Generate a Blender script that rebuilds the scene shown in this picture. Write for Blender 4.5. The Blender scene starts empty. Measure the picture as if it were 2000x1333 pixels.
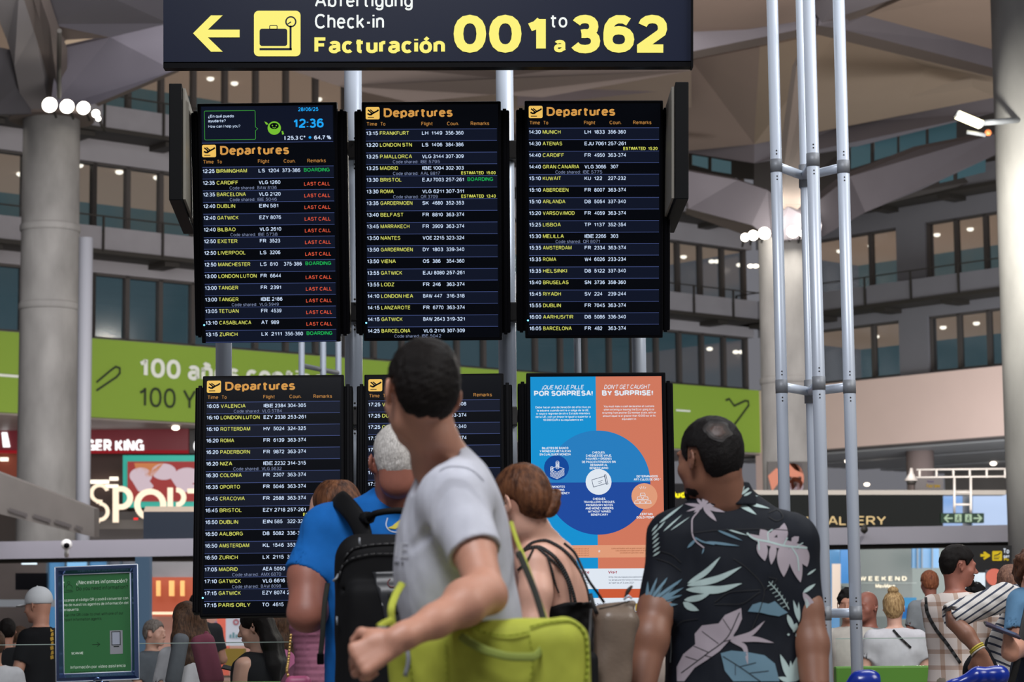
import bpy, bmesh, math, random
import numpy as np
from mathutils import Vector, Matrix, Euler
from mathutils.bvhtree import BVHTree
random.seed(7); rng = np.random.default_rng(7)
SC = bpy.context.scene
COL = SC.collection
# ------------------------------------------------------------------ camera
FPX = 4500.0
CAMZ = 1.15
PITCH = math.atan((1200-666.5)/FPX)
ROLL = math.radians(-0.6)
cd = bpy.data.cameras.new('camera')
cam = bpy.data.objects.new('camera', cd); COL.objects.link(cam)
cd.sensor_width = 36.0; cd.lens = FPX*36.0/2000.0
CAMR = Matrix.Rotation(math.pi/2+PITCH, 3, 'X') @ Matrix.Rotation(ROLL, 3, 'Z')
CAMP = Vector((0, 0, CAMZ))
cam.matrix_world = Matrix.Translation(CAMP) @ CAMR.to_4x4()
cd.clip_start = 0.1; cd.clip_end = 400
cd.dof.use_dof = True; cd.dof.focus_distance = 11.6; cd.dof.aperture_fstop = 5.6
SC.camera = cam
SC.view_settings.view_transform = 'Standard'
SC.view_settings.look = 'None'
SC.view_settings.gamma = 1.0
SC.view_settings.use_curve_mapping = False
SC.view_settings.exposure = 0.0
# ------------------------------------------------------------------ world and lights
w = bpy.data.worlds.new('world'); SC.world = w; w.use_nodes = True
bg = w.node_tree.nodes['Background']
bg.inputs[0].default_value = (0.72, 0.72, 0.80, 1); bg.inputs[1].default_value = 0.22
def area(name, loc, size, energy, color=(1, 1, 1), target=None, sy=None):
    l = bpy.data.lights.new(name, 'AREA'); l.energy = energy; l.color = color; l.size = size
    if sy: l.shape = 'RECTANGLE'; l.size_y = sy
    o = bpy.data.objects.new(name, l); COL.objects.link(o); o.location = loc
    if target is not None:
        o.rotation_euler = (Vector(target)-Vector(loc)).to_track_quat('-Z', 'Y').to_euler()
    return o
area('fill_front', (-1.2, 1.2, 9.0), 3.6, 800, (0.95, 0.96, 1.0), (-0.2, 5.6, 1.0))  # added fill for the foreground people, not a fixture of the hall
area('fill_right', (8, 5, 8.0), 4, 520, (1.0, 0.97, 0.92), (0.5, 9, 1.2))  # added fill from the right
area('fill_mid', (0, 24, 11), 9, 420, (0.93, 0.94, 1.0), (0, 25, 0))  # added fill over the middle distance
area('fill_far', (-4, 36, 13), 16, 5200, (0.99, 0.95, 0.95), (-1, 85, 9))  # added fill aimed at the far facade
area('fill_far_right', (12, 40, 5), 10, 2100, (1.0, 0.92, 0.88), (15, 80, 8))  # added fill for the right facade and pink wall
area('fill_up', (6, 44, 5), 12, 750, (1.0, 0.93, 0.87), (10, 66, 22))  # added uplight for the roof, no such fixture stands there
area('crowd_fill', (3.5, 11.5, 7.5), 4, 420, (0.95, 0.97, 1.0), (4, 15, 1))  # added to brighten the people further back
area('soffit_fill_right', (17, 66, 2.6), 12, 1900, (0.95, 0.97, 1.0), (17, 76, 7), 4)  # unseen uplight added to brighten the slats
area('soffit_fill_left', (-12, 60, 2.6), 10, 260, (1.0, 0.9, 0.87), (-11, 68, 7), 4)  # unseen uplight added for the pale soffit
area('shop_fill', (0, 48, 7.5), 10, 330, (1, 0.92, 0.85), (0, 58, 2))  # added fill for the shop row, not a shop lamp
# ------------------------------------------------------------------ pixel -> point helpers (2000 x 1333 frame)
def ray(px, py):
    return (CAMR @ Vector(((px-1000)/FPX, (666.5-py)/FPX, -1.0)))
def P(px, py, D):
    r = ray(px, py); return CAMP + r*(D/r.y)
def S(D): return D/FPX
def Zat(px, py, D): return P(px, py, D).z
# ------------------------------------------------------------------ materials
def hx(h):
    h = h.lstrip('#'); c = [int(h[i:i+2], 16)/255 for i in (0, 2, 4)]
    return tuple((v/12.92 if v <= .04045 else ((v+.055)/1.055)**2.4) for v in c)+(1,)
MATS = {}
def mat(name, col, rough=.6, metal=0.0, emit=None, es=0.0, noise=0.0, nscale=8.0, bump=0.0, bscale=60.0, stretch=None,
        alpha=None, spec=None, coords='Object', col2=None, sheen=0.0, sss=0.0):
    if name in MATS: return MATS[name]
    m = bpy.data.materials.new(name); m.use_nodes = True; MATS[name] = m
    nt = m.node_tree; N = nt.nodes; L = nt.links; b = N['Principled BSDF']
    c = hx(col) if isinstance(col, str) else tuple(col)+(1,)
    b.inputs['Base Color'].default_value = c; b.inputs['Roughness'].default_value = rough
    b.inputs['Metallic'].default_value = metal
    if spec is not None: b.inputs['Specular IOR Level'].default_value = spec
    if sheen: b.inputs['Sheen Weight'].default_value = sheen
    if sss:
        b.inputs['Subsurface Weight'].default_value = sss
        b.inputs['Subsurface Radius'].default_value = (.012, .005, .003); b.inputs['Subsurface Scale'].default_value = 1
    if emit is not None:
        b.inputs['Emission Color'].default_value = hx(emit); b.inputs['Emission Strength'].default_value = es
    if alpha is not None: b.inputs['Alpha'].default_value = alpha
    tc = None
    if noise or bump:
        tc = N.new('ShaderNodeTexCoord'); mp = N.new('ShaderNodeMapping'); L.new(tc.outputs[coords], mp.inputs[0])
        if stretch: mp.inputs['Scale'].default_value = stretch
    if noise:
        n = N.new('ShaderNodeTexNoise'); n.inputs['Scale'].default_value = nscale; n.inputs['Detail'].default_value = 6
        L.new(mp.outputs[0], n.inputs['Vector'])
        r = N.new('ShaderNodeValToRGB'); L.new(n.outputs['Fac'], r.inputs[0])
        r.color_ramp.elements[0].position = .3; r.color_ramp.elements[1].position = .7
        c2 = hx(col2) if col2 else tuple(min(1, v*(1+noise)) for v in c[:3])+(1,)
        r.color_ramp.elements[0].color = tuple(v*(1-noise) for v in c[:3])+(1,) if not col2 else c
        r.color_ramp.elements[1].color = c2
        L.new(r.outputs[0], b.inputs['Base Color'])
    if bump:
        n2 = N.new('ShaderNodeTexNoise'); n2.inputs['Scale'].default_value = bscale; n2.inputs['Detail'].default_value = 4
        L.new(mp.outputs[0], n2.inputs['Vector'])
        bp = N.new('ShaderNodeBump'); bp.inputs['Strength'].default_value = bump; bp.inputs['Distance'].default_value = .01
        L.new(n2.outputs['Fac'], bp.inputs['Height']); L.new(bp.outputs[0], b.inputs['Normal'])
    return m
def emat(name, col, s=1.0):
    """surface of a screen or lit sign: black base that gives off the colour"""
    return mat(name, '#020203', .3, emit=col, es=s, spec=.04)
# ------------------------------------------------------------------ object helpers
def tag(o, label=None, cat=None, group=None, kind=None):
    if label: o['label'] = label
    if cat: o['category'] = cat
    if group: o['group'] = group
    if kind: o['kind'] = kind
    return o
def root(name, loc, label=None, cat=None, group=None, kind=None):
    o = bpy.data.objects.new(name, None); COL.objects.link(o); o.location = loc; o.empty_display_size = .1
    o['_loc'] = list(loc)
    return tag(o, label, cat, group, kind)
def link(name, me, mats, parent=None, world=True):
    """mesh given in world coordinates; a parent is an empty at a location without rotation"""
    if not isinstance(mats, (list, tuple)): mats = [mats]
    for m in mats: me.materials.append(m)
    o = bpy.data.objects.new(name, me); COL.objects.link(o)
    if parent is not None:
        o.parent = parent
        if world:
            q = parent; off = Vector((0, 0, 0))
            while q is not None: off += Vector(q.location); q = q.parent
            me.transform(Matrix.Translation(-off))
    return o
def recenter(o):
    """top-level single mesh: move the origin to its own base"""
    me = o.data; n = len(me.vertices); co = np.empty(n*3, np.float32); me.vertices.foreach_get('co', co); co = co.reshape(-1, 3)
    c = Vector((float(co[:, 0].mean()), float(co[:, 1].mean()), float(co[:, 2].min())))
    me.transform(Matrix.Translation(-c)); o.location = Vector(o.location)+c
    return o
class MB:
    """collects simple shapes in one bmesh"""
    def __init__(s): s.v = []; s.f = []; s.m = []; s.sm = []
    def face_block(s, v, f, mi=0, smooth=False):
        o = len(s.v); s.v += [tuple(p) for p in v]; s.f += [tuple(i+o for i in q) for q in f]
        s.m += [mi]*len(f); s.sm += [smooth]*len(f); return s
    def hexa(s, p, mi=0):
        """8 points: bottom 4 (ccw) then top 4"""
        return s.face_block(p, [(3, 2, 1, 0), (4, 5, 6, 7), (0, 1, 5, 4), (1, 2, 6, 5), (2, 3, 7, 6), (3, 0, 4, 7)], mi)
    def box(s, c, d, R=None, mi=0):
        c = Vector(c); R = R or Matrix.Identity(3); hx_, hy, hz = d[0]/2, d[1]/2, d[2]/2
        pts = [c+R@Vector(q) for q in ((-hx_, -hy, -hz), (hx_, -hy, -hz), (hx_, hy, -hz), (-hx_, hy, -hz), (-hx_, -hy, hz), (hx_, -hy, hz), (hx_, hy, hz), (-hx_, hy, hz))]
        return s.hexa(pts, mi)
    def prism(s, pts, off, mi=0):
        """polygon pts extruded by vector off"""
        n = len(pts); off = Vector(off); a = [Vector(p) for p in pts]; b = [p+off for p in a]
        return s.face_block(a+b, [tuple(range(n)), tuple(range(2*n-1, n-1, -1))]+[(i, i+n, (i+1) % n+n, (i+1) % n) for i in range(n)], mi)
    def tube(s, pts, r, n=12, mi=0, cap=True, flat=None):
        pts = [Vector(p) for p in pts]; rs = r if isinstance(r, (list, tuple)) else [r]*len(pts)
        V = []; F = []
        up = None
        for i, p in enumerate(pts):
            t = (pts[min(i+1, len(pts)-1)]-pts[max(i-1, 0)]).normalized()
            if up is None:
                up = Vector((0, 0, 1)) if abs(t.z) < .9 else Vector((1, 0, 0))
                if flat is not None: up = Vector(flat[0])
            u = (up-t*up.dot(t)).normalized(); v = t.cross(u); up = u
            fl = flat[1] if flat is not None else 1.0
            for k in range(n):
                a = 2*math.pi*k/n
                V.append(p+u*math.cos(a)*rs[i]*fl+v*math.sin(a)*rs[i])
        for i in range(len(pts)-1):
            for k in range(n):
                a = i*n+k; b = i*n+(k+1) % n
                F.append((a, b, b+n, a+n))
        s.face_block(V, F, mi, True)
        if cap:
            o = len(s.v)-len(V)
            s.f += [tuple(o+k for k in range(n-1, -1, -1)), tuple(o+(len(pts)-1)*n+k for k in range(n))]; s.m += [mi]*2; s.sm += [False]*2
        return s
    def disc(s, c, nrm, r, th=.01, n=20, mi=0):
        c = Vector(c); nrm = Vector(nrm).normalized(); return s.tube([c, c+nrm*th], r, n, mi)
    def ball(s, c, r, n=10, mi=0, R=None):
        c = Vector(c); rr = r if isinstance(r, (list, tuple)) else (r, r, r); V = []; F = []
        for i in range(n+1):
            t = math.pi*i/n
            for k in range(2*n):
                a = math.pi*k/n; q = Vector((rr[0]*math.sin(t)*math.cos(a), rr[1]*math.sin(t)*math.sin(a), rr[2]*math.cos(t)))
                V.append(c+(R@q if R else q))
        for i in range(n):
            for k in range(2*n):
                a = i*2*n+k; b = i*2*n+(k+1) % (2*n); F.append((a, a+2*n, b+2*n, b))
        return s.face_block(V, F, mi, True)
    def mesh(s, name='m'):
        me = bpy.data.meshes.new(name); me.from_pydata([tuple(v) for v in s.v], [], s.f); 
        me.polygons.foreach_set('material_index', s.m); me.polygons.foreach_set('use_smooth', s.sm); me.update(); me.validate(); return me
    def build(s, name, mats, parent=None, bevel=0):
        me = s.mesh(name)
        if not any(s.sm):
            bm = bmesh.new(); bm.from_mesh(me); bmesh.ops.recalc_face_normals(bm, faces=bm.faces)
            if bevel: bmesh.ops.bevel(bm, geom=list(bm.edges), offset=bevel, segments=2, affect='EDGES', profile=.6)
            bm.to_mesh(me); bm.free()
        o = link(name, me, mats, parent)
        if parent is None: recenter(o)
        return o
def struct(name, mb, m, parent=None, label=None):
    o = mb.build(name, m, parent)
    if parent is None: o['kind'] = 'structure'
    if label: o['label'] = label
    return o
# ------------------------------------------------------------------ text
_tc = {}
def text_geo(s, bold=0.0, res=2, shear=0.0):
    key = (s, bold, res, shear)
    if key in _tc: return _tc[key]
    cu = bpy.data.curves.new('t', 'FONT'); cu.body = s; cu.size = 1.0; cu.offset = bold; cu.resolution_u = res; cu.shear = shear
    ob = bpy.data.objects.new('t', cu)
    me = bpy.data.meshes.new_from_object(ob)
    n = len(me.vertices); co = np.empty(n*3, np.float32); me.vertices.foreach_get('co', co); co = co.reshape(-1, 3)
    F = [tuple(p.vertices) for p in me.polygons]
    bpy.data.objects.remove(ob); bpy.data.curves.remove(cu); bpy.data.meshes.remove(me)
    _tc[key] = (co, F); return _tc[key]
CAP = 0.73   # cap height of the built-in font at size 1
class Flat:
    """collects flat print in a local (u right, v down) pixel frame; T maps (u, v, lift) to a world point"""
    def __init__(s, T, lift=.0015): s.T = T; s.lift = lift; s.L = {}
    def add(s, m, V, F, lift=None):
        lv = s.L.setdefault(m.name, [m, [], []]); o = len(lv[1]); l = s.lift if lift is None else lift
        lv[1] += [s.T(v[0], v[1], l) for v in V]; lv[2] += [tuple(i+o for i in f) for f in F]
    def text(s, m, t, x, y, cap, width=None, bold=0.0, align='l', res=2, shear=0.0, lift=None):
        """x: left (or centre/right), y: baseline, cap: capital height, in local px; width: total width"""
        co, F = text_geo(t, bold, res, shear)
        if len(co) == 0: return
        k = cap/CAP; x0 = co[:, 0].min(); x1 = co[:, 0].max(); kx = k
        if width is not None: kx = width/(x1-x0)
        wd = (x1-x0)*kx
        ox = x if align == 'l' else (x-wd/2 if align == 'c' else x-wd)
        s.add(m, [(ox+(c[0]-x0)*kx, y-c[1]*k) for c in co], F, lift)
    def rect(s, m, x0, y0, x1, y1, lift=None):
        s.add(m, [(x0, y1), (x1, y1), (x1, y0), (x0, y0)], [(0, 1, 2, 3)], lift)
    def poly(s, m, pts, lift=None):
        s.add(m, list(reversed(pts)) if _area(pts) > 0 else pts, [tuple(range(len(pts)))], lift)
    def circ(s, m, cx, cy, r, r2=None, a0=0, a1=360, n=28, lift=None, ry=None):
        if r2 is None:
            s.add(m, [(cx+r*math.cos(math.radians(a0+(a1-a0)*i/n)), cy-(ry or r)*math.sin(math.radians(a0+(a1-a0)*i/n))) for i in range(n if a1-a0 >= 360 else n+1)], [tuple(range(n if a1-a0 >= 360 else n+1))], lift)
        else:
            V = []; F = []
            for i in range(n+1):
                a = math.radians(a0+(a1-a0)*i/n)
                V += [(cx+r*math.cos(a), cy-r*math.sin(a)), (cx+r2*math.cos(a), cy-r2*math.sin(a))]
            for i in range(n): F.append((2*i, 2*i+2, 2*i+3, 2*i+1))
            s.add(m, V, F, lift)
    def rrect(s, m, x0, y0, x1, y1, r, lift=None, line=None):
        def pts(x0, y0, x1, y1, r):
            q = []
            for cx, cy, a in ((x1-r, y0+r, 0), (x0+r, y0+r, 90), (x0+r, y1-r, 180), (x1-r, y1-r, 270)):
                for i in range(6):
                    t = math.radians(a+18*i); q.append((cx+r*math.cos(t), cy-r*math.sin(t)))
            return q
        o = pts(x0, y0, x1, y1, r)
        if line is None: s.add(m, o, [tuple(range(len(o)))], lift)
        else:
            i_ = pts(x0+line, y0+line, x1-line, y1-line, max(r-line, .1)); n = len(o)
            s.add(m, o+i_, [(k, (k+1) % n, (k+1) % n+n, k+n) for k in range(n)], lift)
    def line(s, m, pts, wd, lift=None):
        for (x0, y0), (x1, y1) in zip(pts[:-1], pts[1:]):
            dx, dy = x1-x0, y1-y0; l = math.hypot(dx, dy) or 1; nx, ny = -dy/l*wd/2, dx/l*wd/2; ex, ey = dx/l*wd/4, dy/l*wd/4
            s.add(m, [(x0+nx-ex, y0+ny-ey), (x1+nx+ex, y1+ny+ey), (x1-nx+ex, y1-ny+ey), (x0-nx-ex, y0-ny-ey)], [(0, 1, 2, 3)], lift)
    def build(s, name, parent, labels=None):
        V = []; F = []; MI = []; mats = []
        for k, (m, v, f) in s.L.items():
            o = len(V); V += v; F += [tuple(i+o for i in q) for q in f]; MI += [len(mats)]*len(f); mats.append(m)
        me = bpy.data.meshes.new(name); me.from_pydata([tuple(v) for v in V], [], F); me.polygons.foreach_set('material_index', MI); me.update()
        return link(name, me, mats, parent)
def _area(p): return sum(p[i][0]*p[(i+1) % len(p)][1]-p[(i+1) % len(p)][0]*p[i][1] for i in range(len(p)))/2
def plane_map(px0, py0, px1, py1, D):
    """vertical frontal plane at distance D addressed directly in frame pixels"""
    def T(u, v, l=0): return P(u, v, D-l)
    return T
# ------------------------------------------------------------------ a plain grotesque alphabet drawn as strokes (cap height 1)
def _a(cx, cy, rx, ry, a0, a1, n=None):
    n = n or max(3, int(abs(a1-a0)/22)); o = []
    for i in range(n+1):
        t = math.radians(a0+(a1-a0)*i/n); c, s = math.cos(t), math.sin(t); e = .88
        o.append((cx+rx*math.copysign(abs(c)**e, c), cy+ry*math.copysign(abs(s)**e, s)))
    return o
GL = {
 ' ': (.28, []), '0': (.6, [_a(.3, .5, .3, .5, 90, 450)+['c']]), '1': (.42, [[(.33, 1), (.33, 0)], [(.02, .72), (.2, .8), (.33, .95)]]),
 '2': (.6, [_a(.3, .70, .28, .30, 165, -30)+[(0.0, .06), (0, 0), (.6, 0)]]), '3': (.6, [_a(.29, .75, .25, .25, 155, -90)+[(.2, .5)], [(.2, .5)]+_a(.29, .25, .3, .27, 90, -155)]),
 '4': (.62, [[(.46, 0), (.46, 1), (0, .3), (.62, .3)]]), '5': (.6, [[(.54, 1), (.13, 1), (.06, .5)]+_a(.29, .32, .30, .32, 125, -155)]),
 '6': (.6, [_a(.3, .31, .3, .31, 90, 450)+['c'], _a(.34, .52, .34, .48, 50, 180)+[(0, .31)]]), '7': (.58, [[(0, 1), (.58, 1), (.58, .95), (.3, .45), (.2, 0)]]),
 '8': (.6, [_a(.3, .76, .25, .24, 90, 450)+['c'], _a(.3, .26, .3, .27, 90, 450)+['c']]), '9': (.6, [_a(.3, .69, .3, .31, 90, 450)+['c'], _a(.26, .48, .34, .48, -130, 0)+[(.6, .69)]]),
 'A': (.74, [[(0, 0), (.33, 1), (.41, 1), (.74, 0)], [(.13, .33), (.61, .33)]]), 'B': (.64, [[(0, 0), (0, 1), (.3, 1)]+_a(.34, .765, .25, .235, 90, -90)+[(0, .53)], [(.3, .53)]+_a(.36, .265, .28, .265, 90, -90)+[(0, 0)]]),
 'C': (.7, [_a(.37, .5, .37, .5, 42, 318)]), 'D': (.68, [[(0, 0), (0, 1), (.26, 1)]+_a(.28, .5, .4, .5, 90, -90)+[(0, 0)]]), 'E': (.6, [[(.58, 1), (0, 1), (0, 0), (.6, 0)], [(0, .53), (.54, .53)]]),
 'F': (.56, [[(.56, 1), (0, 1), (0, 0)], [(0, .53), (.48, .53)]]), 'G': (.74, [_a(.38, .5, .38, .5, 42, 318)+[(.74, .14), (.74, .47), (.42, .47)]]), 'H': (.66, [[(0, 0), (0, 1)], [(.66, 0), (.66, 1)], [(0, .53), (.66, .53)]]),
 'I': (.0, [[(0, 0), (0, 1)]]), 'J': (.46, [[(.46, 1), (.46, .26)]+_a(.23, .26, .23, .26, 0, -170)]), 'K': (.66, [[(0, 0), (0, 1)], [(.62, 1), (0, .36)], [(.22, .58), (.66, 0)]]), 'L': (.52, [[(0, 1), (0, 0), (.52, 0)]]),
 'M': (.8, [[(0, 0), (0, 1), (.06, 1), (.4, .04), (.74, 1), (.8, 1), (.8, 0)]]), 'N': (.66, [[(0, 0), (0, 1), (.04, 1), (.62, 0), (.66, 0), (.66, 1)]]), 'O': (.78, [_a(.39, .5, .39, .5, 90, 450)+['c']]),
 'P': (.62, [[(0, 0), (0, 1), (.32, 1)]+_a(.34, .72, .27, .28, 90, -90)+[(0, .44)]]), 'Q': (.78, [_a(.39, .5, .39, .5, 90, 450)+['c'], [(.48, .24), (.76, -.04)]]), 'R': (.66, [[(0, 0), (0, 1), (.32, 1)]+_a(.36, .735, .27, .265, 90, -90)+[(0, .47)], [(.34, .47), (.66, 0)]]),
 'S': (.62, [_a(.31, .745, .28, .255, 20, 225)+_a(.31, .265, .31, .265, 62, -160)]), 'T': (.64, [[(0, 1), (.64, 1)], [(.32, 1), (.32, 0)]]), 'U': (.66, [[(0, 1), (0, .34)]+_a(.33, .34, .33, .34, 180, 360)+[(.66, 1)]]),
 'V': (.7, [[(0, 1), (.33, 0), (.37, 0), (.7, 1)]]), 'W': (1.0, [[(0, 1), (.24, 0), (.28, 0), (.5, .96), (.72, 0), (.76, 0), (1, 1)]]), 'X': (.66, [[(0, 0), (.64, 1)], [(.02, 1), (.66, 0)]]), 'Y': (.68, [[(0, 1), (.34, .44), (.34, 0)], [(.68, 1), (.34, .44)]]), 'Z': (.62, [[(.02, 1), (.6, 1), (0, .02), (0, 0), (.62, 0)]]),
 'a': (.5, [_a(.25, .53, .23, .19, 160, 0)+[(.48, .1), (.52, 0)], [(.48, .42)]+_a(.22, .19, .22, .20, 80, 290)+[(.48, .16)]]), 'b': (.52, [[(0, 1), (0, 0)], _a(.27, .36, .25, .36, 160, -160)]), 'c': (.48, [_a(.26, .36, .26, .36, 45, 315)]),
 'd': (.52, [[(.52, 1), (.52, 0)], _a(.25, .36, .25, .36, 20, 340)]), 'e': (.52, [[(.0, .38), (.52, .38)]+_a(.26, .36, .26, .36, 0, 318)]), 'f': (.38, [_a(.34, .84, .19, .16, 75, 180)+[(.15, 0)], [(-.02, .72), (.36, .72)]]),
 'g': (.52, [[(.52, .72), (.52, -.04)]+_a(.27, -.04, .25, .23, 0, -160), _a(.25, .36, .25, .36, 20, 340)]), 'h': (.48, [[(0, 1), (0, 0)], [(0, .46)]+_a(.24, .48, .24, .24, 170, 0)+[(.48, 0)]]), 'i': (.0, [[(0, .72), (0, 0)], [(0, .88), (0, 1)]]),
 'j': (.14, [[(.12, .72), (.12, -.1)]+_a(-.02, -.1, .14, .15, 0, -80), [(.12, .88), (.12, 1)]]), 'k': (.48, [[(0, 1), (0, 0)], [(.45, .72), (0, .26)], [(.17, .43), (.48, 0)]]), 'l': (.0, [[(0, 1), (0, 0)]]),
 'm': (.82, [[(0, .72), (0, 0)], [(0, .48)]+_a(.205, .5, .205, .22, 170, 0)+[(.41, 0)], [(.41, .48)]+_a(.615, .5, .205, .22, 170, 0)+[(.82, 0)]]), 'n': (.48, [[(0, .72), (0, 0)], [(0, .46)]+_a(.24, .48, .24, .24, 170, 0)+[(.48, 0)]]),
 'o': (.54, [_a(.27, .36, .27, .36, 90, 450)+['c']]), 'p': (.52, [[(0, .72), (0, -.27)], _a(.27, .36, .25, .36, 160, -160)]), 'q': (.52, [[(.52, .72), (.52, -.27)], _a(.25, .36, .25, .36, 20, 340)]), 'r': (.28, [[(0, .72), (0, 0)], [(0, .44)]+_a(.24, .46, .24, .26, 170, 75)]),
 's': (.46, [_a(.23, .535, .21, .185, 25, 225)+_a(.23, .19, .23, .19, 62, -160)]), 't': (.40, [[(.14, .95), (.14, .16)]+_a(.29, .15, .15, .15, 180, 280), [(-.03, .72), (.40, .72)]]), 'u': (.48, [[(.48, .72), (.48, 0)], [(0, .72), (0, .24)]+_a(.24, .24, .24, .24, 180, 350)]),
 'v': (.5, [[(0, .72), (.23, 0), (.27, 0), (.5, .72)]]), 'w': (.74, [[(0, .72), (.17, 0), (.21, 0), (.37, .68), (.53, 0), (.57, 0), (.74, .72)]]), 'x': (.48, [[(0, 0), (.46, .72)], [(.02, .72), (.48, 0)]]), 'y': (.5, [[(0, .72), (.25, .02)], [(.5, .72), (.22, -.12), (.14, -.26), (.04, -.27)]]), 'z': (.46, [[(0, .72), (.46, .72), (0, 0), (.46, 0)]]),
 ':': (.0, [[(0, 0), (0, .10)], [(0, .58), (0, .68)]]), '.': (.0, [[(0, 0), (0, .12)]]), ',': (.04, [[(.04, .1), (.04, 0), (0, -.14)]]), '-': (.26, [[(0, .38), (.26, .38)]]), '/': (.3, [[(0, -.02), (.3, 1.02)]]), "'": (.0, [[(0, .72), (0, 1)]]),
 '(': (.16, [_a(.3, .45, .3, .62, 130, 230)]), ')': (.16, [_a(-.14, .45, .3, .62, -50, 50)]), '!': (.0, [[(0, 1), (0, .3)], [(0, 0), (0, .12)]]), '+': (.5, [[(0, .4), (.5, .4)], [(.25, .15), (.25, .65)]]), '%': (.9, [_a(.18, .77, .17, .22, 90, 450)+['c'], _a(.72, .23, .17, .22, 90, 450)+['c'], [(.2, 0), (.7, 1)]]),
 '?': (.5, [_a(.25, .75, .25, .25, 165, -40)+[(.25, .36), (.25, .28)], [(.25, 0), (.25, .12)]]), '*': (.3, [[(.15, 1), (.15, .66)], [(0, .92), (.3, .74)], [(0, .74), (.3, .92)]]), 'º': (.28, [_a(.14, .84, .14, .15, 90, 450)+['c']]),
 '★': (.8, [[(.4, 1), (.5, .6), (.8, .6), (.55, .38), (.65, 0), (.4, .25), (.15, 0), (.25, .38), (0, .6), (.3, .6), 'c']]),
}
def _mark(b, extra, dy=0):
    w_, st = GL[b]; return (w_, st+extra(w_))
_ac = lambda y: (lambda w_: [[(w_*.5-.05, y), (w_*.5+.14, y+.22)]])
for c, b in (('á', 'a'), ('é', 'e'), ('í', 'i'), ('ó', 'o'), ('ú', 'u')):
    GL[c] = _mark(b if b != 'i' else 'l', _ac(.9)) if b != 'i' else (.06, [[(.0, .72), (.0, 0)], [(0, .9), (.1, 1.06)]])
for c, b in (('Á', 'A'), ('É', 'E'), ('Ó', 'O')): GL[c] = _mark(b, _ac(1.12))
GL['ñ'] = (.48, GL['n'][1]+[[(.06, .9), (.16, .98), (.32, .9), (.42, .98)]])
GL['¡'] = (.0, [[(0, .42), (0, -.28)], [(0, .62), (0, .72)]])
GL['¿'] = (.5, [[(.25, .42), (.25, .34), (.1, .2)]+_a(.25, -.03, .25, .25, 150, 345), [(.25, .6), (.25, .72)]])
def _stroke(pts, w_, kx):
    closed = pts[-1] == 'c'
    p = [q for q in pts if q != 'c']
    if closed and math.hypot(p[0][0]-p[-1][0], p[0][1]-p[-1][1]) < 1e-6: p = p[:-1]
    c = [p[0]]
    for q in p[1:]:
        if math.hypot(q[0]-c[-1][0], q[1]-c[-1][1]) > 1e-5: c.append(q)
    p = c; n = len(p); V = []
    for i in range(n):
        a = p[i-1] if (i > 0 or closed) else None; b = p[(i+1) % n] if (i < n-1 or closed) else None
        d0 = None if a is None else (p[i][0]-a[0], p[i][1]-a[1]); d1 = None if b is None else (b[0]-p[i][0], b[1]-p[i][1])
        if d0 is None: d0 = d1
        if d1 is None: d1 = d0
        l0 = math.hypot(*d0); l1 = math.hypot(*d1); n0 = (-d0[1]/l0, d0[0]/l0); n1 = (-d1[1]/l1, d1[0]/l1)
        m = (n0[0]+n1[0], n0[1]+n1[1]); lm = math.hypot(*m)
        if lm < .3: m = n0; s_ = 1
        else: m = (m[0]/lm, m[1]/lm); s_ = min(1/max(m[0]*n0[0]+m[1]*n0[1], .35), 2.0)
        h = w_/2*s_; V += [(p[i][0]+m[0]*h, p[i][1]+m[1]*h), (p[i][0]-m[0]*h, p[i][1]-m[1]*h)]
    F = [(2*i, 2*i+1, 2*((i+1) % n)+1, 2*((i+1) % n)) for i in range(n if closed else n-1)]
    return V, F
_fc = {}
def stroke_text(s, w_, shear=0.0):
    key = (s, w_, shear)
    if key in _fc: return _fc[key]
    x = 0; V = []; F = []
    for ch in s:
        gw, st = GL.get(ch, GL['-']); 
        if ch == ' ': x += .30; continue
        for q in st:
            pp = ['c' if p == 'c' else (x+w_/2+p[0]*(1 if gw == 0 else (gw-w_*.35)/gw), (w_/2+p[1]*(1-w_)) if ch not in 'gjpqy,()' else (w_/2+p[1]*(1-w_))) for p in q]
            v, f = _stroke(pp, w_, 1); o = len(V); V += [(a+b*shear, b, 0) for a, b in v]; F += [tuple(i+o for i in k) for k in f]
        x += (gw-w_*.35 if gw > 0 else 0)+w_+.125-(w_-.125)*.6
    _fc[key] = (np.array(V if V else [(0, 0, 0)]), F); return _fc[key]
def _text(s, m, t, x, y, cap, width=None, bold=0.0, align='l', res=2, shear=0.0, lift=None):
    co, F = stroke_text(t, round(min(.125+bold*2.1, .235), 3), shear)
    k = cap; x0 = co[:, 0].min(); x1 = co[:, 0].max(); kx = k
    if width is not None: kx = width/(x1-x0)
    wd = (x1-x0)*kx; ox = x if align == 'l' else (x-wd/2 if align == 'c' else x-wd)
    s.add(m, [(ox+(c[0]-x0)*kx, y-c[1]*k) for c in co], F, lift)
Flat.text = _text
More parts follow.
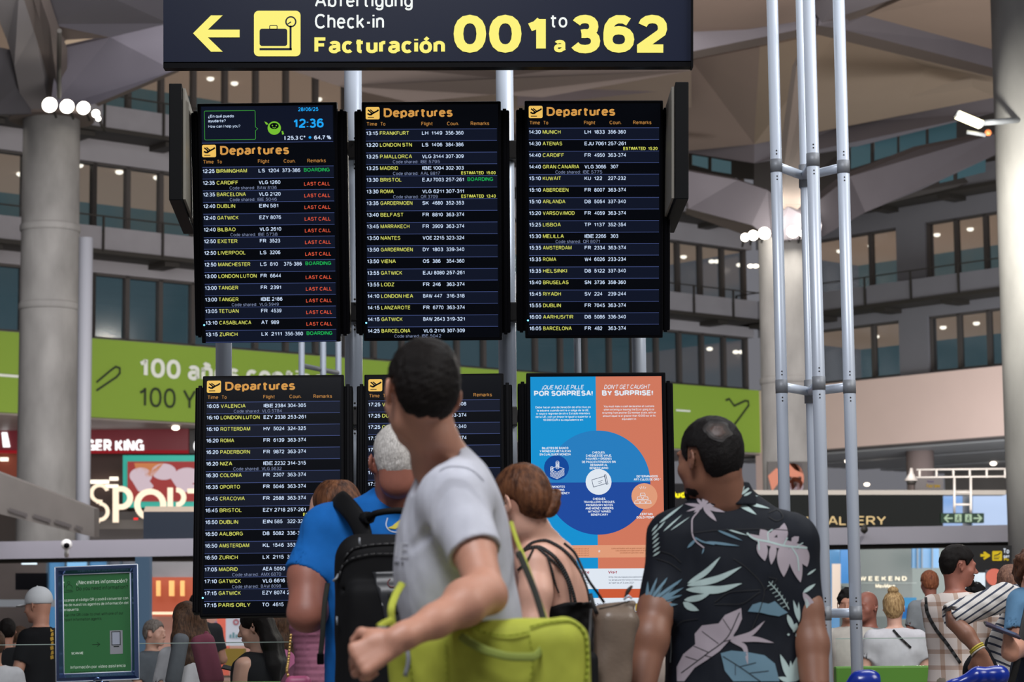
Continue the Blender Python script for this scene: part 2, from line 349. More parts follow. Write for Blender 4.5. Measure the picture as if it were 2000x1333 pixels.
# ------------------------------------------------------------------ implicit bodies (distance field -> surface net)
def rot_to(v, up=(0, 0, 1)): return Vector(v).to_track_quat('Z', 'Y').to_matrix()
def smooth_interp(z, zs, vs, closed=False):
    zs = np.asarray(zs, float); vs = np.asarray(vs, float); o = np.argsort(zs); zs = zs[o]; vs = vs[o]
    n = len(zs); d = np.diff(vs)/np.diff(zs); m = np.zeros(n)
    m[1:-1] = np.where(d[:-1]*d[1:] > 0, 2*d[:-1]*d[1:]/(d[:-1]+d[1:]+1e-12), 0); m[0] = d[0]; m[-1] = d[-1]
    zc = np.clip(z, zs[0], zs[-1]); i = np.clip(np.searchsorted(zs, zc)-1, 0, n-2); hh = zs[i+1]-zs[i]; t = (zc-zs[i])/hh
    return (2*t**3-3*t**2+1)*vs[i]+(t**3-2*t**2+t)*hh*m[i]+(-2*t**3+3*t**2)*vs[i+1]+(t**3-t**2)*hh*m[i+1]
class Field:
    def __init__(s, lo, hi, h):
        s.h = h; s.lo = np.array(lo, float); n = np.ceil((np.array(hi, float)-s.lo)/h).astype(int)+1; s.n = n
        s.g = np.full(tuple(n), .5, np.float32)
        s.ax = [s.lo[i]+h*np.arange(n[i]) for i in range(3)]
    def region(s, lo, hi, pad):
        i0 = np.maximum(np.floor((np.array(lo, float)-pad-s.lo)/s.h).astype(int), 0); i1 = np.minimum(np.ceil((np.array(hi, float)+pad-s.lo)/s.h).astype(int)+1, s.n)
        if np.any(i1 <= i0): return None
        sl = tuple(slice(a, b) for a, b in zip(i0, i1))
        X = s.ax[0][sl[0]][:, None, None]; Y = s.ax[1][sl[1]][None, :, None]; Z = s.ax[2][sl[2]][None, None, :]
        return sl, X, Y, Z
    def comb(s, lo, hi, fn, k=.02, op='add'):
        r = s.region(lo, hi, max(k, 0)+3*s.h)
        if r is None: return s
        sl, X, Y, Z = r; d = fn(X, Y, Z).astype(np.float32); a = s.g[sl]; d = np.broadcast_to(d, a.shape)
        if op == 'add':
            if k > 0: hh = np.maximum(k-np.abs(a-d), 0)/k; s.g[sl] = np.minimum(a, d)-hh*hh*k*.25
            else: s.g[sl] = np.minimum(a, d)
        elif op == 'sub':
            d = -d
            if k > 0: hh = np.maximum(k-np.abs(a-d), 0)/k; s.g[sl] = np.maximum(a, d)+hh*hh*k*.25
            else: s.g[sl] = np.maximum(a, d)
        return s
    def cap(s, a, b, ra, rb=None, k=.02, op='add', flat=None):
        rb = ra if rb is None else rb; a = np.array(a, float); b = np.array(b, float); ab = b-a; L2 = ab@ab+1e-12; R = max(ra, rb)
        if flat is not None: fd = np.array(flat[0], float); fd /= np.linalg.norm(fd); ff = flat[1]; R = R*max(1, ff)
        def fn(X, Y, Z):
            x, y, z = X-a[0], Y-a[1], Z-a[2]; t = np.clip((x*ab[0]+y*ab[1]+z*ab[2])/L2, 0, 1)
            x = x-t*ab[0]; y = y-t*ab[1]; z = z-t*ab[2]
            if flat is not None:
                c = x*fd[0]+y*fd[1]+z*fd[2]; c2 = c*(1/ff-1); x = x+c2*fd[0]; y = y+c2*fd[1]; z = z+c2*fd[2]
            d = np.sqrt(x*x+y*y+z*z)-(ra+(rb-ra)*t)
            return d*(min(1, ff) if flat is not None else 1)
        return s.comb(np.minimum(a, b)-R, np.maximum(a, b)+R, fn, k, op)
    def chain(s, pts, rs, k=.02, op='add', flat=None):
        for i in range(len(pts)-1): s.cap(pts[i], pts[i+1], rs[i], rs[i+1], k, op, flat)
        return s
    def ell(s, c, r, R=None, k=.02, op='add'):
        c = np.array(c, float); r = np.array(r if hasattr(r, '__len__') else (r, r, r), float); M = np.array(R.transposed()) if R is not None else None; mx = r.max(); mn = r.min()
        def fn(X, Y, Z):
            x, y, z = X-c[0], Y-c[1], Z-c[2]
            if M is not None: x, y, z = M[0, 0]*x+M[0, 1]*y+M[0, 2]*z, M[1, 0]*x+M[1, 1]*y+M[1, 2]*z, M[2, 0]*x+M[2, 1]*y+M[2, 2]*z
            q = np.sqrt((x/r[0])**2+(y/r[1])**2+(z/r[2])**2); g = np.sqrt((x/r[0]**2)**2+(y/r[1]**2)**2+(z/r[2]**2)**2)+1e-9
            return np.clip(q*(q-1)/g, -mx, 10)
        return s.comb(c-mx, c+mx, fn, k, op)
    def box(s, c, hd, R=None, rd=.02, k=.02, op='add'):
        c = np.array(c, float); hd = np.array(hd, float); M = np.array(R.transposed()) if R is not None else np.eye(3); mx = np.linalg.norm(hd)
        def fn(X, Y, Z):
            x, y, z = X-c[0], Y-c[1], Z-c[2]
            x, y, z = [np.abs(M[i, 0]*x+M[i, 1]*y+M[i, 2]*z)-(hd[i]-rd) for i in range(3)]
            return np.sqrt(np.maximum(x, 0)**2+np.maximum(y, 0)**2+np.maximum(z, 0)**2)+np.minimum(np.maximum(x, np.maximum(y, z)), 0)-rd
        return s.comb(c-mx, c+mx, fn, k, op)
    def loft(s, rings, k=.02, op='add', n=2.2, grow=0.0):
        """rings: (z, cx, half width x, cy, half depth y)"""
        r = np.array(sorted(rings), float); zs = r[:, 0]
        lo = (min(r[:, 1]-r[:, 2])-grow, min(r[:, 3]-r[:, 4])-grow, zs[0]); hi = (max(r[:, 1]+r[:, 2])+grow, max(r[:, 3]+r[:, 4])+grow, zs[-1])
        def fn(X, Y, Z):
            z = Z.ravel(); cx, a, cy, b = [smooth_interp(z, zs, r[:, i])[None, None, :] for i in (1, 2, 3, 4)]
            a = a+grow; b = b+grow
            q = (np.abs((X-cx)/a)**n+np.abs((Y-cy)/b)**n)**(1/n); d = (q-1)*np.minimum(a, b)
            e = np.maximum(zs[0]-Z, Z-zs[-1])
            return np.maximum(d, e)
        return s.comb(lo, hi, fn, k, op)
    def func(s, lo, hi, fn, k=.02, op='add'): return s.comb(lo, hi, fn, k, op)
    def warp(s, fn, lo=None, hi=None):
        r = s.region(lo if lo is not None else s.lo, hi if hi is not None else s.lo+s.h*s.n, 0)
        if r is None: return s
        sl, X, Y, Z = r
        near = s.g[sl]; m = np.abs(near) < .05
        if not m.any(): return s
        I = np.nonzero(m); x = X[I[0], 0, 0]; y = Y[0, I[1], 0]; z = Z[0, 0, I[2]]
        near[I] += fn(x, y, z).astype(np.float32); return s
    def mesh(s, name='b'):
        g = s.g.copy(); g[0] = g[-1] = .3; g[:, 0] = g[:, -1] = .3; g[:, :, 0] = g[:, :, -1] = .3
        ins = g < 0; nx, ny, nz = g.shape
        cnt = np.zeros((nx-1, ny-1, nz-1), np.int8)
        for i in (0, 1):
            for j in (0, 1):
                for k in (0, 1): cnt += ins[i:nx-1+i, j:ny-1+j, k:nz-1+k]
        act = (cnt > 0) & (cnt < 8); idx = -np.ones(act.shape, np.int64); C = np.argwhere(act); idx[act] = np.arange(len(C))
        acc = np.zeros((len(C), 3)); num = np.zeros(len(C))
        cor = [(i, j, k) for i in (0, 1) for j in (0, 1) for k in (0, 1)]
        val = {c: g[C[:, 0]+c[0], C[:, 1]+c[1], C[:, 2]+c[2]] for c in cor}
        for c in cor:
            for d in range(3):
                if c[d] == 0:
                    e = list(c); e[d] = 1; e = tuple(e); a = val[c]; b = val[e]; x = (a < 0) != (b < 0)
                    t = np.where(x, a/(a-b+1e-20), 0)
                    p = np.tile(np.array(c, float), (len(C), 1)); p[:, d] = t
                    acc[x] += p[x]; num[x] += 1
        V = (C+acc/num[:, None])*s.h+s.lo
        Fs = []
        for d in range(3):
            a = ins; sl0 = [slice(None)]*3; sl1 = [slice(None)]*3; sl0[d] = slice(0, -1); sl1[d] = slice(1, None)
            x = a[tuple(sl0)] != a[tuple(sl1)]; E = np.argwhere(x)
            o = [q for q in range(3) if q != d]
            E = E[(E[:, o[0]] > 0) & (E[:, o[1]] > 0) & (E[:, o[0]] < g.shape[o[0]]-1) & (E[:, o[1]] < g.shape[o[1]]-1)]
            fl = a[tuple(E.T)]
            q = []
            for du, dv in ((-1, -1), (0, -1), (0, 0), (-1, 0)):
                c = E.copy(); c[:, o[0]] += du; c[:, o[1]] += dv; q.append(idx[tuple(c.T)])
            q = np.stack(q, 1)
            if d == 1: fl = ~fl
            q[~fl] = q[~fl][:, ::-1]; Fs.append(q)
        F = np.concatenate(Fs); F = F[(F >= 0).all(1)]
        me = bpy.data.meshes.new(name); me.vertices.add(len(V)); me.vertices.foreach_set('co', V.astype(np.float32).ravel())
        me.loops.add(len(F)*4); me.loops.foreach_set('vertex_index', F.astype(np.int32).ravel()); me.polygons.add(len(F))
        me.polygons.foreach_set('loop_start', np.arange(0, len(F)*4, 4, dtype=np.int32)); me.polygons.foreach_set('use_smooth', np.ones(len(F), bool))
        me.update(calc_edges=True); me.validate()
        return me
    def build(s, name, m, parent=None, smooth=0):
        me = s.mesh(name)
        if smooth:
            n = len(me.vertices); co = np.empty(n*3, np.float64); me.vertices.foreach_get('co', co); co = co.reshape(-1, 3)
            ed = np.empty(len(me.edges)*2, np.int32); me.edges.foreach_get('vertices', ed); ed = ed.reshape(-1, 2)
            dg = np.bincount(ed.ravel(), minlength=n)[:, None].astype(float)
            for lam in [.5, -.52]*smooth:
                a = np.zeros_like(co)
                for c in range(3): a[:, c] = np.bincount(ed[:, 0], co[ed[:, 1], c], n)+np.bincount(ed[:, 1], co[ed[:, 0], c], n)
                co += lam*(a/np.maximum(dg, 1)-co)
            me.vertices.foreach_set('co', co.astype(np.float32).ravel()); me.update()
        o = link(name, me, m, parent)
        if parent is None: recenter(o)
        return o
def vnoise(x, y, z, f, seed=0):
    """cheap smooth folds: sum of rotated sines"""
    r = np.random.default_rng(seed); a = 0
    for i in range(6):
        v = r.normal(size=3); v /= np.linalg.norm(v); ph = r.uniform(0, 6.28)
        a = a+np.sin((x*v[0]+y*v[1]+z*v[2])*f*(1+.35*i)+ph+1.3*np.sin((x*v[1]+y*v[2]-z*v[0])*f*.6+ph))/(1+.4*i)
    return a/3
# ------------------------------------------------------------------ heads, ears and hands
def head_frame(c, yaw, pitch=0.0, roll=0.0, s=1.0):
    """c: head centre; yaw: 0 faces +Y (away from camera), positive turns left (-X)"""
    return Matrix.Translation(c) @ Matrix.Rotation(yaw, 4, 'Z') @ Matrix.Rotation(roll, 4, 'Y') @ Matrix.Rotation(pitch, 4, 'X') @ Matrix.Scale(s, 4)
def hp(M, x, y, z): return M @ Vector((x, y, z))
def add_head(F, M, female=False, neck=None, kneck=.03):
    s = M.to_scale()[0]; R = M.to_3x3().normalized()
    e = lambda c, r, k=.03, op='add': F.ell(hp(M, *c), [q*s for q in r], R, k*s, op)
    c_ = lambda a, b, ra, rb, k=.01, op='add': F.cap(hp(M, *a), hp(M, *b), ra*s, rb*s, k*s, op)
    fw = .92 if female else 1
    e((0, -.012, .036), (.076, .097, .087)); e((0, -.045, -.008), (.06, .056, .06)); e((0, .03, -.03), (.062*fw, .066, .082))
    e((0, .028, -.072), (.054*fw, .052, .04)); e((0, .077, -.1), (.024*fw, .02, .019), .03)
    c_((-.03, .088, .02), (.03, .088, .02), .012, .012, .02)
    for q in (-1, 1):
        e((q*.031, .104, .001), (.017, .012, .012), .012, 'sub'); e((q*.0315, .083, 0), (.0135, .0135, .0125), .004)
        c_((q*.019, .099, .022), (q*.045, .09, .022), .006, .005, .008)
        e((q*.045, .062, -.03), (.022, .02, .02), .03)
        # ear: outer shell with a hollow and a lobe
        ec = hp(M, q*.0855, -.006, -.006); ER = R @ Matrix.Rotation(q*.5, 3, 'Z') @ Matrix.Rotation(.15, 3, 'X')
        F.ell(ec, [.007*s, .020*s, .033*s], ER, .006*s)
        F.ell(ec+ER@Vector((q*.006*s, .002*s, .003*s)), [.006*s, .012*s, .020*s], ER, .004*s, 'sub')
        F.ell(ec+ER@Vector((-q*.002*s, .007*s, -.024*s)), [.006*s, .009*s, .010*s], ER, .006*s)
    c_((0, .094, .012), (0, .118, -.028), .007, .0125, .012); e((-.011, .105, -.034), (.008, .01, .007), .008); e((.011, .105, -.034), (.008, .01, .007), .008)
    e((0, .097, -.058), (.023, .011, .0065), .006); e((0, .094, -.070), (.020, .011, .0075), .006)
    c_((-.02, .108, -.064), (.02, .108, -.064), .0022, .0022, .003, 'sub')
def hair_field(lo, hi, h, M, grow=.008, front=.05, low=-.03, nape=-.075, seed=1, rough=.003, side=.004, bald=None):
    """short hair: the skull grown a little, cut along a hairline; low: height above the ears, nape: lowest point behind"""
    s = M.to_scale()[0]; R = M.to_3x3().normalized(); F = Field(lo, hi, h)
    F.ell(hp(M, 0, -.012, .036), [(.076+grow)*s, (.097+grow)*s, (.087+grow)*s], R, .02)
    F.ell(hp(M, 0, -.045, -.01), [(.06+grow*.8)*s, (.056+grow)*s, (.064+grow)*s], R, .03)
    F.ell(hp(M, 0, .03, .0), [(.062+side)*s, .05*s, .06*s], R, .02)
    Mi = np.array(M.inverted())
    def cut(x, y, z):
        X = Mi[0, 0]*x+Mi[0, 1]*y+Mi[0, 2]*z+Mi[0, 3]; Y = Mi[1, 0]*x+Mi[1, 1]*y+Mi[1, 2]*z+Mi[1, 3]; Z = Mi[2, 0]*x+Mi[2, 1]*y+Mi[2, 2]*z+Mi[2, 3]
        # hairline height as a function of Y (front +, back -)
        line = np.interp(Y, [-.12, -.05, -.036, -.026, .02, .026, .03, .055, .075, .1], [nape, nape+.012, low-.03, .030, .032, low+.01, low, low+.03, front+.01, front+.03])
        line = line+.0035*np.sin(X*210+seed)+.003*np.sin(X*97+1)
        d = (line-Z)*s
        if bald is not None:
            bd = (bald[3]-np.sqrt((X-bald[0])**2+(Y-bald[1])**2+(Z-bald[2])**2))*s; d = np.maximum(d, bd)
        return d
    def full(X, Y, Z): return -cut(X, Y, Z)
    F.comb(F.lo, F.lo+F.h*F.n, full, .004, 'sub')
    F.warp(lambda x, y, z: rough*vnoise(x, y, z, 160, seed)+rough*.7*vnoise(x, y, z, 420, seed+1))
    return F
def add_hand(F, wrist, fdir, pdir, size=1.0, curl=1.0, thumb_side=None, spread=.12, right=True, k=.006, thumb_curl=.5, sides=None):
    """fdir: from wrist to knuckles; pdir: palm normal (direction fingers curl to); thumb_side: direction of the thumb edge"""
    f = Vector(fdir).normalized(); p = Vector(pdir); p = (p-f*p.dot(f)).normalized(); t = f.cross(p) if right else p.cross(f)
    if thumb_side is not None and t.dot(Vector(thumb_side)) < 0: t = -t
    w = Vector(wrist); z = size
    for q in (-.03, -.01, .01, .028):
        F.cap(w+f*.012*z+t*q*.6*z, w+f*.088*z+t*q*z, .014*z, .0125*z, .012*z)
    F.ell(w+f*.04*z+t*.025*z+p*.008*z, (.02*z,)*3, None, .015*z)
    L = [(.042, .026, .020), (.047, .030, .022), (.043, .028, .021), (.033, .021, .018)]
    for i, ls in enumerate(L):
        q = (.03, .01, -.010, -.029)[i]; a = w+f*(.090-.004*abs(i-1.2))*z+t*q*z
        cv = curl if not hasattr(curl, '__len__') else curl[i]
        ang = .25+.0*i; r = .0098-.0006*i
        sp = t*(q*spread*6)
        for j, l in enumerate(ls):
            ang += cv*(.75 if j == 0 else .95) if j else cv*.8
            d = (f*math.cos(ang)+p*math.sin(ang)+sp*max(0, math.cos(ang))).normalized()
            b = a+d*l*z; F.cap(a, b, (r-.0006*j)*z, (r-.0006*j-.0005)*z, k*z*.8); a = b
    a = w+f*.025*z+t*.03*z+p*.006*z; d1 = (f*.75+t*.75+p*.35).normalized(); b = a+d1*.04*z; F.cap(a, b, .0145*z, .012*z, .012*z)
    d2 = (f*.85+t*(.35-thumb_curl*.7)+p*(.3+thumb_curl*.6)).normalized(); c = b+d2*.032*z; F.cap(b, c, .0118*z, .0105*z, k*z)
    d3 = (f*.7-t*thumb_curl*.8+p*(.3+thumb_curl*.7)).normalized(); F.cap(c, c+d3*.025*z, .0105*z, .009*z, k*z)
    return F
# ------------------------------------------------------------------ materials of the hall
M_conc = mat('concrete', '#8b8a88', .8, noise=.26, nscale=1.3, bump=.15, bscale=9, stretch=(1, 1, .5))
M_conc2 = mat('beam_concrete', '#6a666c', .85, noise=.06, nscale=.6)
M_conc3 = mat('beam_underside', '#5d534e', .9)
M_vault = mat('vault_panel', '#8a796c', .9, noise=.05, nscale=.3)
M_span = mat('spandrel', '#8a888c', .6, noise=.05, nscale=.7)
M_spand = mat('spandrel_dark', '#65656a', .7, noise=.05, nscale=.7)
M_pink = mat('pink_plaster', '#d6beb4', .85, noise=.03, nscale=.5)
M_frame = mat('window_metal', '#4a4644', .5, .3)
M_rail = mat('rail_panel', '#8f8e93', .45, .3, noise=.05, nscale=2)
M_dark = mat('dark_metal', '#26231f', .6)
M_black = mat('black_plastic', '#07070a', .4, spec=.05)
M_green = mat('banner_green', '#84a536', .6)
M_floor = mat('floor_stone', '#6f6a66', .25, noise=.08, nscale=1.5)
M_alu = mat('aluminium', '#c2cbd8', .36, .2, bump=.03, bscale=40, stretch=(1, 1, .05))
M_alu2 = mat('aluminium_collar', '#82868c', .5, .2)
M_white_e = emat('white_light', '#fff4e4', 9.0)
M_dl = emat('downlight_glow', '#fff0dc', 4)
def glass(name, tint='#9fc0cc', gl=.18, rough=.05):
    if name in MATS: return MATS[name]
    m = bpy.data.materials.new(name); m.use_nodes = True; MATS[name] = m; nt = m.node_tree; N = nt.nodes; L = nt.links
    N.remove(N['Principled BSDF']); t = N.new('ShaderNodeBsdfTransparent'); g = N.new('ShaderNodeBsdfGlossy'); mx = N.new('ShaderNodeMixShader')
    t.inputs[0].default_value = hx(tint); g.inputs['Roughness'].default_value = rough; mx.inputs[0].default_value = gl
    L.new(t.outputs[0], mx.inputs[1]); L.new(g.outputs[0], mx.inputs[2]); L.new(mx.outputs[0], N['Material Output'].inputs[0]); return m
M_pane = glass('window_glass', '#d2d6d8', .08, .12)
M_clear = glass('clear_glass', '#fcfefd', .015, .03)
M_int_ceil = mat('room_ceiling', '#a08c7c', .9, emit='#b09480', es=.85)  # room surfaces given emission in place of real interior lighting
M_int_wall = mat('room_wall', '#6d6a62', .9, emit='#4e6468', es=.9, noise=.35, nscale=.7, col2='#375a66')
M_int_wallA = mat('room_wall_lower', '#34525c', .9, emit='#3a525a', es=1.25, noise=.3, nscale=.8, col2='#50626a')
# ------------------------------------------------------------------ floor
mb = MB(); mb.box((0, 55, -.05), (150, 130, .1)); struct('floor', mb, M_floor, label='grey polished stone floor of the departures hall')
# ------------------------------------------------------------------ the two facades
class Wall:
    def __init__(s, pa, Da, pb, Db):
        s.A = P(pa, 900, Da).xy; s.B = P(pb, 900, Db).xy; s.d = (s.B-s.A).normalized(); s.n = Vector((s.d.y, -s.d.x))
        if s.n.y > 0: s.n = -s.n
    def u(s, px):
        r = ray(px, 900).xy; t = s.A.dot(s.n)/r.dot(s.n); return (r*t-s.A).dot(s.d)
    def pt(s, u, z, off=0):
        q = s.A+s.d*u+s.n*off; return Vector((q.x, q.y, z))
    def at(s, px, z, off=0): return s.pt(s.u(px), z, off)
    def slab(s, mb, u0, u1, z0, z1, o0, o1, mi=0):
        p = lambda u, z, o: s.pt(u, z, o)
        return mb.hexa([p(u0, z0, o1), p(u1, z0, o1), p(u1, z0, o0), p(u0, z0, o0), p(u0, z1, o1), p(u1, z1, o1), p(u1, z1, o0), p(u0, z1, o0)], mi)
WL = Wall(0, 65, 1480, 85); WR = Wall(1486, 85, 1965, 77)
LV = [(9.30, 11.25), (12.45, 14.55), (15.95, 18.6)]
def facade(W, name, u0, u1, bays, label, mspan, dark=False):
    base = MB(); 
    for z0, z1 in ((6.95, 9.30), (11.25, 12.45), (14.55, 15.95), (18.6, 21.5)): W.slab(base, u0, u1, z0, z1, 0, -.5)
    for (a, b), (c, d) in zip(bays[:-1], bays[1:]):
        if c-b > .25:
            for z0, z1 in LV: W.slab(base, b, c, z0, z1, 0, -.5)
    wall = struct(name, base, mspan, label=label)
    fr = MB(); 
    for li, (z0, z1) in enumerate(LV):
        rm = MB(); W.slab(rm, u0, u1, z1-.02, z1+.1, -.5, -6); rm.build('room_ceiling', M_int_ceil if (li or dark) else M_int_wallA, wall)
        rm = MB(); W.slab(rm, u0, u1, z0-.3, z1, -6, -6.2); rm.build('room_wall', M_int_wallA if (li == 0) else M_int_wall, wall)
        for a, b in bays:
            n = max(1, round((b-a)/pitch)); w_ = (b-a)/n
            for k in range(n):
                g = MB(); W.slab(g, a+k*w_+.05, a+(k+1)*w_-.05, z0+.06, z1-.06, -.22, -.25); g.build('window_pane', M_pane, wall)
            for k in range(n+1):
                g = MB(); q = a+k*w_; W.slab(g, q-.07, q+.07, z0, z1, -.10, -.3); g.build('mullion', M_frame, wall)
            g = MB(); W.slab(g, a, b, z0, z0+.07, -.1, -.3); W.slab(g, a, b, z1-.07, z1, -.1, -.3); g.build('window_rail', M_frame, wall)
    for z in (11.62, 15.22):
        g = MB(); W.slab(g, u0, u1, z, z+.13, 1.15, 0); 
        k = u0+.4
        while k < u1: W.slab(g, k, k+.5, z-.14, z, .95, 0); k += 2.9
        g.build('walkway_slab', M_dark, wall)
        k = u0
        while k < u1-.3:
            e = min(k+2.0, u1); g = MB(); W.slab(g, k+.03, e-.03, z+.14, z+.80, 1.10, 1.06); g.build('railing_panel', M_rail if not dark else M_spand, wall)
            g = MB(); W.slab(g, k-.025, k+.025, z+.05, z+1.12, 1.18, 1.12); g.build('railing_post', M_dark, wall)
            k += 2.0
        g = MB(); W.slab(g, u0, u1, z+1.08, z+1.12, 1.17, 1.13); g.build('handrail', M_dark, wall)
    return wall
pitch = WL.u(250)-WL.u(183); uS = WL.u(183)
uEnd = WL.u(1478)
nL = int((uEnd-uS)/pitch); 
wl = facade(WL, 'wall_left', WL.u(-90), uEnd, [(uS-4*pitch, uS-.0), (uS, uS+nL*pitch)], 'long atrium facade with three rows of windows above the green banner', M_span)
uR = [WR.u(q) for q in (1600, 1763, 1820, 1995)]
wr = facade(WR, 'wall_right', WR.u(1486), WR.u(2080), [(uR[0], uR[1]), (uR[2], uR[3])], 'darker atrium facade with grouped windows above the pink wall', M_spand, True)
mb = MB(); WR.slab(mb, WR.u(1484), WR.u(2080), 6.9, 9.24, .25, .02); struct('wall_pink', mb, M_pink, label='plain pink plaster wall above the right hand shops')
mb = MB(); WL.slab(mb, WL.u(1476), WL.u(1492), 4.0, 9.25, .5, .0); struct('trim_1', mb, M_pink, label='narrow pale strip between green banner and column')
# downlights seen through the windows: where the pixel ray meets a room ceiling
def ray_z(px, py, z):
    r = ray(px, py); t = (z-CAMZ)/r.z; return CAMP+r*t
def downlight(px, py, z, r=.14, label='small round downlight glowing behind the upper windows', group='downlights behind the facade windows'):
    p = ray_z(px, py, z-.04); mb = MB(); mb.ball((p.x, p.y, p.z-.02), (r, r, r*.6), 8)
    o = mb.build('downlight', M_dl); tag(o, label, 'downlight', group); return o
_cnt = {}
ordw = ['first', 'second', 'third', 'fourth', 'fifth', 'sixth', 'seventh', 'eighth', 'ninth', 'tenth']
def dl_label(px, z):
    row = {LV[0][1]: 'lowest', LV[1][1]: 'middle', LV[2][1]: 'top'}[z]; side = 'left of the boards' if px < 700 else ('between boards and far column' if px < 1490 else 'right of the far column')
    k = (row, side); _cnt[k] = _cnt.get(k, -1)+1; return 'round downlight in the %s window row %s, %s from left' % (row, side, ordw[_cnt[k]])
for q in ((40, 339), (155, 322), (233, 335), (307, 346), (1335, 501), (1390, 510), (1400, 510), (1444, 517), (1466, 519), (1476, 519), (1640, 490), (1701, 480), (1760, 469), (1830, 458), (1895, 447)): downlight(*q, LV[1][1], .12, dl_label(q[0], LV[1][1]))
for q in ((411, 153), (458, 162), (622, 193)): downlight(*q, LV[2][1], .12, dl_label(q[0], LV[2][1]))
for q in ((1386, 681), (1437, 687), (1448, 687), (1711, 657), (1842, 639), (1907, 631)): downlight(*q, LV[0][1], .12, dl_label(q[0], LV[0][1]))
# ------------------------------------------------------------------ green banner
bn = root('banner', WL.at(700, 6.95), 'long green banner with white and black lettering along the facade', 'banner')
mb = MB(); WL.slab(mb, WL.u(-80), WL.u(1476), 6.95, 9.25, .3, .12); mb.build('banner_cloth', M_green, bn)
M_bw = mat('banner_white', '#e8eee4', .6); M_bk = mat('banner_black', '#22301a', .6)
uo = WL.u(275)
def TB(u, v, l=0): return WL.pt(uo+u*.0152*0.93, 9.25-v*.0152, .3+.03+l)
fb = Flat(TB, 0)
fb.text(M_bw, '100 años contigo', -18, 68, 38, 474, .035); fb.build('banner_lettering', bn); fb = Flat(TB, 0); fb.text(M_bk, '100 Years with you', -18, 126, 39, 470, .0, res=3)
fb.build('banner_lettering', bn); fb = Flat(TB, 0)
fb.line(M_bk, [(-120, 84), (-88, 60), (-76, 52), (-66, 54), (-66, 64), (-74, 72), (-120, 100)], 4)
fb.line(M_bw, [(-420, 82), (-165, 84)], 5)
a0 = (WL.u(1310)-uo)/(.0152*.93); a1 = (WL.u(1348)-uo)/(.0152*.93); a2 = (WL.u(1408)-uo)/(.0152*.93)
fb.line(M_bw, [(a0, 62), (a1-20, 62)], 4)
fb.line(M_bk, [(a2, 30), (a2+12, 26), (a2+30, 42), (a2+70, 28), (a2+82, 28), (a2+84, 38), (a2+40, 78), (a2+28, 88)], 5)
fb.build('banner_plane_outline', bn)
# ------------------------------------------------------------------ columns and their lamps
def column(px0, px1, D, py_top, py_bot, label, bands, z1=None):
    c = P((px0+px1)/2, 800, D); r = (px1-px0)/2*S(D); zt = z1 or Zat((px0+px1)/2, py_top, D)
    rt = root('column', (c.x, c.y, 0), label, 'column')
    mb = MB(); zs = [0]+[q for q in bands]+[zt]; 
    pts = []; rs = []
    for z, k in [(0, 1.02), (zt*.3, 1.01), (zt*.55, 1.0), (zt, .97)]: pts.append((c.x, c.y, z)); rs.append(r*k)
    mb.tube(pts, rs, 48); mb.build('shaft', M_conc, rt)
    for z in bands:
        g = MB(); g.tube([(c.x, c.y, z-.10), (c.x, c.y, z-.05), (c.x, c.y, z+.05), (c.x, c.y, z+.10)], [r*1.0, r*1.035, r*1.035, r*1.0], 48); g.build('collar_joint', M_conc, rt)
    return rt, c, r, zt
cl, cL, rL, zL = column(36, 151, 57, 232, 1100, 'thick round concrete column left of the boards beneath the lamp cluster', [Zat(95, 600, 57), Zat(95, 447, 57)])
g = MB(); g.tube([(cL.x, cL.y, zL-.05), (cL.x, cL.y, zL+.1)], rL*1.45, 40); g.build('capital', M_conc3, cl)
cr, cR, rR, zR = column(1487, 1600, 62, 470, 1100, 'round concrete column behind the aluminium pole tower', [Zat(1540, 745, 62)])
ce, cE, rE, zE = column(1962, 2120, 34, -60, 1333, 'big concrete column cut by the right picture edge', [])
g = MB(); p0 = P(168, 465, 55); g.tube([(p0.x, p0.y, 0), (p0.x, p0.y, p0.z)], 14*S(55), 20)
tag(g.build('drain_pipe', mat('grey_pipe', '#9a9da6', .5)), 'straight grey pipe standing right of the left concrete column', 'pipe')
def spots(pts, D, where, power):
    for i, (px, py, r) in enumerate(pts):
        p = P(px, py, D); q = root('spotlight', p, where[i], 'spotlight')
        R_ = r*S(D)
        g = MB(); g.tube([p+Vector((0, .0, 0)), p+Vector((0, .05, 0)), p+Vector((0, .18, 0)), p+Vector((0, .20, 0))], [R_*1.0, R_*1.0, R_*.7, R_*.3], 20); g.build('lamp_housing', M_dark, q)
        g = MB(); g.ball(p+Vector((0, -.0, 0)), (R_, R_*.35, R_), 10); g.build('lens', M_white_e, q)
        g = MB(); g.tube([p+Vector((0, .3, 0)), p+Vector((0, .75, -.12))], .03, 8); g.build('bracket', M_dark, q)
names_l = ['round white spotlight on the left column top, leftmost of its row', 'round white spotlight on the left column top, second from the left', 'round white spotlight on the left column top, third from the left', 'smaller white spotlight at the right end of the left column ring', 'narrow tilted spotlight lowest on the left column ring']
spots([(97, 205, 15), (131, 208, 14), (163, 211, 13), (187, 222, 8), (192, 232, 5)], 51.5, names_l, 0)
names_r = ['white spotlight on the far column, leftmost of its ring', 'white spotlight on the far column, second from the left', 'white spotlight on the far column just left of the tower poles', 'large white spotlight between the tower poles on the far column', 'small white spotlight at the right end of the far column ring']
spots([(1455, 464, 8), (1471, 460, 10), (1493, 456, 12), (1548, 453, 12), (1566, 456, 6)], 60.5, names_r, 0)
for c, r, z, e in ((cL, rL, zL, 60), (cR, rR, zR, 110)):
    for dx in (-.6, .6):
        l = bpy.data.lights.new('ring_glow', 'POINT'); l.energy = e; l.color = (1, .93, .84); l.shadow_soft_size = .2
        o = bpy.data.objects.new('ring_glow', l); COL.objects.link(o); o.location = (c.x+dx, c.y-r-.55, z+.35)
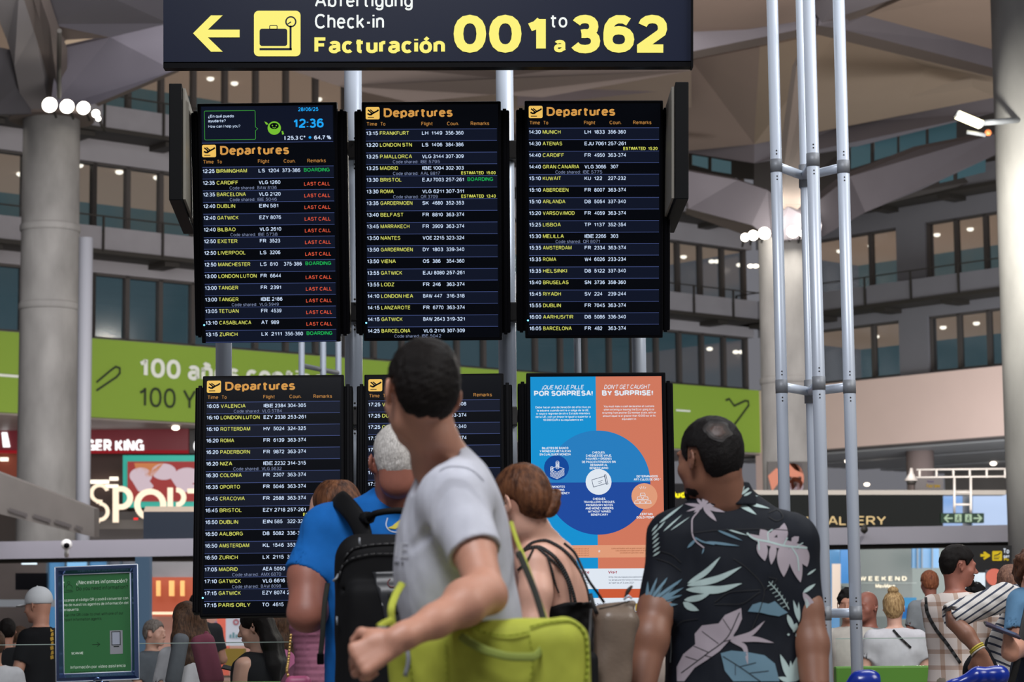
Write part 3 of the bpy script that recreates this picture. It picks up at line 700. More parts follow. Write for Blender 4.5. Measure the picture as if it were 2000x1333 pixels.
# wall lamp on the right column
wlp = root('street_lamp', P(1930, 245, 33.2), 'flat bright lamp head on an arm at the right column', 'lamp')
g = MB(); R_ = Euler((math.radians(8), math.radians(24), 0)).to_matrix(); p = P(1893, 233, 33.2)
g.box(p, (.44, .26, .10), R_); g.build('lamp_head', mat('lamp_grey', '#8a8d92', .5), wlp, bevel=.03)
g = MB(); g.box(p+R_@Vector((0, -.03, -.055)), (.38, .24, .02), R_); g.box(p+R_@Vector((0, -.135, 0)), (.38, .015, .085), R_); g.build('lamp_glass', emat('lamp_warm', '#fff2c0', 5), wlp)
g = MB(); g.tube([P(1920, 240, 33.2), P(1950, 238, 33.2), P(2012, 232, 33.75)], .045, 10); g.build('arm', M_alu2, wlp)
g = MB(); g.tube([P(1888, 258, 33.2), P(1925, 264, 33.2)], .03, 8); g.ball(P(1930, 259, 33.2), .05, 8, 1); g.build('sensor', [M_alu2, mat('sensor_orange', '#c4683a', .5)], wlp)
l = bpy.data.lights.new('street_lamp_light', 'POINT'); l.energy = 1000; l.color = (1, .96, .86); l.shadow_soft_size = .15
o = bpy.data.objects.new('street_lamp_light', l); COL.objects.link(o); o.location = P(1925, 380, 31.4)
# ------------------------------------------------------------------ roof: beams, arms and vault panels as solid slabs
rf = MB(); 
roof = struct('ceiling', MB().box((0, 78, 31), (130, 130, .4)), M_vault, label='brown vaulted concrete roof with crossing beams')
def slab(name, pts, m, off=(0, .6, .25), label=None):
    """pts: (px, py, D) corners of the visible face; extruded away by off"""
    g = MB(); g.prism([P(*q) for q in pts], off); o = g.build(name, m, roof)
    if label: o['label'] = label
    return o
def face(name, pts, m, off=(0, .8, .3)): return slab(name, pts, m, off)
# right part
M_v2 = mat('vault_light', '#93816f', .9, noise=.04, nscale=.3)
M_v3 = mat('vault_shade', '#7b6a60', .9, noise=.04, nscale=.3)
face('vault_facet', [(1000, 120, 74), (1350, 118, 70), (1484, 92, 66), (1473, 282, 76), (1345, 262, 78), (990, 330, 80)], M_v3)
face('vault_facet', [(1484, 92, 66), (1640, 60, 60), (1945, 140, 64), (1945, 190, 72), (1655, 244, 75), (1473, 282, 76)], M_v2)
face('vault_facet', [(1690, 30, 55), (1830, -30, 50), (1990, -30, 50), (1990, 110, 58)], M_vault)
face('vault_facet', [(1340, -40, 48), (1570, -40, 48), (1570, 40, 54), (1350, 75, 56)], M_v3)
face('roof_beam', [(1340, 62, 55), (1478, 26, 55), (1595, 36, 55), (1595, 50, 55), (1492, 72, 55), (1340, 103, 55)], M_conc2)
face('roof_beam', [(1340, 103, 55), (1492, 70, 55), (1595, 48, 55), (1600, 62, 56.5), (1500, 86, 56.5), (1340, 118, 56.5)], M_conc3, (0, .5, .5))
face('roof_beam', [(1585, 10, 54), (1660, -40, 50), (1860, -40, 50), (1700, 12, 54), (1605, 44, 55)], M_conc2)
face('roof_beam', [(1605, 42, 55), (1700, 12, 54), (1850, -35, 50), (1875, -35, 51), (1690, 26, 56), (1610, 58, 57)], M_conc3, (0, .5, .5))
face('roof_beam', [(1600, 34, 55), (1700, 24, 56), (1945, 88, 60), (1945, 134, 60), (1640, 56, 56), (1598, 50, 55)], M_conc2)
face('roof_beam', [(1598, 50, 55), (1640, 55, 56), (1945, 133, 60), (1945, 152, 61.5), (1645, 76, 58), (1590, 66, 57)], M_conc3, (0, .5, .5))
face('rim_beam', [(990, 322, 78), (1345, 259, 78), (1473, 280, 76), (1473, 319, 76), (1345, 299, 78), (990, 360, 78)], mat('rim_concrete', '#6c666a', .85))
face('rim_beam', [(1473, 280, 76), (1655, 241, 75), (1945, 178, 72), (1945, 219, 72), (1655, 291, 75), (1473, 319, 76)], M_conc2)
face('clerestory_wall', [(1345, 297, 82), (1473, 318, 80), (1473, 352, 80), (1345, 338, 82)], M_dark, (0, .3, .1))
face('clerestory_wall', [(1473, 318, 80), (1655, 288, 79), (1955, 212, 76), (1955, 345, 76), (1640, 420, 79), (1473, 430, 80)], mat('clerestory_dark', '#3a3634', .8), (0, .3, .1))
M_teal = mat('teal_pane', '#41616a', .2, .0, spec=.7)
for q in (((1662, 288), (1700, 278), (1700, 318), (1662, 330)), ((1708, 276), (1752, 265), (1752, 300), (1708, 314)), ((1757, 264), (1808, 250), (1808, 285), (1757, 300)), ((1814, 249), (1868, 236), (1868, 272), (1814, 284)), ((1835, 340), (1862, 330), (1862, 352), (1835, 358)), ((1870, 326), (1925, 306), (1925, 336), (1870, 350)), ((1352, 303), (1383, 308), (1383, 330), (1352, 322)), ((1390, 309), (1428, 316), (1428, 340), (1390, 334))):
    face('clerestory_pane', [(a, b, 74.8) for a, b in q], M_teal, (0, .1, .02))
face('column_arm', [(1335, 333, 64), (1440, 352, 63), (1500, 372, 62), (1512, 470, 61.5), (1468, 440, 62), (1345, 408, 64)], M_conc2, (0, 1.2, .3))
face('column_arm', [(1345, 408, 64), (1468, 440, 62), (1512, 470, 61.5), (1512, 480, 62.5), (1450, 455, 63.5), (1345, 420, 65)], M_conc3, (0, 1.0, .2))
face('column_arm', [(1595, 395, 61.5), (1660, 345, 63), (1800, 290, 65), (1950, 260, 66), (1950, 300, 66), (1800, 370, 65), (1690, 415, 63.5), (1600, 466, 61.5)], M_conc2, (0, 1.2, .3))
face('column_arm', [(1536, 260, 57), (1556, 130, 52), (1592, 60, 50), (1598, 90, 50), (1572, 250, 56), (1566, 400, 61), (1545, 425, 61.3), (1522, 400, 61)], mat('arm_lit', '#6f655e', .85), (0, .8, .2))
face('column_arm', [(1500, 372, 62), (1540, 405, 61), (1595, 395, 62), (1605, 440, 61), (1600, 466, 61), (1512, 470, 61)], M_conc2, (0, .6, .2))
# middle part, above the boards
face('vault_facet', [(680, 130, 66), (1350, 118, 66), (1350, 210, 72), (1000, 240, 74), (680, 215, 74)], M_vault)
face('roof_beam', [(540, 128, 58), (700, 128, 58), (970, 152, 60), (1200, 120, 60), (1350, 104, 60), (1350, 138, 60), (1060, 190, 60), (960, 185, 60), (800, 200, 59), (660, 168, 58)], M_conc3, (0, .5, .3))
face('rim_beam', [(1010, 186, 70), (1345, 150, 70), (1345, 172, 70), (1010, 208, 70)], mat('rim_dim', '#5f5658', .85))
# left part
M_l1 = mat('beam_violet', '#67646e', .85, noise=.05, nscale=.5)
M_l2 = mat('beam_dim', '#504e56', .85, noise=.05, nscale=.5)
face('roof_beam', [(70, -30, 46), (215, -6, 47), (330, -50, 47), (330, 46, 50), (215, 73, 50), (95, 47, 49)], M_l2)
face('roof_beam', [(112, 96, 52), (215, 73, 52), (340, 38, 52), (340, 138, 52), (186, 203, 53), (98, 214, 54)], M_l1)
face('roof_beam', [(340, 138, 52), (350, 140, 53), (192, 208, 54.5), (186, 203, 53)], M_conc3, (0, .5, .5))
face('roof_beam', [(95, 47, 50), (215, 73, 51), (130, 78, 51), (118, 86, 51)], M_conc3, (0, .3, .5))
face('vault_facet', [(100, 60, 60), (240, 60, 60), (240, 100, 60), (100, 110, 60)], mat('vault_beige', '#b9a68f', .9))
face('column_arm', [(-30, -30, 44), (38, -30, 44), (66, 60, 49), (96, 158, 54), (96, 214, 56), (45, 214, 56), (28, 130, 52), (14, 80, 50)], mat('arm_grey', '#7d7a7c', .85), (0, 1.0, .2))  # facets of one arm toned paler and darker to paint light and shade
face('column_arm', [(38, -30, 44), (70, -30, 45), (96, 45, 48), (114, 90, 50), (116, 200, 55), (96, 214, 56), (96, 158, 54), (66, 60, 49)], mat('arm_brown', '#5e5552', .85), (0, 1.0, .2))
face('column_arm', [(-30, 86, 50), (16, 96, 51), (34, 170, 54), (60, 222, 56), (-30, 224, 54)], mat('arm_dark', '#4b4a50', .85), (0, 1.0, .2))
g = MB(); g.tube([P(115, 190, 50.5), P(116, 60, 46)], .05, 8); tag(g.build('drain_pipe', M_dark), 'thin dark vertical pipe above the left lamp cluster', 'pipe')
# ------------------------------------------------------------------ lower zone: shops below the facades
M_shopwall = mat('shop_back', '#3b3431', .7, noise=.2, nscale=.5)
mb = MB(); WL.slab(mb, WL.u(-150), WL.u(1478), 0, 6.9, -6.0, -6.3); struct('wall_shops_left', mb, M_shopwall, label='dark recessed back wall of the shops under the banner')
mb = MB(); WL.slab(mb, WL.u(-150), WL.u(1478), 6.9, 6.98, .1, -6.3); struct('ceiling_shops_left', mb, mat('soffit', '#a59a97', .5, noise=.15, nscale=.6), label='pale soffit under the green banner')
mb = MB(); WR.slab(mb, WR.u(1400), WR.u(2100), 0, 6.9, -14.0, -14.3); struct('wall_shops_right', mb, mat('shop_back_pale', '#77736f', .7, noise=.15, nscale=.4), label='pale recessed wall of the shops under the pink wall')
slats = MB(); WR.slab(slats, WR.u(1400), WR.u(2100), 6.86, 6.98, .2, -14)
sof = struct('ceiling_shops_right', slats, mat('soffit_dim', '#6d6664', .5), label='silver slatted soffit under the pink wall')
M_slat = mat('slat_silver', '#a3a5a8', .4, .3)
for i in range(16):
    o0 = -.4-i*.85
    if i % 6 == 4: continue
    g = MB(); WR.slab(g, WR.u(1400), WR.u(2100), 6.76, 6.84, o0, o0-.6); g.build('ceiling_slat', M_slat, sof)
for q, t in (((1656, 900), 'round downlight left of the rightmost tower pole in the slatted soffit'), ((1693, 946), 'round downlight just above the black fascia, right of the tower'), ((1940, 905), 'downlight near the right column above the gantry, topmost of three'), ((1944, 925), 'downlight near the right column inside the gantry, middle of three'), ((1948, 943), 'downlight near the right column under the gantry, lowest of three')): downlight(*q, 6.8, .13, t, 'downlights in the slatted soffit')
for q, t in (((343, 835), 'round downlight above the right end of the red fascia, nearest the boards'), ((288, 848), 'round downlight just above the white food sign letters'), ((225, 850), 'faint round downlight above the red fascia beside the grey pipe')): downlight(*q, 6.9, .12, t, 'downlights above the red fascia')
def panel(name, px0, py0, px1, py1, D, m, label=None, cat=None, th=.15, parent=None, lift=0):
    g = MB(); g.prism([P(px0, py1, D), P(px1, py1, D), P(px1, py0, D), P(px0, py0, D)], (0, th, 0)); o = g.build(name, m, parent)
    if label: tag(o, label, cat)
    return o
# red fascia with white lettering
D = 70.5
b = root('shop_sign', P(180, 885, D), 'dark red fascia with glowing white letters above the food shop', 'shop sign')
panel('fascia', -60, 838, 368, 884, D, mat('fascia_red', '#5a1a22', .5, emit='#6a1622', es=.35), parent=b)
panel('fascia_edge', -60, 880, 368, 886, D-.1, emat('red_glow', '#a02028', .7), parent=b, th=.1)
f = Flat(plane_map(0, 0, 0, 0, D), .06); mw = emat('letter_white', '#ffffff', 1.6)
f.text(mw, 'BURGER KING', 119, 884, 25, 162, .05); f.poly(mw, [(3, 845), (14, 845), (20, 874), (6, 874)]); f.poly(mw, [(-20, 845), (-2, 845), (-6, 874), (-20, 874)]); f.build('lettering', b)
b = root('shop_sign', P(440, 885, D), 'dark fascia with white initial beside the red food sign', 'shop sign')
panel('fascia', 370, 840, 700, 886, D, mat('fascia_black', '#171214', .4), parent=b)
f = Flat(plane_map(0, 0, 0, 0, D), .06); f.text(mw, 'COFFEE', 378, 884, 24, 120, .05); f.build('lettering', b)
# teal framed screen with the food picture
b = root('menu_screen', P(320, 990, 69), 'large lit food picture in a teal frame behind the shop lettering', 'screen')
panel('screen_frame', 240, 890, 420, 992, 69, mat('frame_teal', '#1d9a8a', .4, emit='#1d9a8a', es=.5), parent=b)
panel('screen', 249, 902, 416, 980, 68.9, emat('screen_red', '#b24a48', .75), parent=b, th=.05)
f = Flat(plane_map(0, 0, 0, 0, 68.9), .05); mp_ = emat('screen_pale', '#d9c3cc', .9); mo_ = emat('screen_orange', '#d98a5a', .8)
f.poly(mo_, [(262, 905), (320, 905), (300, 930), (270, 935)])
for cx, cy, rx in ((275, 930, 22), (320, 922, 24), (366, 930, 26), (400, 935, 20)): f.circ(mp_, cx, cy, rx, ry=16)
f.poly(mp_, [(255, 935), (280, 925), (300, 950), (290, 965), (270, 960)]); f.poly(mp_, [(330, 930), (350, 920), (380, 950), (350, 960)]); f.poly(mp_, [(360, 945), (416, 950), (416, 960), (350, 962)])
f.build('picture', b)
# shop interior pieces behind SPORT
panel('shop_kiosk', 150, 885, 250, 1015, 71, mat('kiosk_brown', '#43302a', .6), 'dark brown shop unit below the white lettering', 'kiosk', .8)
panel('shop_kiosk', -40, 885, 60, 945, 71, mat('kiosk_rust', '#7c3824', .6, emit='#7c3824', es=.25), 'rust coloured shop unit left of the concrete column', 'kiosk', .2)
for i, (a, b_, c, d) in enumerate(((176, 938, 212, 945), (214, 932, 230, 939), (200, 947, 230, 953), (368, 956, 392, 965), (150, 961, 162, 976), (0, 894, 15, 901))):
    panel('light_bar', a, b_, c, d, 70.8, emat('bar_white', '#fff3de', 1.8), ['slim white light bar above the letter S', 'short white light bar highest above the shop letters', 'white light bar just above the letter P', 'white light bar right of the food screen', 'small square light left of the letter S', 'small warm light left of the concrete column'][i], 'light', .1)
b = root('shop_sign', P(280, 1025, 60), 'large round warm white neon letters spelling SPORT', 'shop sign')
f = Flat(plane_map(0, 0, 0, 0, 60), .0); ms = emat('letter_warm', '#ffe9cc', 1.25)
def stroke(f, m, pts, w): f.line(m, pts, w)
f.circ(ms, 194, 964, 19, 12.5, 20, 270); f.circ(ms, 194, 1000, 19, 12.5, -90, 90, ); f.rect(ms, 188, 977, 199, 984); f.circ(ms, 194, 1002, 20, 13.5, 200, 270)
f.rect(ms, 220, 952, 231, 1021); f.circ(ms, 236, 973, 23, 12.5, -90, 90); f.rect(ms, 230, 950, 237, 960.5); f.rect(ms, 230, 985.5, 237, 996)
f.circ(ms, 293, 986, 31, 20, 0, 360, ry=38); f.rect(ms, 327, 953, 337, 1021); f.circ(ms, 344, 972, 19, 10, -90, 90); f.line(ms, [(345, 992), (362, 1020)], 9)
f.rect(ms, 366, 955, 420, 964); f.rect(ms, 388, 955, 398, 1021); o = f.build('lettering', b)
md = o.modifiers.new('thick', 'SOLIDIFY'); md.thickness = .08
panel('fascia', 150, 1016, 420, 1034, 60.5, M_dark, parent=b, th=.3)
panel('shop_counter', 150, 1000, 285, 1283, 62, mat('counter_black', '#191514', .4), 'black shop counter under the round letters', 'counter', .6)
panel('red_lamp', 261, 1012, 269, 1021, 61, emat('lamp_red', '#ff3030', 1.2), 'tiny red lamp on the black counter', 'lamp', .05)
b = root('display_case', P(330, 1056, 40.2), 'dark blue slanted display box with pale top, left of the lower board', 'display')
panel('case_body', 280, 1000, 386, 1055, 40.1, mat('case_navy', '#131c28', .35), parent=b, th=.4); 
g = MB(); g.prism([P(280, 1001, 40.1), P(386, 1001, 40.1), P(383, 990, 40.7), P(284, 990, 40.7)], (0, .3, -.05)); g.build('case_top', mat('case_top', '#9c8f80', .5), b)
# sloping concrete parapet at the left, and the long lintel
g = MB(); g.prism([P(-60, 902, 39), P(184, 994, 42), P(184, 1050, 42), P(-60, 990, 39)], (0, .5, .02)); o = g.build('stair_parapet', mat('parapet', '#5f5b58', .8, noise=.12, nscale=1.2)); tag(o, 'sloping concrete stair parapet crossing before the left column', 'parapet')
rt_ = root('stair_parapet_notice', P(90, 1020, 40), 'worn dark stencilled marks along the sloping parapet', 'marking')
f = Flat(lambda u, v, l=0: P(u, v, 38.9+(u+60)/244*3-l), .03); mm_ = mat('mark_dark', '#4a4646', .8)
for x0, x1, y0 in ((18, 54, 992), (66, 100, 1004), (108, 140, 1015), (148, 162, 1026)): f.poly(mm_, [(x0, y0), (x1, y0+(x1-x0)*.33), (x1, y0+(x1-x0)*.33+7), (x0, y0+7)])
f.build('stencil', rt_)
lint = MB(); lint.prism([P(-80, 1060, 40), P(2080, 1024, 37), P(2080, 1057, 37), P(-80, 1094, 40)], (0, .6, .0))
struct('trim_2', lint, mat('lintel_metal', '#8e8c96', .5, .2, noise=.06, nscale=.8), label='long grey lintel beam running behind the boards above the shop level')
g = MB(); g.tube([P(-80, 1096, 40.2), P(2080, 1060, 37.2)], .06, 8); o = g.build('lintel_shadow', M_dark); o['kind'] = 'structure'; o['label'] = 'dark strip added as the shadow under the long lintel'  # dark tube stands in for the shade below the lintel
# camera on the lintel
b = root('security_camera', P(130, 1075, 39), 'white dome security camera on the lintel, above the green poster', 'camera')
g = MB(); g.ball(P(130, 1064, 39), (.095, .095, .09), 12); g.build('dome', mat('cctv_white', '#d8d8d8', .4), b)
g = MB(); g.ball(P(130, 1066, 38.93), (.052, .04, .052), 10); g.build('lens', M_black, b)
g = MB(); g.tube([P(130, 1072, 39.1), P(130, 1086, 39.3)], .04, 10); g.build('mount', mat('cctv_white', '#d8d8d8'), b)
b = root('security_camera', P(1689, 1045, 37), 'dark half dome camera on the lintel beside the tower pole', 'camera')
g = MB(); g.ball(P(1688, 1035, 37), (.06, .06, .06), 10); g.build('dome', M_dark, b); g = MB(); g.tube([P(1688, 1028, 37.1), P(1688, 1040, 37.4)], .03, 8); g.build('mount', M_dark, b)
# right shop fascia with gold letters
b = root('shop_sign', P(1660, 1030, 50), 'black fascia with gold capital letters behind the pole tower', 'shop sign')
panel('fascia', 1470, 968, 1842, 1030, 50, mat('fascia_ink', '#080b0b', .5, spec=.05), parent=b, th=.4)
panel('wall_below', 1470, 1031, 1842, 1302, 50.1, M_shopwall, parent=b, th=.3)
f = Flat(plane_map(0, 0, 0, 0, 50), .03); mg = mat('gold_letter', '#8f7b4c', .5)
f.text(mg, 'FASHION  GALLERY', 1452, 1026, 17, 278, .0); f.build('lettering', b)
panel('counter_ledge', 1440, 958, 1965, 967, 50, mat('ledge_metal', '#6c6963', .5, .2), 'bright metal ledge along the top of the black fascia', 'ledge', .5)
panel('glass_screen', 1842, 966, 1880, 1030, 52, mat('glaze_blue', '#2d5c8c', .2, emit='#2d66a0', es=.4), 'deep blue glass panel right of the black fascia', 'glass panel', .1)
panel('glass_screen', 1900, 966, 1975, 1030, 52, mat('glaze_pale', '#56657a', .4, emit='#8fb0dc', es=.55), 'pale sky blue glass panel beside the right column', 'glass panel', .1)
panel('glass_screen', 1880, 966, 1900, 1030, 52.5, mat('glaze_dark', '#39434c', .3), 'dark narrow panel behind the exit sign', 'glass panel', .1)
b = root('advert', P(1540, 965, 60.9), 'photo poster of a painted orange and black face on the far column', 'poster')
panel('poster_board', 1499, 902, 1583, 965, 60.9, mat('poster_black', '#160c0b', .4), parent=b, th=.15)
f = Flat(plane_map(0, 0, 0, 0, 60.9), .02); mA = mat('poster_orange', '#b0674c', .5, emit='#b0674c', es=.2); mB = mat('poster_lilac', '#8d7f8c', .5); mC = mat('poster_soot', '#2a2428', .5)
f.circ(mA, 1548, 935, 22, ry=30); f.circ(mB, 1552, 950, 17, ry=18); f.poly(mC, [(1540, 905), (1566, 903), (1568, 925), (1552, 918)]); f.circ(mC, 1542, 935, 5, ry=4); f.circ(mC, 1562, 935, 4); f.poly(mC, [(1550, 942), (1558, 942), (1556, 962), (1552, 962)])
f.poly(mA, [(1500, 930), (1516, 915), (1528, 918), (1520, 945), (1508, 960)]); f.build('picture', b)
# ladder frame with the exit sign
b = root('gantry', P(1880, 1000, 45), 'white ladder shaped metal gantry over the exit sign', 'gantry')
g = MB()
for y in (918, 933): g.tube([P(1790, y, 45), P(1975, y-2, 45)], .018, 8)
for x in (1796, 1829, 1862, 1894, 1927, 1963): g.tube([P(x, 917, 45), P(x, 934, 45)], .022, 8)
g.build('truss', mat('truss_white', '#86837f', .5), b)
for x in (1864, 1896):
    g = MB(); g.tube([P(x, 933, 45), P(x, 1006, 45)], .025, 8); g.build('post', mat('truss_white', '#cfcac4'), b)
g = MB(); g.tube([P(1864, 986, 45), P(1896, 986, 45)], .022, 8); g.tube([P(1864, 962, 45), P(1896, 962, 45)], .015, 8); g.build('rung', mat('truss_white', '#cfcac4'), b)
b = root('exit_sign', P(1880, 1023, 44.8), 'dark green emergency exit sign with white arrows and running figures', 'sign')
panel('sign_box', 1838, 1003, 1922, 1022, 44.8, mat('exit_green', '#0c1e16', .6, spec=.1), parent=b, th=.15)
f = Flat(plane_map(0, 0, 0, 0, 44.8), .02); mx_ = emat('exit_pale', '#b9d2b2', .9)
f.line(mx_, [(1845, 1013), (1860, 1013)], 3); f.line(mx_, [(1852, 1006), (1845, 1013), (1852, 1020)], 3); f.line(mx_, [(1902, 1013), (1917, 1013)], 3); f.line(mx_, [(1910, 1006), (1917, 1013), (1910, 1020)], 3)
for x in (1865, 1885):
    f.rrect(mx_, x, 1005, x+13, 1020, 1); mk = mat('exit_green', '#10281e'); f.circ(mk, x+7, 1008.5, 1.5, lift=.03); f.line(mk, [(x+7, 1011), (x+6, 1014), (x+9, 1018)], 2, .03); f.line(mk, [(x+6, 1014), (x+3, 1018)], 1.6, .03); f.line(mk, [(x+3, 1012), (x+10, 1012)], 1.3, .03)
f.build('pictograms', b)
b = root('hanging_sign', P(1815, 956, 52), 'small black hanging sign with yellow lettering under the gantry', 'sign')
panel('sign_box', 1787, 935, 1842, 957, 52, mat('sign_plum', '#1c1215', .4), parent=b); f = Flat(plane_map(0, 0, 0, 0, 52), .02); f.text(emat('yellow_soft', '#c8a020', .8), 'Fast lane', 1810, 953, 7, 26, .03); f.text(emat('violet_soft', '#7a6aa0', .6), 'Priority', 1812, 943, 4, 12, .02); f.build('lettering', b)
b = root('hanging_lamp', P(1780, 930, 51), 'white bell shaped lamp hanging left of the exit gantry', 'lamp')
g = MB(); g.tube([P(1780, 915, 51), P(1780, 925, 51), P(1780, 940, 51)], [.03, .05, .16], 14); g.build('shade', mat('lamp_white', '#b5b0ab', .5), b); g = MB(); g.tube([P(1780, 940, 51), P(1780, 947, 51)], [.12, .09], 12); g.build('bulb_cap', M_dark, b)
b = root('hanging_sign', P(1318, 990, 48), 'black sign with bright yellow lettering right of the poster display', 'sign')
panel('sign_box', 1290, 945, 1400, 1000, 48, M_black, parent=b); f = Flat(plane_map(0, 0, 0, 0, 48), .03); f.text(emat('yellow_hot', '#f4e414', 1.4), 'Salud', 1293, 973, 13, 46, .05); f.build('lettering', b)
# inner column under the soffit at the right
b = MB(); c = P(1797, 900, 82); b.tube([(c.x, c.y, 0), (c.x, c.y, 6.85)], 27*S(82), 24); tag(b.build('column', mat('pink_column', '#8f7f7b', .8)), 'far pinkish column under the slatted soffit beside the gantry', 'column')
# lower shop row seen under the lintel
def glow(name, col, s, base=None): return mat(name, base or col, .4, emit=col, es=s)
panel('shop_unit', -60, 1096, 96, 1245, 47, mat('front_umber', '#39312e', .5, noise=.2, nscale=1), 'dark shop front at far left under the lintel', 'shop front', .3)
panel('ceiling_light', 42, 1092, 70, 1103, 44, emat('cool_white', '#dff2ff', 1.6), 'short cool white light panel at far left under the lintel', 'light', .1)
panel('television', 30, 1120, 91, 1153, 45, M_black, 'black switched off screen above the white cap', 'screen', .12)
panel('grey_counter', -60, 1172, 110, 1186, 44, mat('counter_grey', '#70767c', .5), 'grey counter top behind the man in the white cap', 'counter', .6)
M_bg1 = glow('blue_glass_lit', '#4a86b8', .45, '#28506e'); M_bg2 = glow('blue_glass_pale', '#7fb4dc', .7, '#406a8a')
b = root('shop_window', P(190, 1330, 46), 'blue daylight glazed front behind the green information poster', 'glass front')
panel('glass_panel', 92, 1090, 212, 1300, 46, M_bg1, parent=b, th=.1); panel('glass_panel', 128, 1093, 172, 1110, 45.9, M_bg2, parent=b, th=.05)
for x in (92, 128, 172, 210, 236): panel('glazing_bar', x-2, 1090, x+2, 1300, 45.85, mat('bar_steel', '#31424f', .4), parent=b, th=.12)
panel('glass_panel', 212, 1090, 292, 1300, 46.2, mat('front_slate', '#4b5058', .4, noise=.2, nscale=1), parent=b, th=.1)
panel('glass_column', 264, 1088, 292, 1333, 34, glow('column_glass', '#46688a', .35, '#54646f'), 'bluish glass covered column right of the information poster', 'column', .25)
panel('shop_interior', 292, 1128, 400, 1205, 44, glow('shop_orange', '#cc5c3c', .55, '#5c2c1e'), 'glowing orange shop interior beside the lower board', 'shop front', .3)
panel('shop_interior', 292, 1098, 410, 1130, 44.2, mat('front_grey', '#6e6f72', .5, noise=.2, nscale=1.3), 'grey band over the orange shop interior', 'shop front', .3)
panel('shop_shelf', 296, 1196, 350, 1201, 43, emat('shelf_glow', '#ffd9b8', 1.4), 'bright lit shelf edge in the orange shop', 'shelf', .1)
panel('shop_interior', 292, 1201, 620, 1320, 44.5, glow('shop_peach', '#c08c7c', .42, '#6a524c'), 'peach lit shop interior behind the seated travellers', 'shop front', .3)
for i, (x, wd) in enumerate(((305, 8), (330, 10), (352, 8))): panel('shop_fixture', x, 1135, x+wd, 1165, 43.8, glow('fixture_yellow', '#d8a060', .5), ['leftmost yellow hanging strip in the orange shop', 'middle yellow hanging strip in the orange shop', 'rightmost yellow hanging strip in the orange shop'][i], 'decoration', .08)
panel('shop_pillar', 424, 1204, 446, 1320, 42, glow('pillar_red', '#c85a48', .45, '#a85040'), 'coral lit pillar between the white panels', 'pillar', .2)
b = root('standing_notice', P(457, 1262, 40), 'pale grey notice board with a small red emblem behind the seated woman', 'notice')
panel('board', 441, 1206, 478, 1262, 40, glow('notice_grey', '#a9acb4', .45, '#989ca6'), parent=b); f = Flat(plane_map(0, 0, 0, 0, 40), .02); f.circ(mat('notice_red', '#a0505a', .5), 461, 1216, 6, 3); 
for i, x in enumerate((448, 454, 460, 466)): f.rect(mat('notice_teal', '#5c8890', .5), x, 1240-i % 2*4, x+4, 1247)
f.build('print', b)
b = root('blue_emblem', P(421, 1230, 39), 'small blue winged emblem hanging over the peach shop', 'emblem')
f = Flat(plane_map(0, 0, 0, 0, 39), 0); mbx = emat('emblem_blue', '#1f4fa8', .7); f.poly(mbx, [(421, 1214), (415, 1222), (416, 1229), (411, 1230), (413, 1224)]); f.poly(mbx, [(421, 1214), (426, 1220), (433, 1230), (426, 1228), (424, 1224)]); o = f.build('emblem', b); o.modifiers.new('t', 'SOLIDIFY').thickness = .03
panel('yellow_counter', 440, 1268, 476, 1302, 22, mat('yellow_panel', '#b08f30', .5), 'slanted yellow counter panel between the seated women', 'panel', .2)
# right side, under the lintel
panel('shop_window', 1540, 1062, 1640, 1330, 46, M_bg1, 'blue daylight window left of the tower poles under the lintel', 'glass front', .1)
panel('shop_window', 1626, 1102, 1642, 1200, 45, glow('cream_light', '#f0dccb', .7, '#605850'), 'narrow cream lit opening between the tower poles', 'glass front', .1)
panel('shop_window', 1642, 1072, 1668, 1140, 45.5, glow('blue_deep', '#2f78b8', .7, '#204a70'), 'saturated blue glass strip between the tower poles', 'glass front', .1)
b = root('shop_unit', P(1740, 1250, 44), 'grey green shop wall with small cream lettering', 'shop front')
panel('wall_panel', 1640, 1072, 1860, 1330, 46.5, mat('wall_sage', '#3a4747', .5, noise=.08, nscale=1), parent=b)
panel('wall_panel', 1676, 1072, 1782, 1205, 44, mat('wall_sage2', '#333f3f', .4, noise=.06, nscale=1), parent=b)
f = Flat(plane_map(0, 0, 0, 0, 44), .03); mcr = glow('cream_letter', '#b0ac98', .3); f.text(mcr, 'W E E K E N D', 1679, 1135, 8.5, 92, .03); f.text(mcr, 'MaxMara', 1710, 1149, 7.5, 38, .04); f.rect(mat('wall_line', '#6f7b78', .5), 1660, 1139, 1790, 1140); f.build('lettering', b)
panel('shop_window', 1782, 1072, 1834, 1110, 43, M_bg1, 'bright blue window left of the dark haired man', 'glass front', .1)
for i, x in enumerate((1792, 1801, 1821)): panel('door_rod', x-1.5, 1070, x+1.5, 1112, 42.9, mat('bar_steel', '#31424f'), ['leftmost dark bar of the bright blue window', 'middle dark bar of the bright blue window', 'rightmost dark bar of the bright blue window'][i], 'bar', .05)
panel('blue_display', 1758, 1168, 1790, 1210, 38, glow('display_sky', '#4a9cd0', .6, '#2d6a94'), 'sky blue display with darker peak beside the blond woman', 'display', .2)
f = Flat(plane_map(0, 0, 0, 0, 38), .03); f.poly(glow('display_deep', '#1c5c9c', .6), [(1760, 1208), (1770, 1186), (1776, 1196), (1780, 1192), (1788, 1208)])
b = root('display_mark', P(1775, 1200, 38), 'dark blue peak shape on the sky blue display', 'emblem'); f.build('emblem', b)
panel('ceiling_light', 1900, 1058, 1974, 1065, 40, emat('strip_white', '#dfe6ea', .8), 'long dim white light strip over the yellow arrow sign', 'light', .1)
b = root('direction_sign', P(1930, 1130, 30), 'dark hanging sign with yellow arrow and yellow square, beside the right column', 'sign')
panel('sign_box', 1885, 1066, 1976, 1119, 30, mat('sign_char', '#2c2b2b', .5), parent=b)
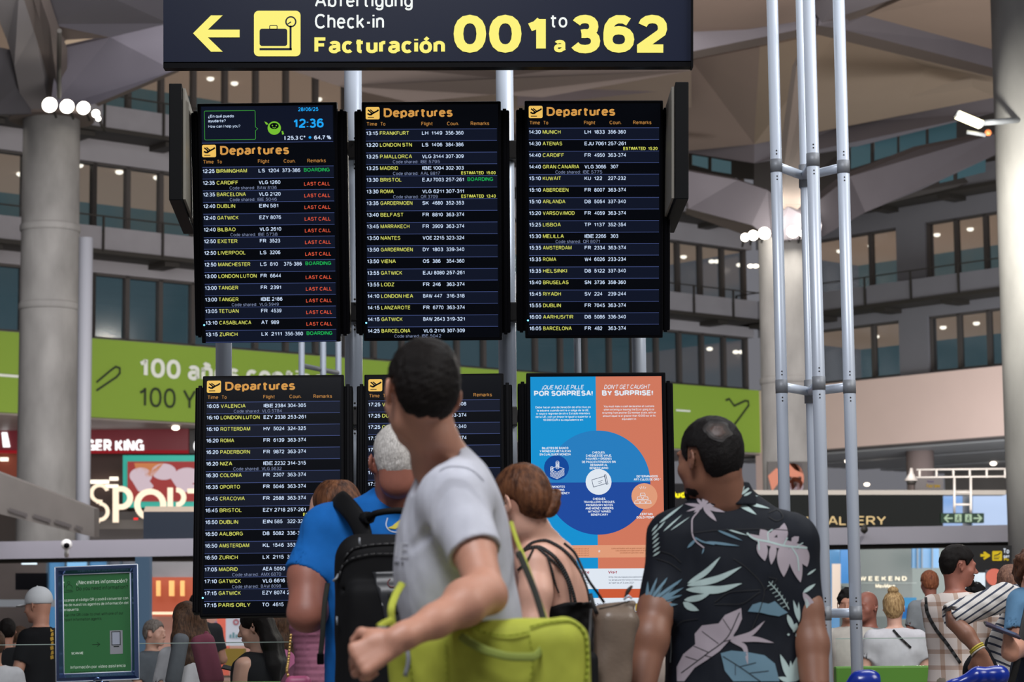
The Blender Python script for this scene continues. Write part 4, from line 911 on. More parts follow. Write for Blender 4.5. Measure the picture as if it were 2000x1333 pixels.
f = Flat(plane_map(0, 0, 0, 0, 30), .02); my_ = emat('sign_yellow', '#dfc02c', .85); f.rect(my_, 1915, 1083, 1926, 1088); f.poly(my_, [(1924, 1078), (1933, 1085.5), (1924, 1093)]); f.line(my_, [(1922, 1080), (1932, 1086), (1922, 1092)], 4)
f.rrect(my_, 1938, 1077, 1957, 1096, 2); f.text(mat('sign_char', '#2c2b2b'), '✈', 1941, 1092, 8, 12, 0, lift=.03); f.rect(mat('sign_char', '#2c2b2b'), 1941, 1091, 1951, 1093, .03); f.line(mat('sign_char', '#2c2b2b'), [(1942, 1086), (1950, 1084), (1954, 1080)], 2.2, .03)
f.text(emat('sign_white', '#dfe6f0', .9), 'To', 1960, 1082, 10, 11, .04); f.text(emat('sign_white', '#dfe6f0'), 'gat', 1960, 1090, 6, 11, .04); f.text(my_, 'Pu', 1961, 1096, 6, 9, .04); f.build('pictograms', b)
panel('shop_window', 1873, 1119, 1930, 1180, 44, glow('glass_white', '#a8b8c4', .4, '#58646c'), 'pale glass front behind the dark haired man', 'glass front', .1)
for i, x in enumerate((1884, 1900)): panel('door_rod', x-2, 1117, x+2, 1180, 43.8, mat('bar_grey', '#3d4448', .5), ['dark door bar in front of the pale glass, left one', 'dark door bar in front of the pale glass, right one'][i], 'bar', .05)
b = root('round_sign', P(1945, 1190, 26), 'glass panel with a coral red disc beside the right column', 'sign')
panel('glass_sheet', 1926, 1114, 1958, 1200, 26, glow('sheet_grey', '#5d6870', .2), parent=b, th=.05); g = MB(); g.disc(P(1942, 1128, 25.9), (0, -1, 0), .095, .02, 24); g.build('disc', glow('disc_coral', '#d8705c', .55), b)
panel('post', 1956, 1112, 1959, 1200, 25.8, M_dark, parent=b, th=.05)
# low glass barriers with green foot
def barrier(px0, px1, D, zt, zg, label):
    b = root('glass_barrier', (P((px0+px1)/2, 1200, D).x, D, 0), label, 'barrier')
    x0 = P(px0, 1300, D).x; x1 = P(px1, 1300, D).x
    g = MB(); g.box(((x0+x1)/2, D, zt-.05), (x1-x0, .10, .10)); g.build('green_rail', mat('rail_green', '#52852a', .5), b, bevel=.01)
    g = MB(); g.box(((x0+x1)/2, D, (zt-.1)/2), (x1-x0, .08, zt-.1)); g.build('lower_panel', mat('rail_grey', '#74706d', .5), b)
    n = max(1, int((x1-x0)/1.2)); 
    for i in range(n):
        a = x0+(x1-x0)*i/n; c = x0+(x1-x0)*(i+1)/n; g = MB(); g.box(((a+c)/2, D, (zt+zg)/2), (c-a-.02, .012, zg-zt)); g.build('glass_sheet', M_clear, b)
        g = MB(); g.box(((a+c)/2, D, zg+.002), (c-a-.02, .014, .005)); g.build('glass_edge', mat('glass_edge', '#9fb0a8', .3), b)
    return b
barrier(-60, 640, 13.6, 1.15-.125*13.6/4.5+.0, 1.15-.050*13.6/4.5, 'low glass barrier with green rail before the seated travellers at left')
barrier(1630, 1860, 13.2, 1.15-.1075*13.2/4.5, 1.15-.055*13.2/4.5, 'low glass barrier with green rail behind the tower poles')
# ------------------------------------------------------------------ overhead check-in sign
M_navy = mat('sign_navy', '#1a2033', .3, spec=.1)
M_sy = emat('sign_letter_yellow', '#fdf27c', 1.0); M_sw = emat('sign_letter_white', '#f4f8f6', 1.0)
sg = root('overhead_sign', P(836, 135, 11), 'large navy check-in sign with yellow arrow hanging above the boards', 'sign')
g = MB(); g.prism([P(319, 123, 11), P(1351, 121, 11), P(1351, -75, 11), P(319, -75, 11)], (0, .06, 0)); g.build('sign_panel', M_navy, sg)
g = MB(); g.prism([P(319, 133, 11), P(1353, 130, 11), P(1353, 119, 11), P(319, 121, 11)], (0, .065, 0)); o = g.build('bottom_frame', M_black, sg); 
g = MB(); g.prism([P(1350, 130, 10.98), P(1354, 130, 10.98), P(1354, -75, 10.98), P(1350, -75, 10.98)], (0, .08, 0)); g.build('end_cap', M_black, sg)
f = Flat(plane_map(0, 0, 0, 0, 11), .004)
f.add(M_sy, [(377, 65), (412, 30), (435, 30), (406, 58), (468, 58), (468, 73), (406, 73), (435, 101), (412, 101)][::-1], [(0, 1, 2), (0, 2, 3, 8), (3, 4, 7, 8), (4, 5, 6, 7)] if False else [(8, 7, 6, 3), (8, 3, 2), (8, 2, 1, 0)] if False else [tuple(range(9))])
f.build('arrow', sg); f = Flat(plane_map(0, 0, 0, 0, 11), .004)
f.rrect(M_sy, 496, 21, 587, 110, 9)
mk = M_navy
f.rrect(mk, 507, 56, 561, 90, 5, .007); f.rrect(M_sy, 508.5, 57.5, 559.5, 88.5, 4, .0085) if False else None
f.rrect(mk, 526, 49, 542, 58, 2.5, .007, line=1.6); f.rect(mk, 507, 94, 570, 98.5, .007); f.rect(mk, 565.5, 50, 569.5, 97, .007)
f.circ(mk, 568, 42.5, 11, 8.2, lift=.007); f.line(mk, [(562, 47), (568, 43)], 2.2, .007)
f.build('luggage_pictogram', sg); f = Flat(plane_map(0, 0, 0, 0, 11), .004)
f.text(M_sw, 'Abfertigung', 615, 14, 27.5, 191, .008, res=4); f.text(M_sw, 'Check-in', 615, 56, 29, 135, .008, res=4)
f.text(M_sy, 'Facturación', 614, 104, 31, 255, .04, res=4); f.build('lettering', sg); f = Flat(plane_map(0, 0, 0, 0, 11), .004)
f.text(M_sy, '001', 886, 103, 74, 180, .045, res=6); f.text(M_sw, 'to', 1076, 54, 27, 32, .008, res=4)
f.text(M_sy, 'a', 1082, 102, 31, 23, .04, res=4); f.text(M_sy, '362', 1116, 103, 74, 187, .045, res=6)
f.build('numerals', sg)
# ------------------------------------------------------------------ flight boards
def fit_pose(corners, W, H, D0):
    """position and rotation of a W x H panel whose corners (TL, TR, BR, BL) appear at the given pixels"""
    ptl = np.array([(-W/2, 0, H/2), (W/2, 0, H/2), (W/2, 0, -H/2), (-W/2, 0, -H/2)]); tgt = np.array(corners, float)
    c0 = P(tgt[:, 0].mean(), tgt[:, 1].mean(), D0); Rc = np.array(CAMR.transposed()); cp = np.array(CAMP)
    def proj(x):
        R = np.array(Euler(x[3:]).to_matrix()); w_ = ptl@R.T+x[:3]-cp; c = w_@Rc.T
        return np.stack([1000+FPX*c[:, 0]/-c[:, 2], 666.5-FPX*c[:, 1]/-c[:, 2]], 1)
    x = np.array([c0.x, c0.y, c0.z, 0, 0, 0], float)
    reg = np.array([0, 0, 0, 10, 10, 10.])
    for _ in range(30):
        r = (proj(x)-tgt).ravel(); J = np.zeros((8, 6))
        for i in range(6):
            e = np.zeros(6); e[i] = 1e-5; J[:, i] = ((proj(x+e)-tgt).ravel()-r)/1e-5
        A = J.T@J+np.diag(reg**2*0+1e-6)+np.diag([0, 0, 0, 60**2, 0, 60**2]); g_ = J.T@r+np.array([0, 0, 0, 60**2*x[3]*0, 0, 60**2*x[5]])
        x = x-np.linalg.solve(A, g_)
    return Matrix.Translation(x[:3]) @ Euler(x[3:]).to_matrix().to_4x4()
M_scr = mat('screen_off', '#020306', .15, emit='#04060c', es=.7, spec=.12)
M_band = emat('row_band', '#141a2c', .75); M_rule = emat('row_rule', '#50609a', .75)
T_amb = emat('text_amber', '#d0964a', 1.0); T_amb2 = emat('text_amber_dim', '#a8763c', .95); T_icon = emat('icon_amber', '#eec060', 1.0)
T_wh = emat('text_white', '#c6d8f2', 1.0); T_yel = emat('text_yellow', '#c8cc60', .95); T_gr = emat('text_green', '#1fae52', .95)
T_red = emat('text_red', '#d8563c', .95); T_est = emat('text_estimate', '#d8dc60', 1.0); T_dim = emat('text_code', '#7c88a8', .9); T_cy = emat('text_cyan', '#1ea0ee', 1.05)
M_led = emat('led_blue', '#6fd0ff', 3)
BW, BH = .70, 1.204; K = .70/271
def make_board(corners, label, D0=11.6, name='departures_board', cat='flight board', W=BW, H=BH, led=True):
    T = fit_pose(corners, W, H, D0); R3 = T.to_3x3(); c = T.translation
    rt = root(name, c-R3@Vector((0, 0, H/2)), label, cat)
    w3 = lambda x, y, z: T @ Vector((x, y, z))
    g = MB(); g.box(w3(0, .035, 0), (W, .07, H), R3); g.build('bezel', M_black, rt, bevel=.006)
    g = MB(); g.box(w3(0, -.0005, 0), (W-.028, .002, H-.03), R3); g.build('screen', M_scr, rt)
    g = MB(); g.box(w3(0, .125, -.004), (W+.085, .11, H-.075), R3); g.build('rear_housing', M_black, rt, bevel=.008)
    for q in (-1, 1):
        g = MB(); g.box(w3(q*(W/2+.018), .085, -.004), (.018, .05, H-.06), R3); g.build('side_rail', M_black, rt, bevel=.003)
    if led:
        g = MB(); g.ball(w3(-W/2+.014, -.002, -H/2+.092), .0045, 6); g.build('status_light', M_led, rt)
    def Tm(u, v, l=0): return w3(-W/2+u*K, -.0016-l, H/2-v*K)
    return rt, Flat(Tm, 0)
def plane_icon(f, x, y, s=1.0):
    f.rrect(T_icon, x, y, x+27*s, y+24*s, 3*s); k = M_scr
    f.line(k, [(x+5*s, y+6*s), (x+12*s, y+12*s)], 2.6*s, .0008); f.line(k, [(x+4*s, y+13*s), (x+8*s, y+15*s), (x+22*s, y+8*s), (x+24.5*s, y+6*s)], 3.0*s, .0008)
    f.poly(k, [(x+9*s, y+14*s), (x+15*s, y+10*s), (x+17*s, y+12*s), (x+10*s, y+17*s)], .0008)
    f.line(k, [(x+9*s, y+5.5*s), (x+16*s, y+11*s)], 2.2*s, .0008); f.rect(k, x+4*s, y+19.5*s, x+16*s, y+21*s, .0008)
def header(f, y0=0, remarks=True):
    plane_icon(f, 8, y0+10); f.text(T_amb, 'Departures', 43, y0+30, 17.5, 134, .035, res=3)
    for t, x, wd in (('Time', 10, 20), ('To', 37, 9), ('Flight', 116, 22), ('Coun.', 166, 23), ('Remarks', 212, 36)): f.text(T_amb2, t, x, y0+46.5, 7.2, wd, .02)
def rows(f, y0, data, n=None, pitch=22.67, dark0=0):
    for i, r in enumerate(data):
        y = y0+i*pitch
        if i % 2 == dark0: f.rect(M_band, 8, y, 263, y+pitch, .0002)
        f.rect(M_rule, 8, y-.45, 263, y+.45, .0004)
        if r is None: continue
        tm, city, fl, num, cn = r[:5]; b = y+11.2
        f.text(T_wh, tm, 8.5, b, 7.6, 23, .024, lift=.0008)
        f.text(T_yel, city, 35, b, 7.4, min(len(city)*6.05+(-3 if 'I' in city else 0)+2, 78), .02, lift=.0008)
        if len(fl) > 3 and not num: f.text(T_wh, fl, 117, b, 7.2, 6.2*len(fl), .02, lift=.0008)
        else:
            f.text(T_wh, fl, 117, b, 7.2, {2: 12.5, 3: 18}[len(fl)], .02, lift=.0008)
            f.text(T_wh, num, 136 if len(num) > 3 and len(fl) < 3 else (136 if len(fl) < 3 else 138.5), b, 7.2, 5.15*len(num), .02, lift=.0008)
        if cn: f.text(T_wh, cn, 163+(5 if len(cn) < 5 else 0), b, 7.2, 5.0*len(cn), .02, lift=.0008)
        for e in r[5:]:
            if e.startswith('c:'):
                f.text(T_dim, 'Code shared:', 60, y+21, 6.2, 49, .0, lift=.0008); f.text(T_dim, e[2:], 114, y+21, 6.2, 4.7*len(e[2:]), .0, lift=.0008)
            elif e == 'B': f.text(T_gr, 'BOARDING', 205, b-.5, 7.2, 50, .02, lift=.0008)
            elif e == 'L': f.text(T_red, 'LAST CALL', 205, b+4, 7.2, 50, .02, lift=.0008)
            elif e.startswith('e:'): f.text(T_est, 'ESTIMATED', 193, y+20.6, 6.2, 44, .02, lift=.0008); f.text(T_est, e[2:], 242, y+20.6, 6.2, 18, .02, lift=.0008)
    y = y0+len(data)*pitch; f.rect(M_rule, 8, y-.45, 263, y+.45, .0004) if len(data) % 2 else None
def parse(s):
    out = []
    for l in s.strip().split('\n'):
        q = l.split('|'); fl = q[2].split(' '); out.append([q[0], q[1], fl[0], fl[1], q[3]]+[e for e in q[4:] if e])
    return out
UL = parse('''12:25|BIRMINGHAM|LS 1204|373-386|B
12:35|CARDIFF|VLG 1260||L|c:BAW 8136
12:35|BARCELONA|VLG 2120||L|c:IBE 5046
12:40|DUBLIN|EIN 581||L
12:40|GATWICK|EZY 8076||L
12:40|BILBAO|VLG 2610||L|c:IBE 5738
12:50|EXETER|FR 3523||L
12:50|LIVERPOOL|LS 3206||L
12:50|MANCHESTER|LS 810|375-386|B
13:00|LONDON LUTON|FR 6644||L
13:00|TANGER|FR 2391||L
13:00|TANGER|IBE 2186||L|c:VLG 5949
13:05|TETUAN|FR 4539||L
13:10|CASABLANCA|AT 989||L
13:15|ZURICH|LX 2111|356-360|B''')
UM = parse('''13:15|FRANKFURT|LH 1149|356-360
13:20|LONDON STN|LS 1406|384-386
13:25|P.MALLORCA|VLG 3144|307-309|c:IBE 5795
13:25|MADRID|IBE 1004|302-303|c:AAL 8817|e:15:00
13:30|BRISTOL|EJU 7003|257-261|B
13:30|ROMA|VLG 6211|307-311|c:QR 3709|e:13:40
13:35|GARDERMOEN|SK 4680|352-353
13:40|BELFAST|FR 8810|363-374
13:45|MARRAKECH|FR 3909|363-374
13:50|NANTES|VOE 2215|323-324
13:50|GARDERMOEN|DY 1803|339-340
13:50|VIENA|OS 386|354-360
13:55|GATWICK|EJU 8080|257-261
13:55|LODZ|FR 246|363-374
14:10|LONDON HEA|BAW 447|316-318
14:15|LANZAROTE|FR 6770|363-374
14:15|GATWICK|BAW 2643|319-321
14:25|BARCELONA|VLG 2116|307-309|c:IBE 5042''')
UR = parse('''14:30|MUNICH|LH 1833|356-360
14:30|ATENAS|EJU 7061|257-261|e:15:20
14:40|CARDIFF|FR 4950|363-374
14:40|GRAN CANARIA|VLG 3066|307|c:IBE 5775
15:10|KUWAIT|KU 122|227-232
15:10|ABERDEEN|FR 8007|363-374
15:10|ARLANDA|D8 5054|337-340
15:20|VARSOV/MOD|FR 4059|363-374
15:25|LISBOA|TP 1137|352-354
15:30|MELILLA|IBE 2266|303|c:QR 8071
15:35|AMSTERDAM|FR 2334|363-374
15:35|ROMA|W4 6026|233-234
15:35|HELSINKI|D8 5122|337-340
15:40|BRUSELAS|SN 3736|358-360
15:45|RIYADH|SV 224|239-244
15:55|DUBLIN|FR 7045|363-374
16:00|AARHUS/TIR|D8 5086|336-340
16:05|BARCELONA|FR 482|363-374''')
LL = parse('''16:05|VALENCIA|IBE 2384|304-305|c:VLG 5784
16:10|LONDON LUTON|EZY 2338|253-261
16:10|ROTTERDAM|HV 5024|324-325
16:20|ROMA|FR 6139|363-374
16:20|PADERBORN|FR 9872|363-374
16:20|NIZA|IBE 2232|314-315|c:VLG 5632
16:30|COLONIA|FR 2307|363-374
16:35|OPORTO|FR 5046|363-374
16:45|CRACOVIA|FR 2588|363-374
16:45|BRISTOL|EZY 2718|257-261|e:18:15
16:50|DUBLIN|EIN 585|322-323
16:50|AALBORG|D8 5082|336-340
16:50|AMSTERDAM|KL 1546|353-354
16:50|ZURICH|LX 2115|356-360
17:05|MADRID|AEA 5050|342-344|c:AMX 6870
17:10|GATWICK|VLG 6616|307-309|c:BAW 8098
17:15|GATWICK|EZY 8074|253-261
17:15|PARIS ORLY|TO 4615|''')
LM = parse('''17:25|VALENCIA|IBE 2394|307-308
17:25|DUBLIN|FR 7047|363-374
17:25|OSLO|D8 5060|337-340
17:30|MILAN|FR 2301|363-374
17:35|ROMA|FR 6141|363-374
17:40|LISBOA|TP 1139|352-354
17:45|PARIS|TO 4617|304-305
17:50|LEEDS|LS 248|384-386''')
b, f = make_board([(385.5, 201.7), (657, 199.7), (665, 667.7), (394.5, 671.7)], 'upper left departures board with clock and green robot strip on top')
f.rect(M_band, 8, 6, 263, 76, .0001)
g1 = emat('bubble_green', '#3c9a3c', .9); f.rrect(g1, 13, 14, 113, 71, 3, .0004, line=1.1); f.rect(M_band, 108, 47, 114, 53, .0005); f.line(g1, [(112, 46), (117, 50), (112, 54)], 1, .0006)
f.text(T_wh, '¿En qué puedo', 21, 27.5, 5.6, 50, .02, lift=.0008); f.text(T_wh, 'ayudarte?', 21, 36.5, 5.6, 34, .02, lift=.0008); f.text(T_wh, 'How can I help you?', 21, 47, 5.4, 62, 0, lift=.0008)
f.text(T_cy, '28/06/25', 196, 17, 7.5, 39, .02, lift=.0008); f.text(T_cy, '12:36', 187, 49, 17.5, 58, .03, lift=.0008)
f.text(T_wh, '25,3 Cº', 174, 72, 7.6, 35, .03, lift=.0008); f.text(T_wh, '64,7 %', 226, 72, 7.6, 33, .03, lift=.0008); f.rect(T_wh, 168.5, 65, 170.5, 72, .0008); f.circ(T_cy, 218, 68, 2.6, lift=.0008)
gr = emat('robot_green', '#79c234', .95); f.circ(gr, 149, 49, 13, lift=.0006); f.circ(M_scr, 149, 45, 8.8, ry=6, lift=.0009); f.circ(gr, 145.5, 44, 1.3, lift=.0011); f.circ(gr, 153, 44, 1.3, lift=.0011); f.line(gr, [(146, 47.5), (149, 49), (152, 47.5)], .9, .0011); f.poly(gr, [(130, 36), (135, 38), (138, 42), (133, 42)], .0006); f.poly(gr, [(163, 55), (166, 55), (168, 61), (164, 62)], .0006)
f.rect(M_rule, 8, 76, 263, 77, .0004)
header(f, 70); f.text
rows(f, 70+53.5, UL, pitch=22.72); f.build('display_lettering', b)
b, f = make_board([(707, 198), (977, 198), (980.5, 665), (711, 667.5)], 'upper middle departures board starting with Frankfurt'); header(f); rows(f, 53.5, UM); f.build('display_lettering', b)
b, f = make_board([(1025.7, 196), (1294.5, 196), (1293.7, 660), (1026.5, 663)], 'upper right departures board starting with Munich'); header(f); rows(f, 53.5, UR); f.build('display_lettering', b)
b, f = make_board([(397, 733.5), (669, 733), (676, 1204), (389, 1203.5)], 'lower left departures board starting with Valencia, half behind the blue shirt'); header(f); rows(f, 53, LL, pitch=22.6); f.build('display_lettering', b)
b, f = make_board([(713, 731.4), (982, 729.4), (989, 1196), (708, 1199)], 'lower middle departures board mostly hidden by the young man', led=False); header(f); rows(f, 53, LM+[None]*10, pitch=22.4); f.build('display_lettering', b)
# customs poster display
b, f = make_board([(1029.5, 728), (1297.6, 727.3), (1309, 1198), (1031, 1200)], 'portrait screen showing the blue and orange cash declaration notice', name='poster_display', cat='display', led=False)
pb = emat('poster_blue', '#1a9ade', .86); po = emat('poster_orange2', '#e08266', .84); pn = emat('poster_navy', '#2450a8', .86); pc = emat('poster_mid', '#2b86cc', .86)
pw = emat('poster_white', '#e4ecf6', .95); pr = emat('poster_red', '#d8623e', .84); pp = emat('poster_peach', '#eea682', .86); pd = emat('poster_darkdisc', '#164ea4', .86); ptx = emat('poster_ink', '#3a4a6a', .8)
f.rect(pb, 8, 8, 135, 464, .0002); f.rect(po, 135, 8, 263, 464, .0002)
f.circ(pc, 137, 215, 101, a0=0, a1=180, lift=.0005, n=48); f.circ(pn, 137, 215, 101, a0=180, a1=360, lift=.0005, n=48)
f.text(pw, '¡QUE NO LE PILLE', 30, 33, 8.5, 82, .005, shear=.25, lift=.0008); f.text(pw, 'POR SORPRESA!', 15, 46, 10.5, 114, .05, lift=.0008)
f.text(pw, "DON'T GET CAUGHT", 151, 33, 8.5, 90, .005, shear=.25, lift=.0008); f.text(pw, 'BY SURPRISE!', 147, 46, 10.5, 99, .05, lift=.0008)
for i, (t, wd) in enumerate((('Debe hacer una declaración de efectivo en', 107), ('la aduana cuando entre o salga de la UE,', 101), ('o vaya o regrese de otro Estado miembro', 104), ('de la UE, con un importe igual o superior a', 107), ('10.000 EUR o su equivalente en:', 78))): f.text(pw, t, 71, 70+i*6.2, 4.2, wd, .02, 'c', lift=.0008, res=1)
for i, (t, wd) in enumerate((('You must make a cash declaration at customs', 98), ('when entering or leaving the EU or going to or', 98), ('returning from another EU member state, with an', 104), ('amount equal to or greater than 10.000 eur or its', 102), ('equivalent in:', 28))): f.text(pw, t, 199, 69+i*6.2, 4.2, wd, .01, 'c', lift=.0008, res=1)
def para(cx, y, L, dy=6.1, cap=4.4):
    for i, (t, wd) in enumerate(L): f.text(pw, t, cx, y+i*dy, cap, wd, .04, 'c', lift=.0009, res=1)
para(55, 150, [('BILLETES DE BANCO', 51), ('Y MONEDAS METÁLICAS', 60), ('EN CUALQUIER MONEDA', 60)])
para(139, 159, [('CHEQUES,', 25), ('CHEQUES DE VIAJE,', 50), ('PAGARÉS Y ÓRDENES', 50), ('DE PAGO EXTENDIDOS SIN', 65), ('DESIGNAR AL', 33), ('BENEFICIARIO', 36)])
para(232, 206, [('DETERMINADOS', 41), ('ARTÍCULOS DE ORO *', 52)]); para(57, 225, [('BANKNOTES', 32), ('AND COINS', 30), ('OF ANY CURRENCY', 50)], 6.3)
para(139, 249, [('CHEQUES,', 25), ("TRAVELLERS' CHEQUES,", 60), ('PROMISSORY NOTES', 52), ('AND MONEY ORDERS', 54), ('WITHOUT NAMED', 44), ('BENEFICIARY', 33)]); para(229, 279, [('CERTAIN', 24), ('GOLD ITEMS *', 38)], 6.3)
f.circ(pd, 57, 186, 24, lift=.0007); f.circ(pw, 138, 214, 25, lift=.0007); f.circ(pp, 226, 242, 25, lift=.0007)
for i in range(5): f.line(pw, [(45, 192+i*2.4), (58, 198+i*2.4), (72, 190+i*2.4)], .9, .001)
f.line(pw, [(45, 189), (58, 183), (72, 188), (58, 195), (45, 189)], .9, .001)
for i in range(5): f.circ(pw, 59, 176+i*2.3, 3.6, 2.8, lift=.001, n=12)
for i in range(3): f.circ(pw, 48, 186+i*2.3, 3, 2.2, lift=.001, n=12)
f.line(ptx, [(125, 210), (150, 203), (153, 217), (128, 224), (125, 210)], 1, .001); f.line(ptx, [(149, 201), (152, 200), (156, 218), (153, 219), (149, 201)], 1, .001); f.line(ptx, [(137, 214), (146, 211)], .8, .001); f.line(ptx, [(138, 217), (144, 215.5)], .8, .001)
for x, y in ((211, 251), (222, 251), (233, 251), (216, 243.5), (227.5, 243.5), (222, 236)): f.line(pw, [(x-4.5, y+5), (x-3, y), (x+4.5, y), (x+6, y+5), (x-4.5, y+5)], .9, .001)
for a in (60, 80, 100, 120): f.line(pw, [(223+8*math.cos(math.radians(a)), 235-8*math.sin(math.radians(a))), (223+12*math.cos(math.radians(a)), 235-12*math.sin(math.radians(a)))], .8, .001)
f.rect(pp, 8, 336, 263, 360, .0006); f.text(pw, '★', 135, 350, 5, 5, 0, lift=.0009); 
pt2 = emat('poster_brown', '#a05838', .8)
for i in range(4): f.text(pt2, 'válido para el cómputo de oro con un', 90, 344+i*4.2, 2.8, 55, 0, 'c', lift=.0009, res=1)
for i in range(3): f.text(pt2, 'coins and bullion with a gold content of at least', 200, 344+i*4.2, 2.8, 78-i*16, 0, 'c', lift=.0009, res=1)
f.rect(pw, 8, 381, 263, 420, .0006); f.text(emat('poster_crimson', '#b04858', .85), 'Visite', 96, 390.5, 5.6, 22, .03, lift=.0009); f.text(emat('poster_crimson', '#b04858'), 'Visit', 154, 390.5, 5.6, 17, .03, lift=.0009)
for i, (x, t, wd) in enumerate(((155, 'http://ec.europa.eu/eucashcontrols', 70), (155, 'for details and the full list of items covered', 72), (155, "as 'cash' as of 3 June 2021", 48))): f.text(ptx, t, x, 399+i*5.5, 3.3, wd, 0, lift=.0009, res=1)
for i in range(3): f.text(ptx, 'para más detalles consulte', 60, 399+i*5.5, 3.3, 56, 0, lift=.0009, res=1)
f.rect(pr, 135, 420, 263, 437, .0006); f.rect(pb, 8, 420, 135, 437, .0006); f.rect(pw, 8, 437, 263, 464, .0006); f.text(ptx, '(+34) 901 335 533', 126, 452, 5, 55, .03, lift=.0009); f.text(ptx, '(+34) 912 901', 126, 459, 5, 40, .03, lift=.0009); f.rect(emat('poster_gold', '#c8a850', .8), 205, 448, 250, 462, .0009)
f.build('display_print', b)
# ------------------------------------------------------------------ mounting frame
fr = root('display_stand', (P(840, 1200, 12.1).x, 12.1, 0), 'aluminium post frame carrying all the departures boards', 'frame')
def vpost(px, r, D, ytop, ybot, refy, z0=None, parent=fr, name='post', m=M_alu):
    c = P(px, refy, D); zt = Zat(px, ytop, D); zb = z0 if z0 is not None else Zat(px, ybot, D); g = MB(); g.tube([(c.x, c.y, zb), (c.x, c.y, zt)], r*S(D), 24); return g.build(name, m, parent)
vpost(690, 17.5, 12.1, -60, 0, 400, 0); vpost(988, 17.5, 12.1, -60, 0, 400, 0); vpost(437, 16, 12.1, 240, 0, 700, Zat(437, 1150, 12.1)); vpost(1248, 14, 12.1, 240, 0, 700, Zat(1248, 1150, 12.1)); vpost(1128, 7, 12.25, 240, 0, 700, Zat(1128, 1150, 12.1))
M_rl = mat('rail_steel', '#2f2d2d', .5, .3)
for y, x0, x1 in ((297, 345, 1330), (612, 420, 1280), (815, 420, 1280), (1120, 420, 1280)):
    g = MB(); a = P(x0, y, 12.12); b2 = P(x1, y, 12.12); a.z = b2.z = Zat(840, y, 12.12); g.tube([a, b2], .034, 12); g.build('cross_rail', M_rl, fr)
for px in (690, 988):
    for y in (297, 612, 815):
        c = P(px, y, 12.08); g = MB(); g.box(c, (.12, .13, .10)); g.build('clamp', M_rl, fr, bevel=.006)
        g = MB()
        for dy in (-27, -19, 24, 32):
            for dx in (-5,): q = P(px+dx, y+dy, 12.1-17.5*S(12.1)-.0); g.ball(P(px+dx+ (6 if dx > 0 else 8), y+dy, 12.005), .006, 5)
        g.build('bolt', M_dark, fr)
# side displays seen edge on
M_cream = mat('cabinet_back', '#8a857a', .5)
def side_display(xn0, xn1, ytn, ybn, xf, ybf, label, sgn):
    b = root('side_display', P((xn0+xn1)/2, ybn, 11.0), label, 'display')
    N0, N1, Fv = 11.0, 11.0, 12.0
    pn = [P(xn0, ybn, N0), P(xn1, ybn, N0), P(xn1, ytn, N0), P(xn0, ytn, N0)]
    d = Vector(((P(xf, ybf, Fv)-P(xn1 if sgn > 0 else xn0, ybn, N0)).x, Fv-N0, 0))
    g = MB(); g.prism(pn, d); g.build('cabinet', mat('cabinet_black', '#090a0c', .5, spec=.1), b, bevel=.004)
    xi = xn1 if sgn > 0 else xn0; o_ = Vector((sgn*.002, 0, 0))
    q = [P(xi, ybn-6, N0)+o_, P(xi, ytn+4, N0)+o_]; g = MB(); m = Vector((sgn*.012, 0, 0)); a = q[0]+d*.06; c = q[0]+d*.97; e = q[1]+d*.97; h = q[1]+d*.06
    g.prism([a, c, e, h], m); g.build('inner_face', M_cream, b)
    g = MB(); c = P(xi+sgn*8, 300, 11.55); g.tube([c-Vector((sgn*.03, 0, 0)), P(840+(-sgn)*440, 300, 12.1)], .05, 12); g.build('bracket', M_rl, b)
side_display(330, 355, 163, 391, 381, 459, 'black wall display seen edge on, left of the boards', 1)
side_display(1319, 1345, 160, 389, 1293, 457, 'black wall display seen edge on, right of the boards', -1)
# ------------------------------------------------------------------ aluminium pole tower
tw = root('pole_tower', (P(1580, 1200, 9.5).x, 9.5, 0), 'tall tower of four slim aluminium poles with short crossbars at right', 'tower')
Dt = 9.6
def tpole(px_at, refy, r, D, parent, ytop_=-80):
    c = P(px_at, refy, D); g = MB(); g.tube([(c.x, c.y, 0), (c.x, c.y, Zat(px_at, ytop_, D))], r*S(D), 24); g.build('pole', M_alu, parent); return c
PT = [(1516, 324, 11.5, 9.62), (1571, 324, 9, 9.86), (1588, 324, 12.5, 9.5), (1647, 324, 12, 9.66)]
cs = [tpole(a, b_, r, D, tw) for a, b_, r, D in PT]
for lv in (325, 757, 1202):
    zc = Zat(1590, lv-3, 9.6)
    for i in (0, 2, 3):
        c = cs[i]; r = PT[i][2]*S(PT[i][3])*1.06
        g = MB(); g.tube([(c.x, c.y, zc-.028), (c.x, c.y, zc+.028)], r, 24); g.build('collar', M_alu2, tw)
        g = MB()
        for dz in (-.062, -.048, .048, .062): g.ball((c.x, c.y-r*.93, zc+dz), .0035, 5)
        g.build('screw', M_dark, tw)
    for a, b_ in ((0, 1), (1, 3), (0, 2), (2, 3)) if False else ((0, 1), (1, 3), (1, 2)):
        A = Vector((cs[a].x, cs[a].y, zc)); B = Vector((cs[b_].x, cs[b_].y, zc)); g = MB(); g.tube([A, B], 9*S(9.8), 16); g.build('crossbar', M_alu, tw)
    c = cs[1]; g = MB(); g.tube([(c.x, c.y, zc-.05), (c.x, c.y, zc+.05)], 11*S(10.5), 20); g.build('hub', M_alu2, tw)
t2 = root('pole_tower', (P(625, 1200, 24).x, 24, 0), 'distant slim pole tower showing between upper and lower left boards', 'tower')
for i, x in enumerate((589, 631, 661)): tpole(x, 700, 6, 24+i*.4, t2, 560)
zc = Zat(625, 714, 24); g = MB(); a = P(589, 714, 24); b2 = P(661, 714, 24.8); a.z = b2.z = zc; g.tube([a, b2], 5*S(24), 12); g.build('crossbar', M_alu2, t2)
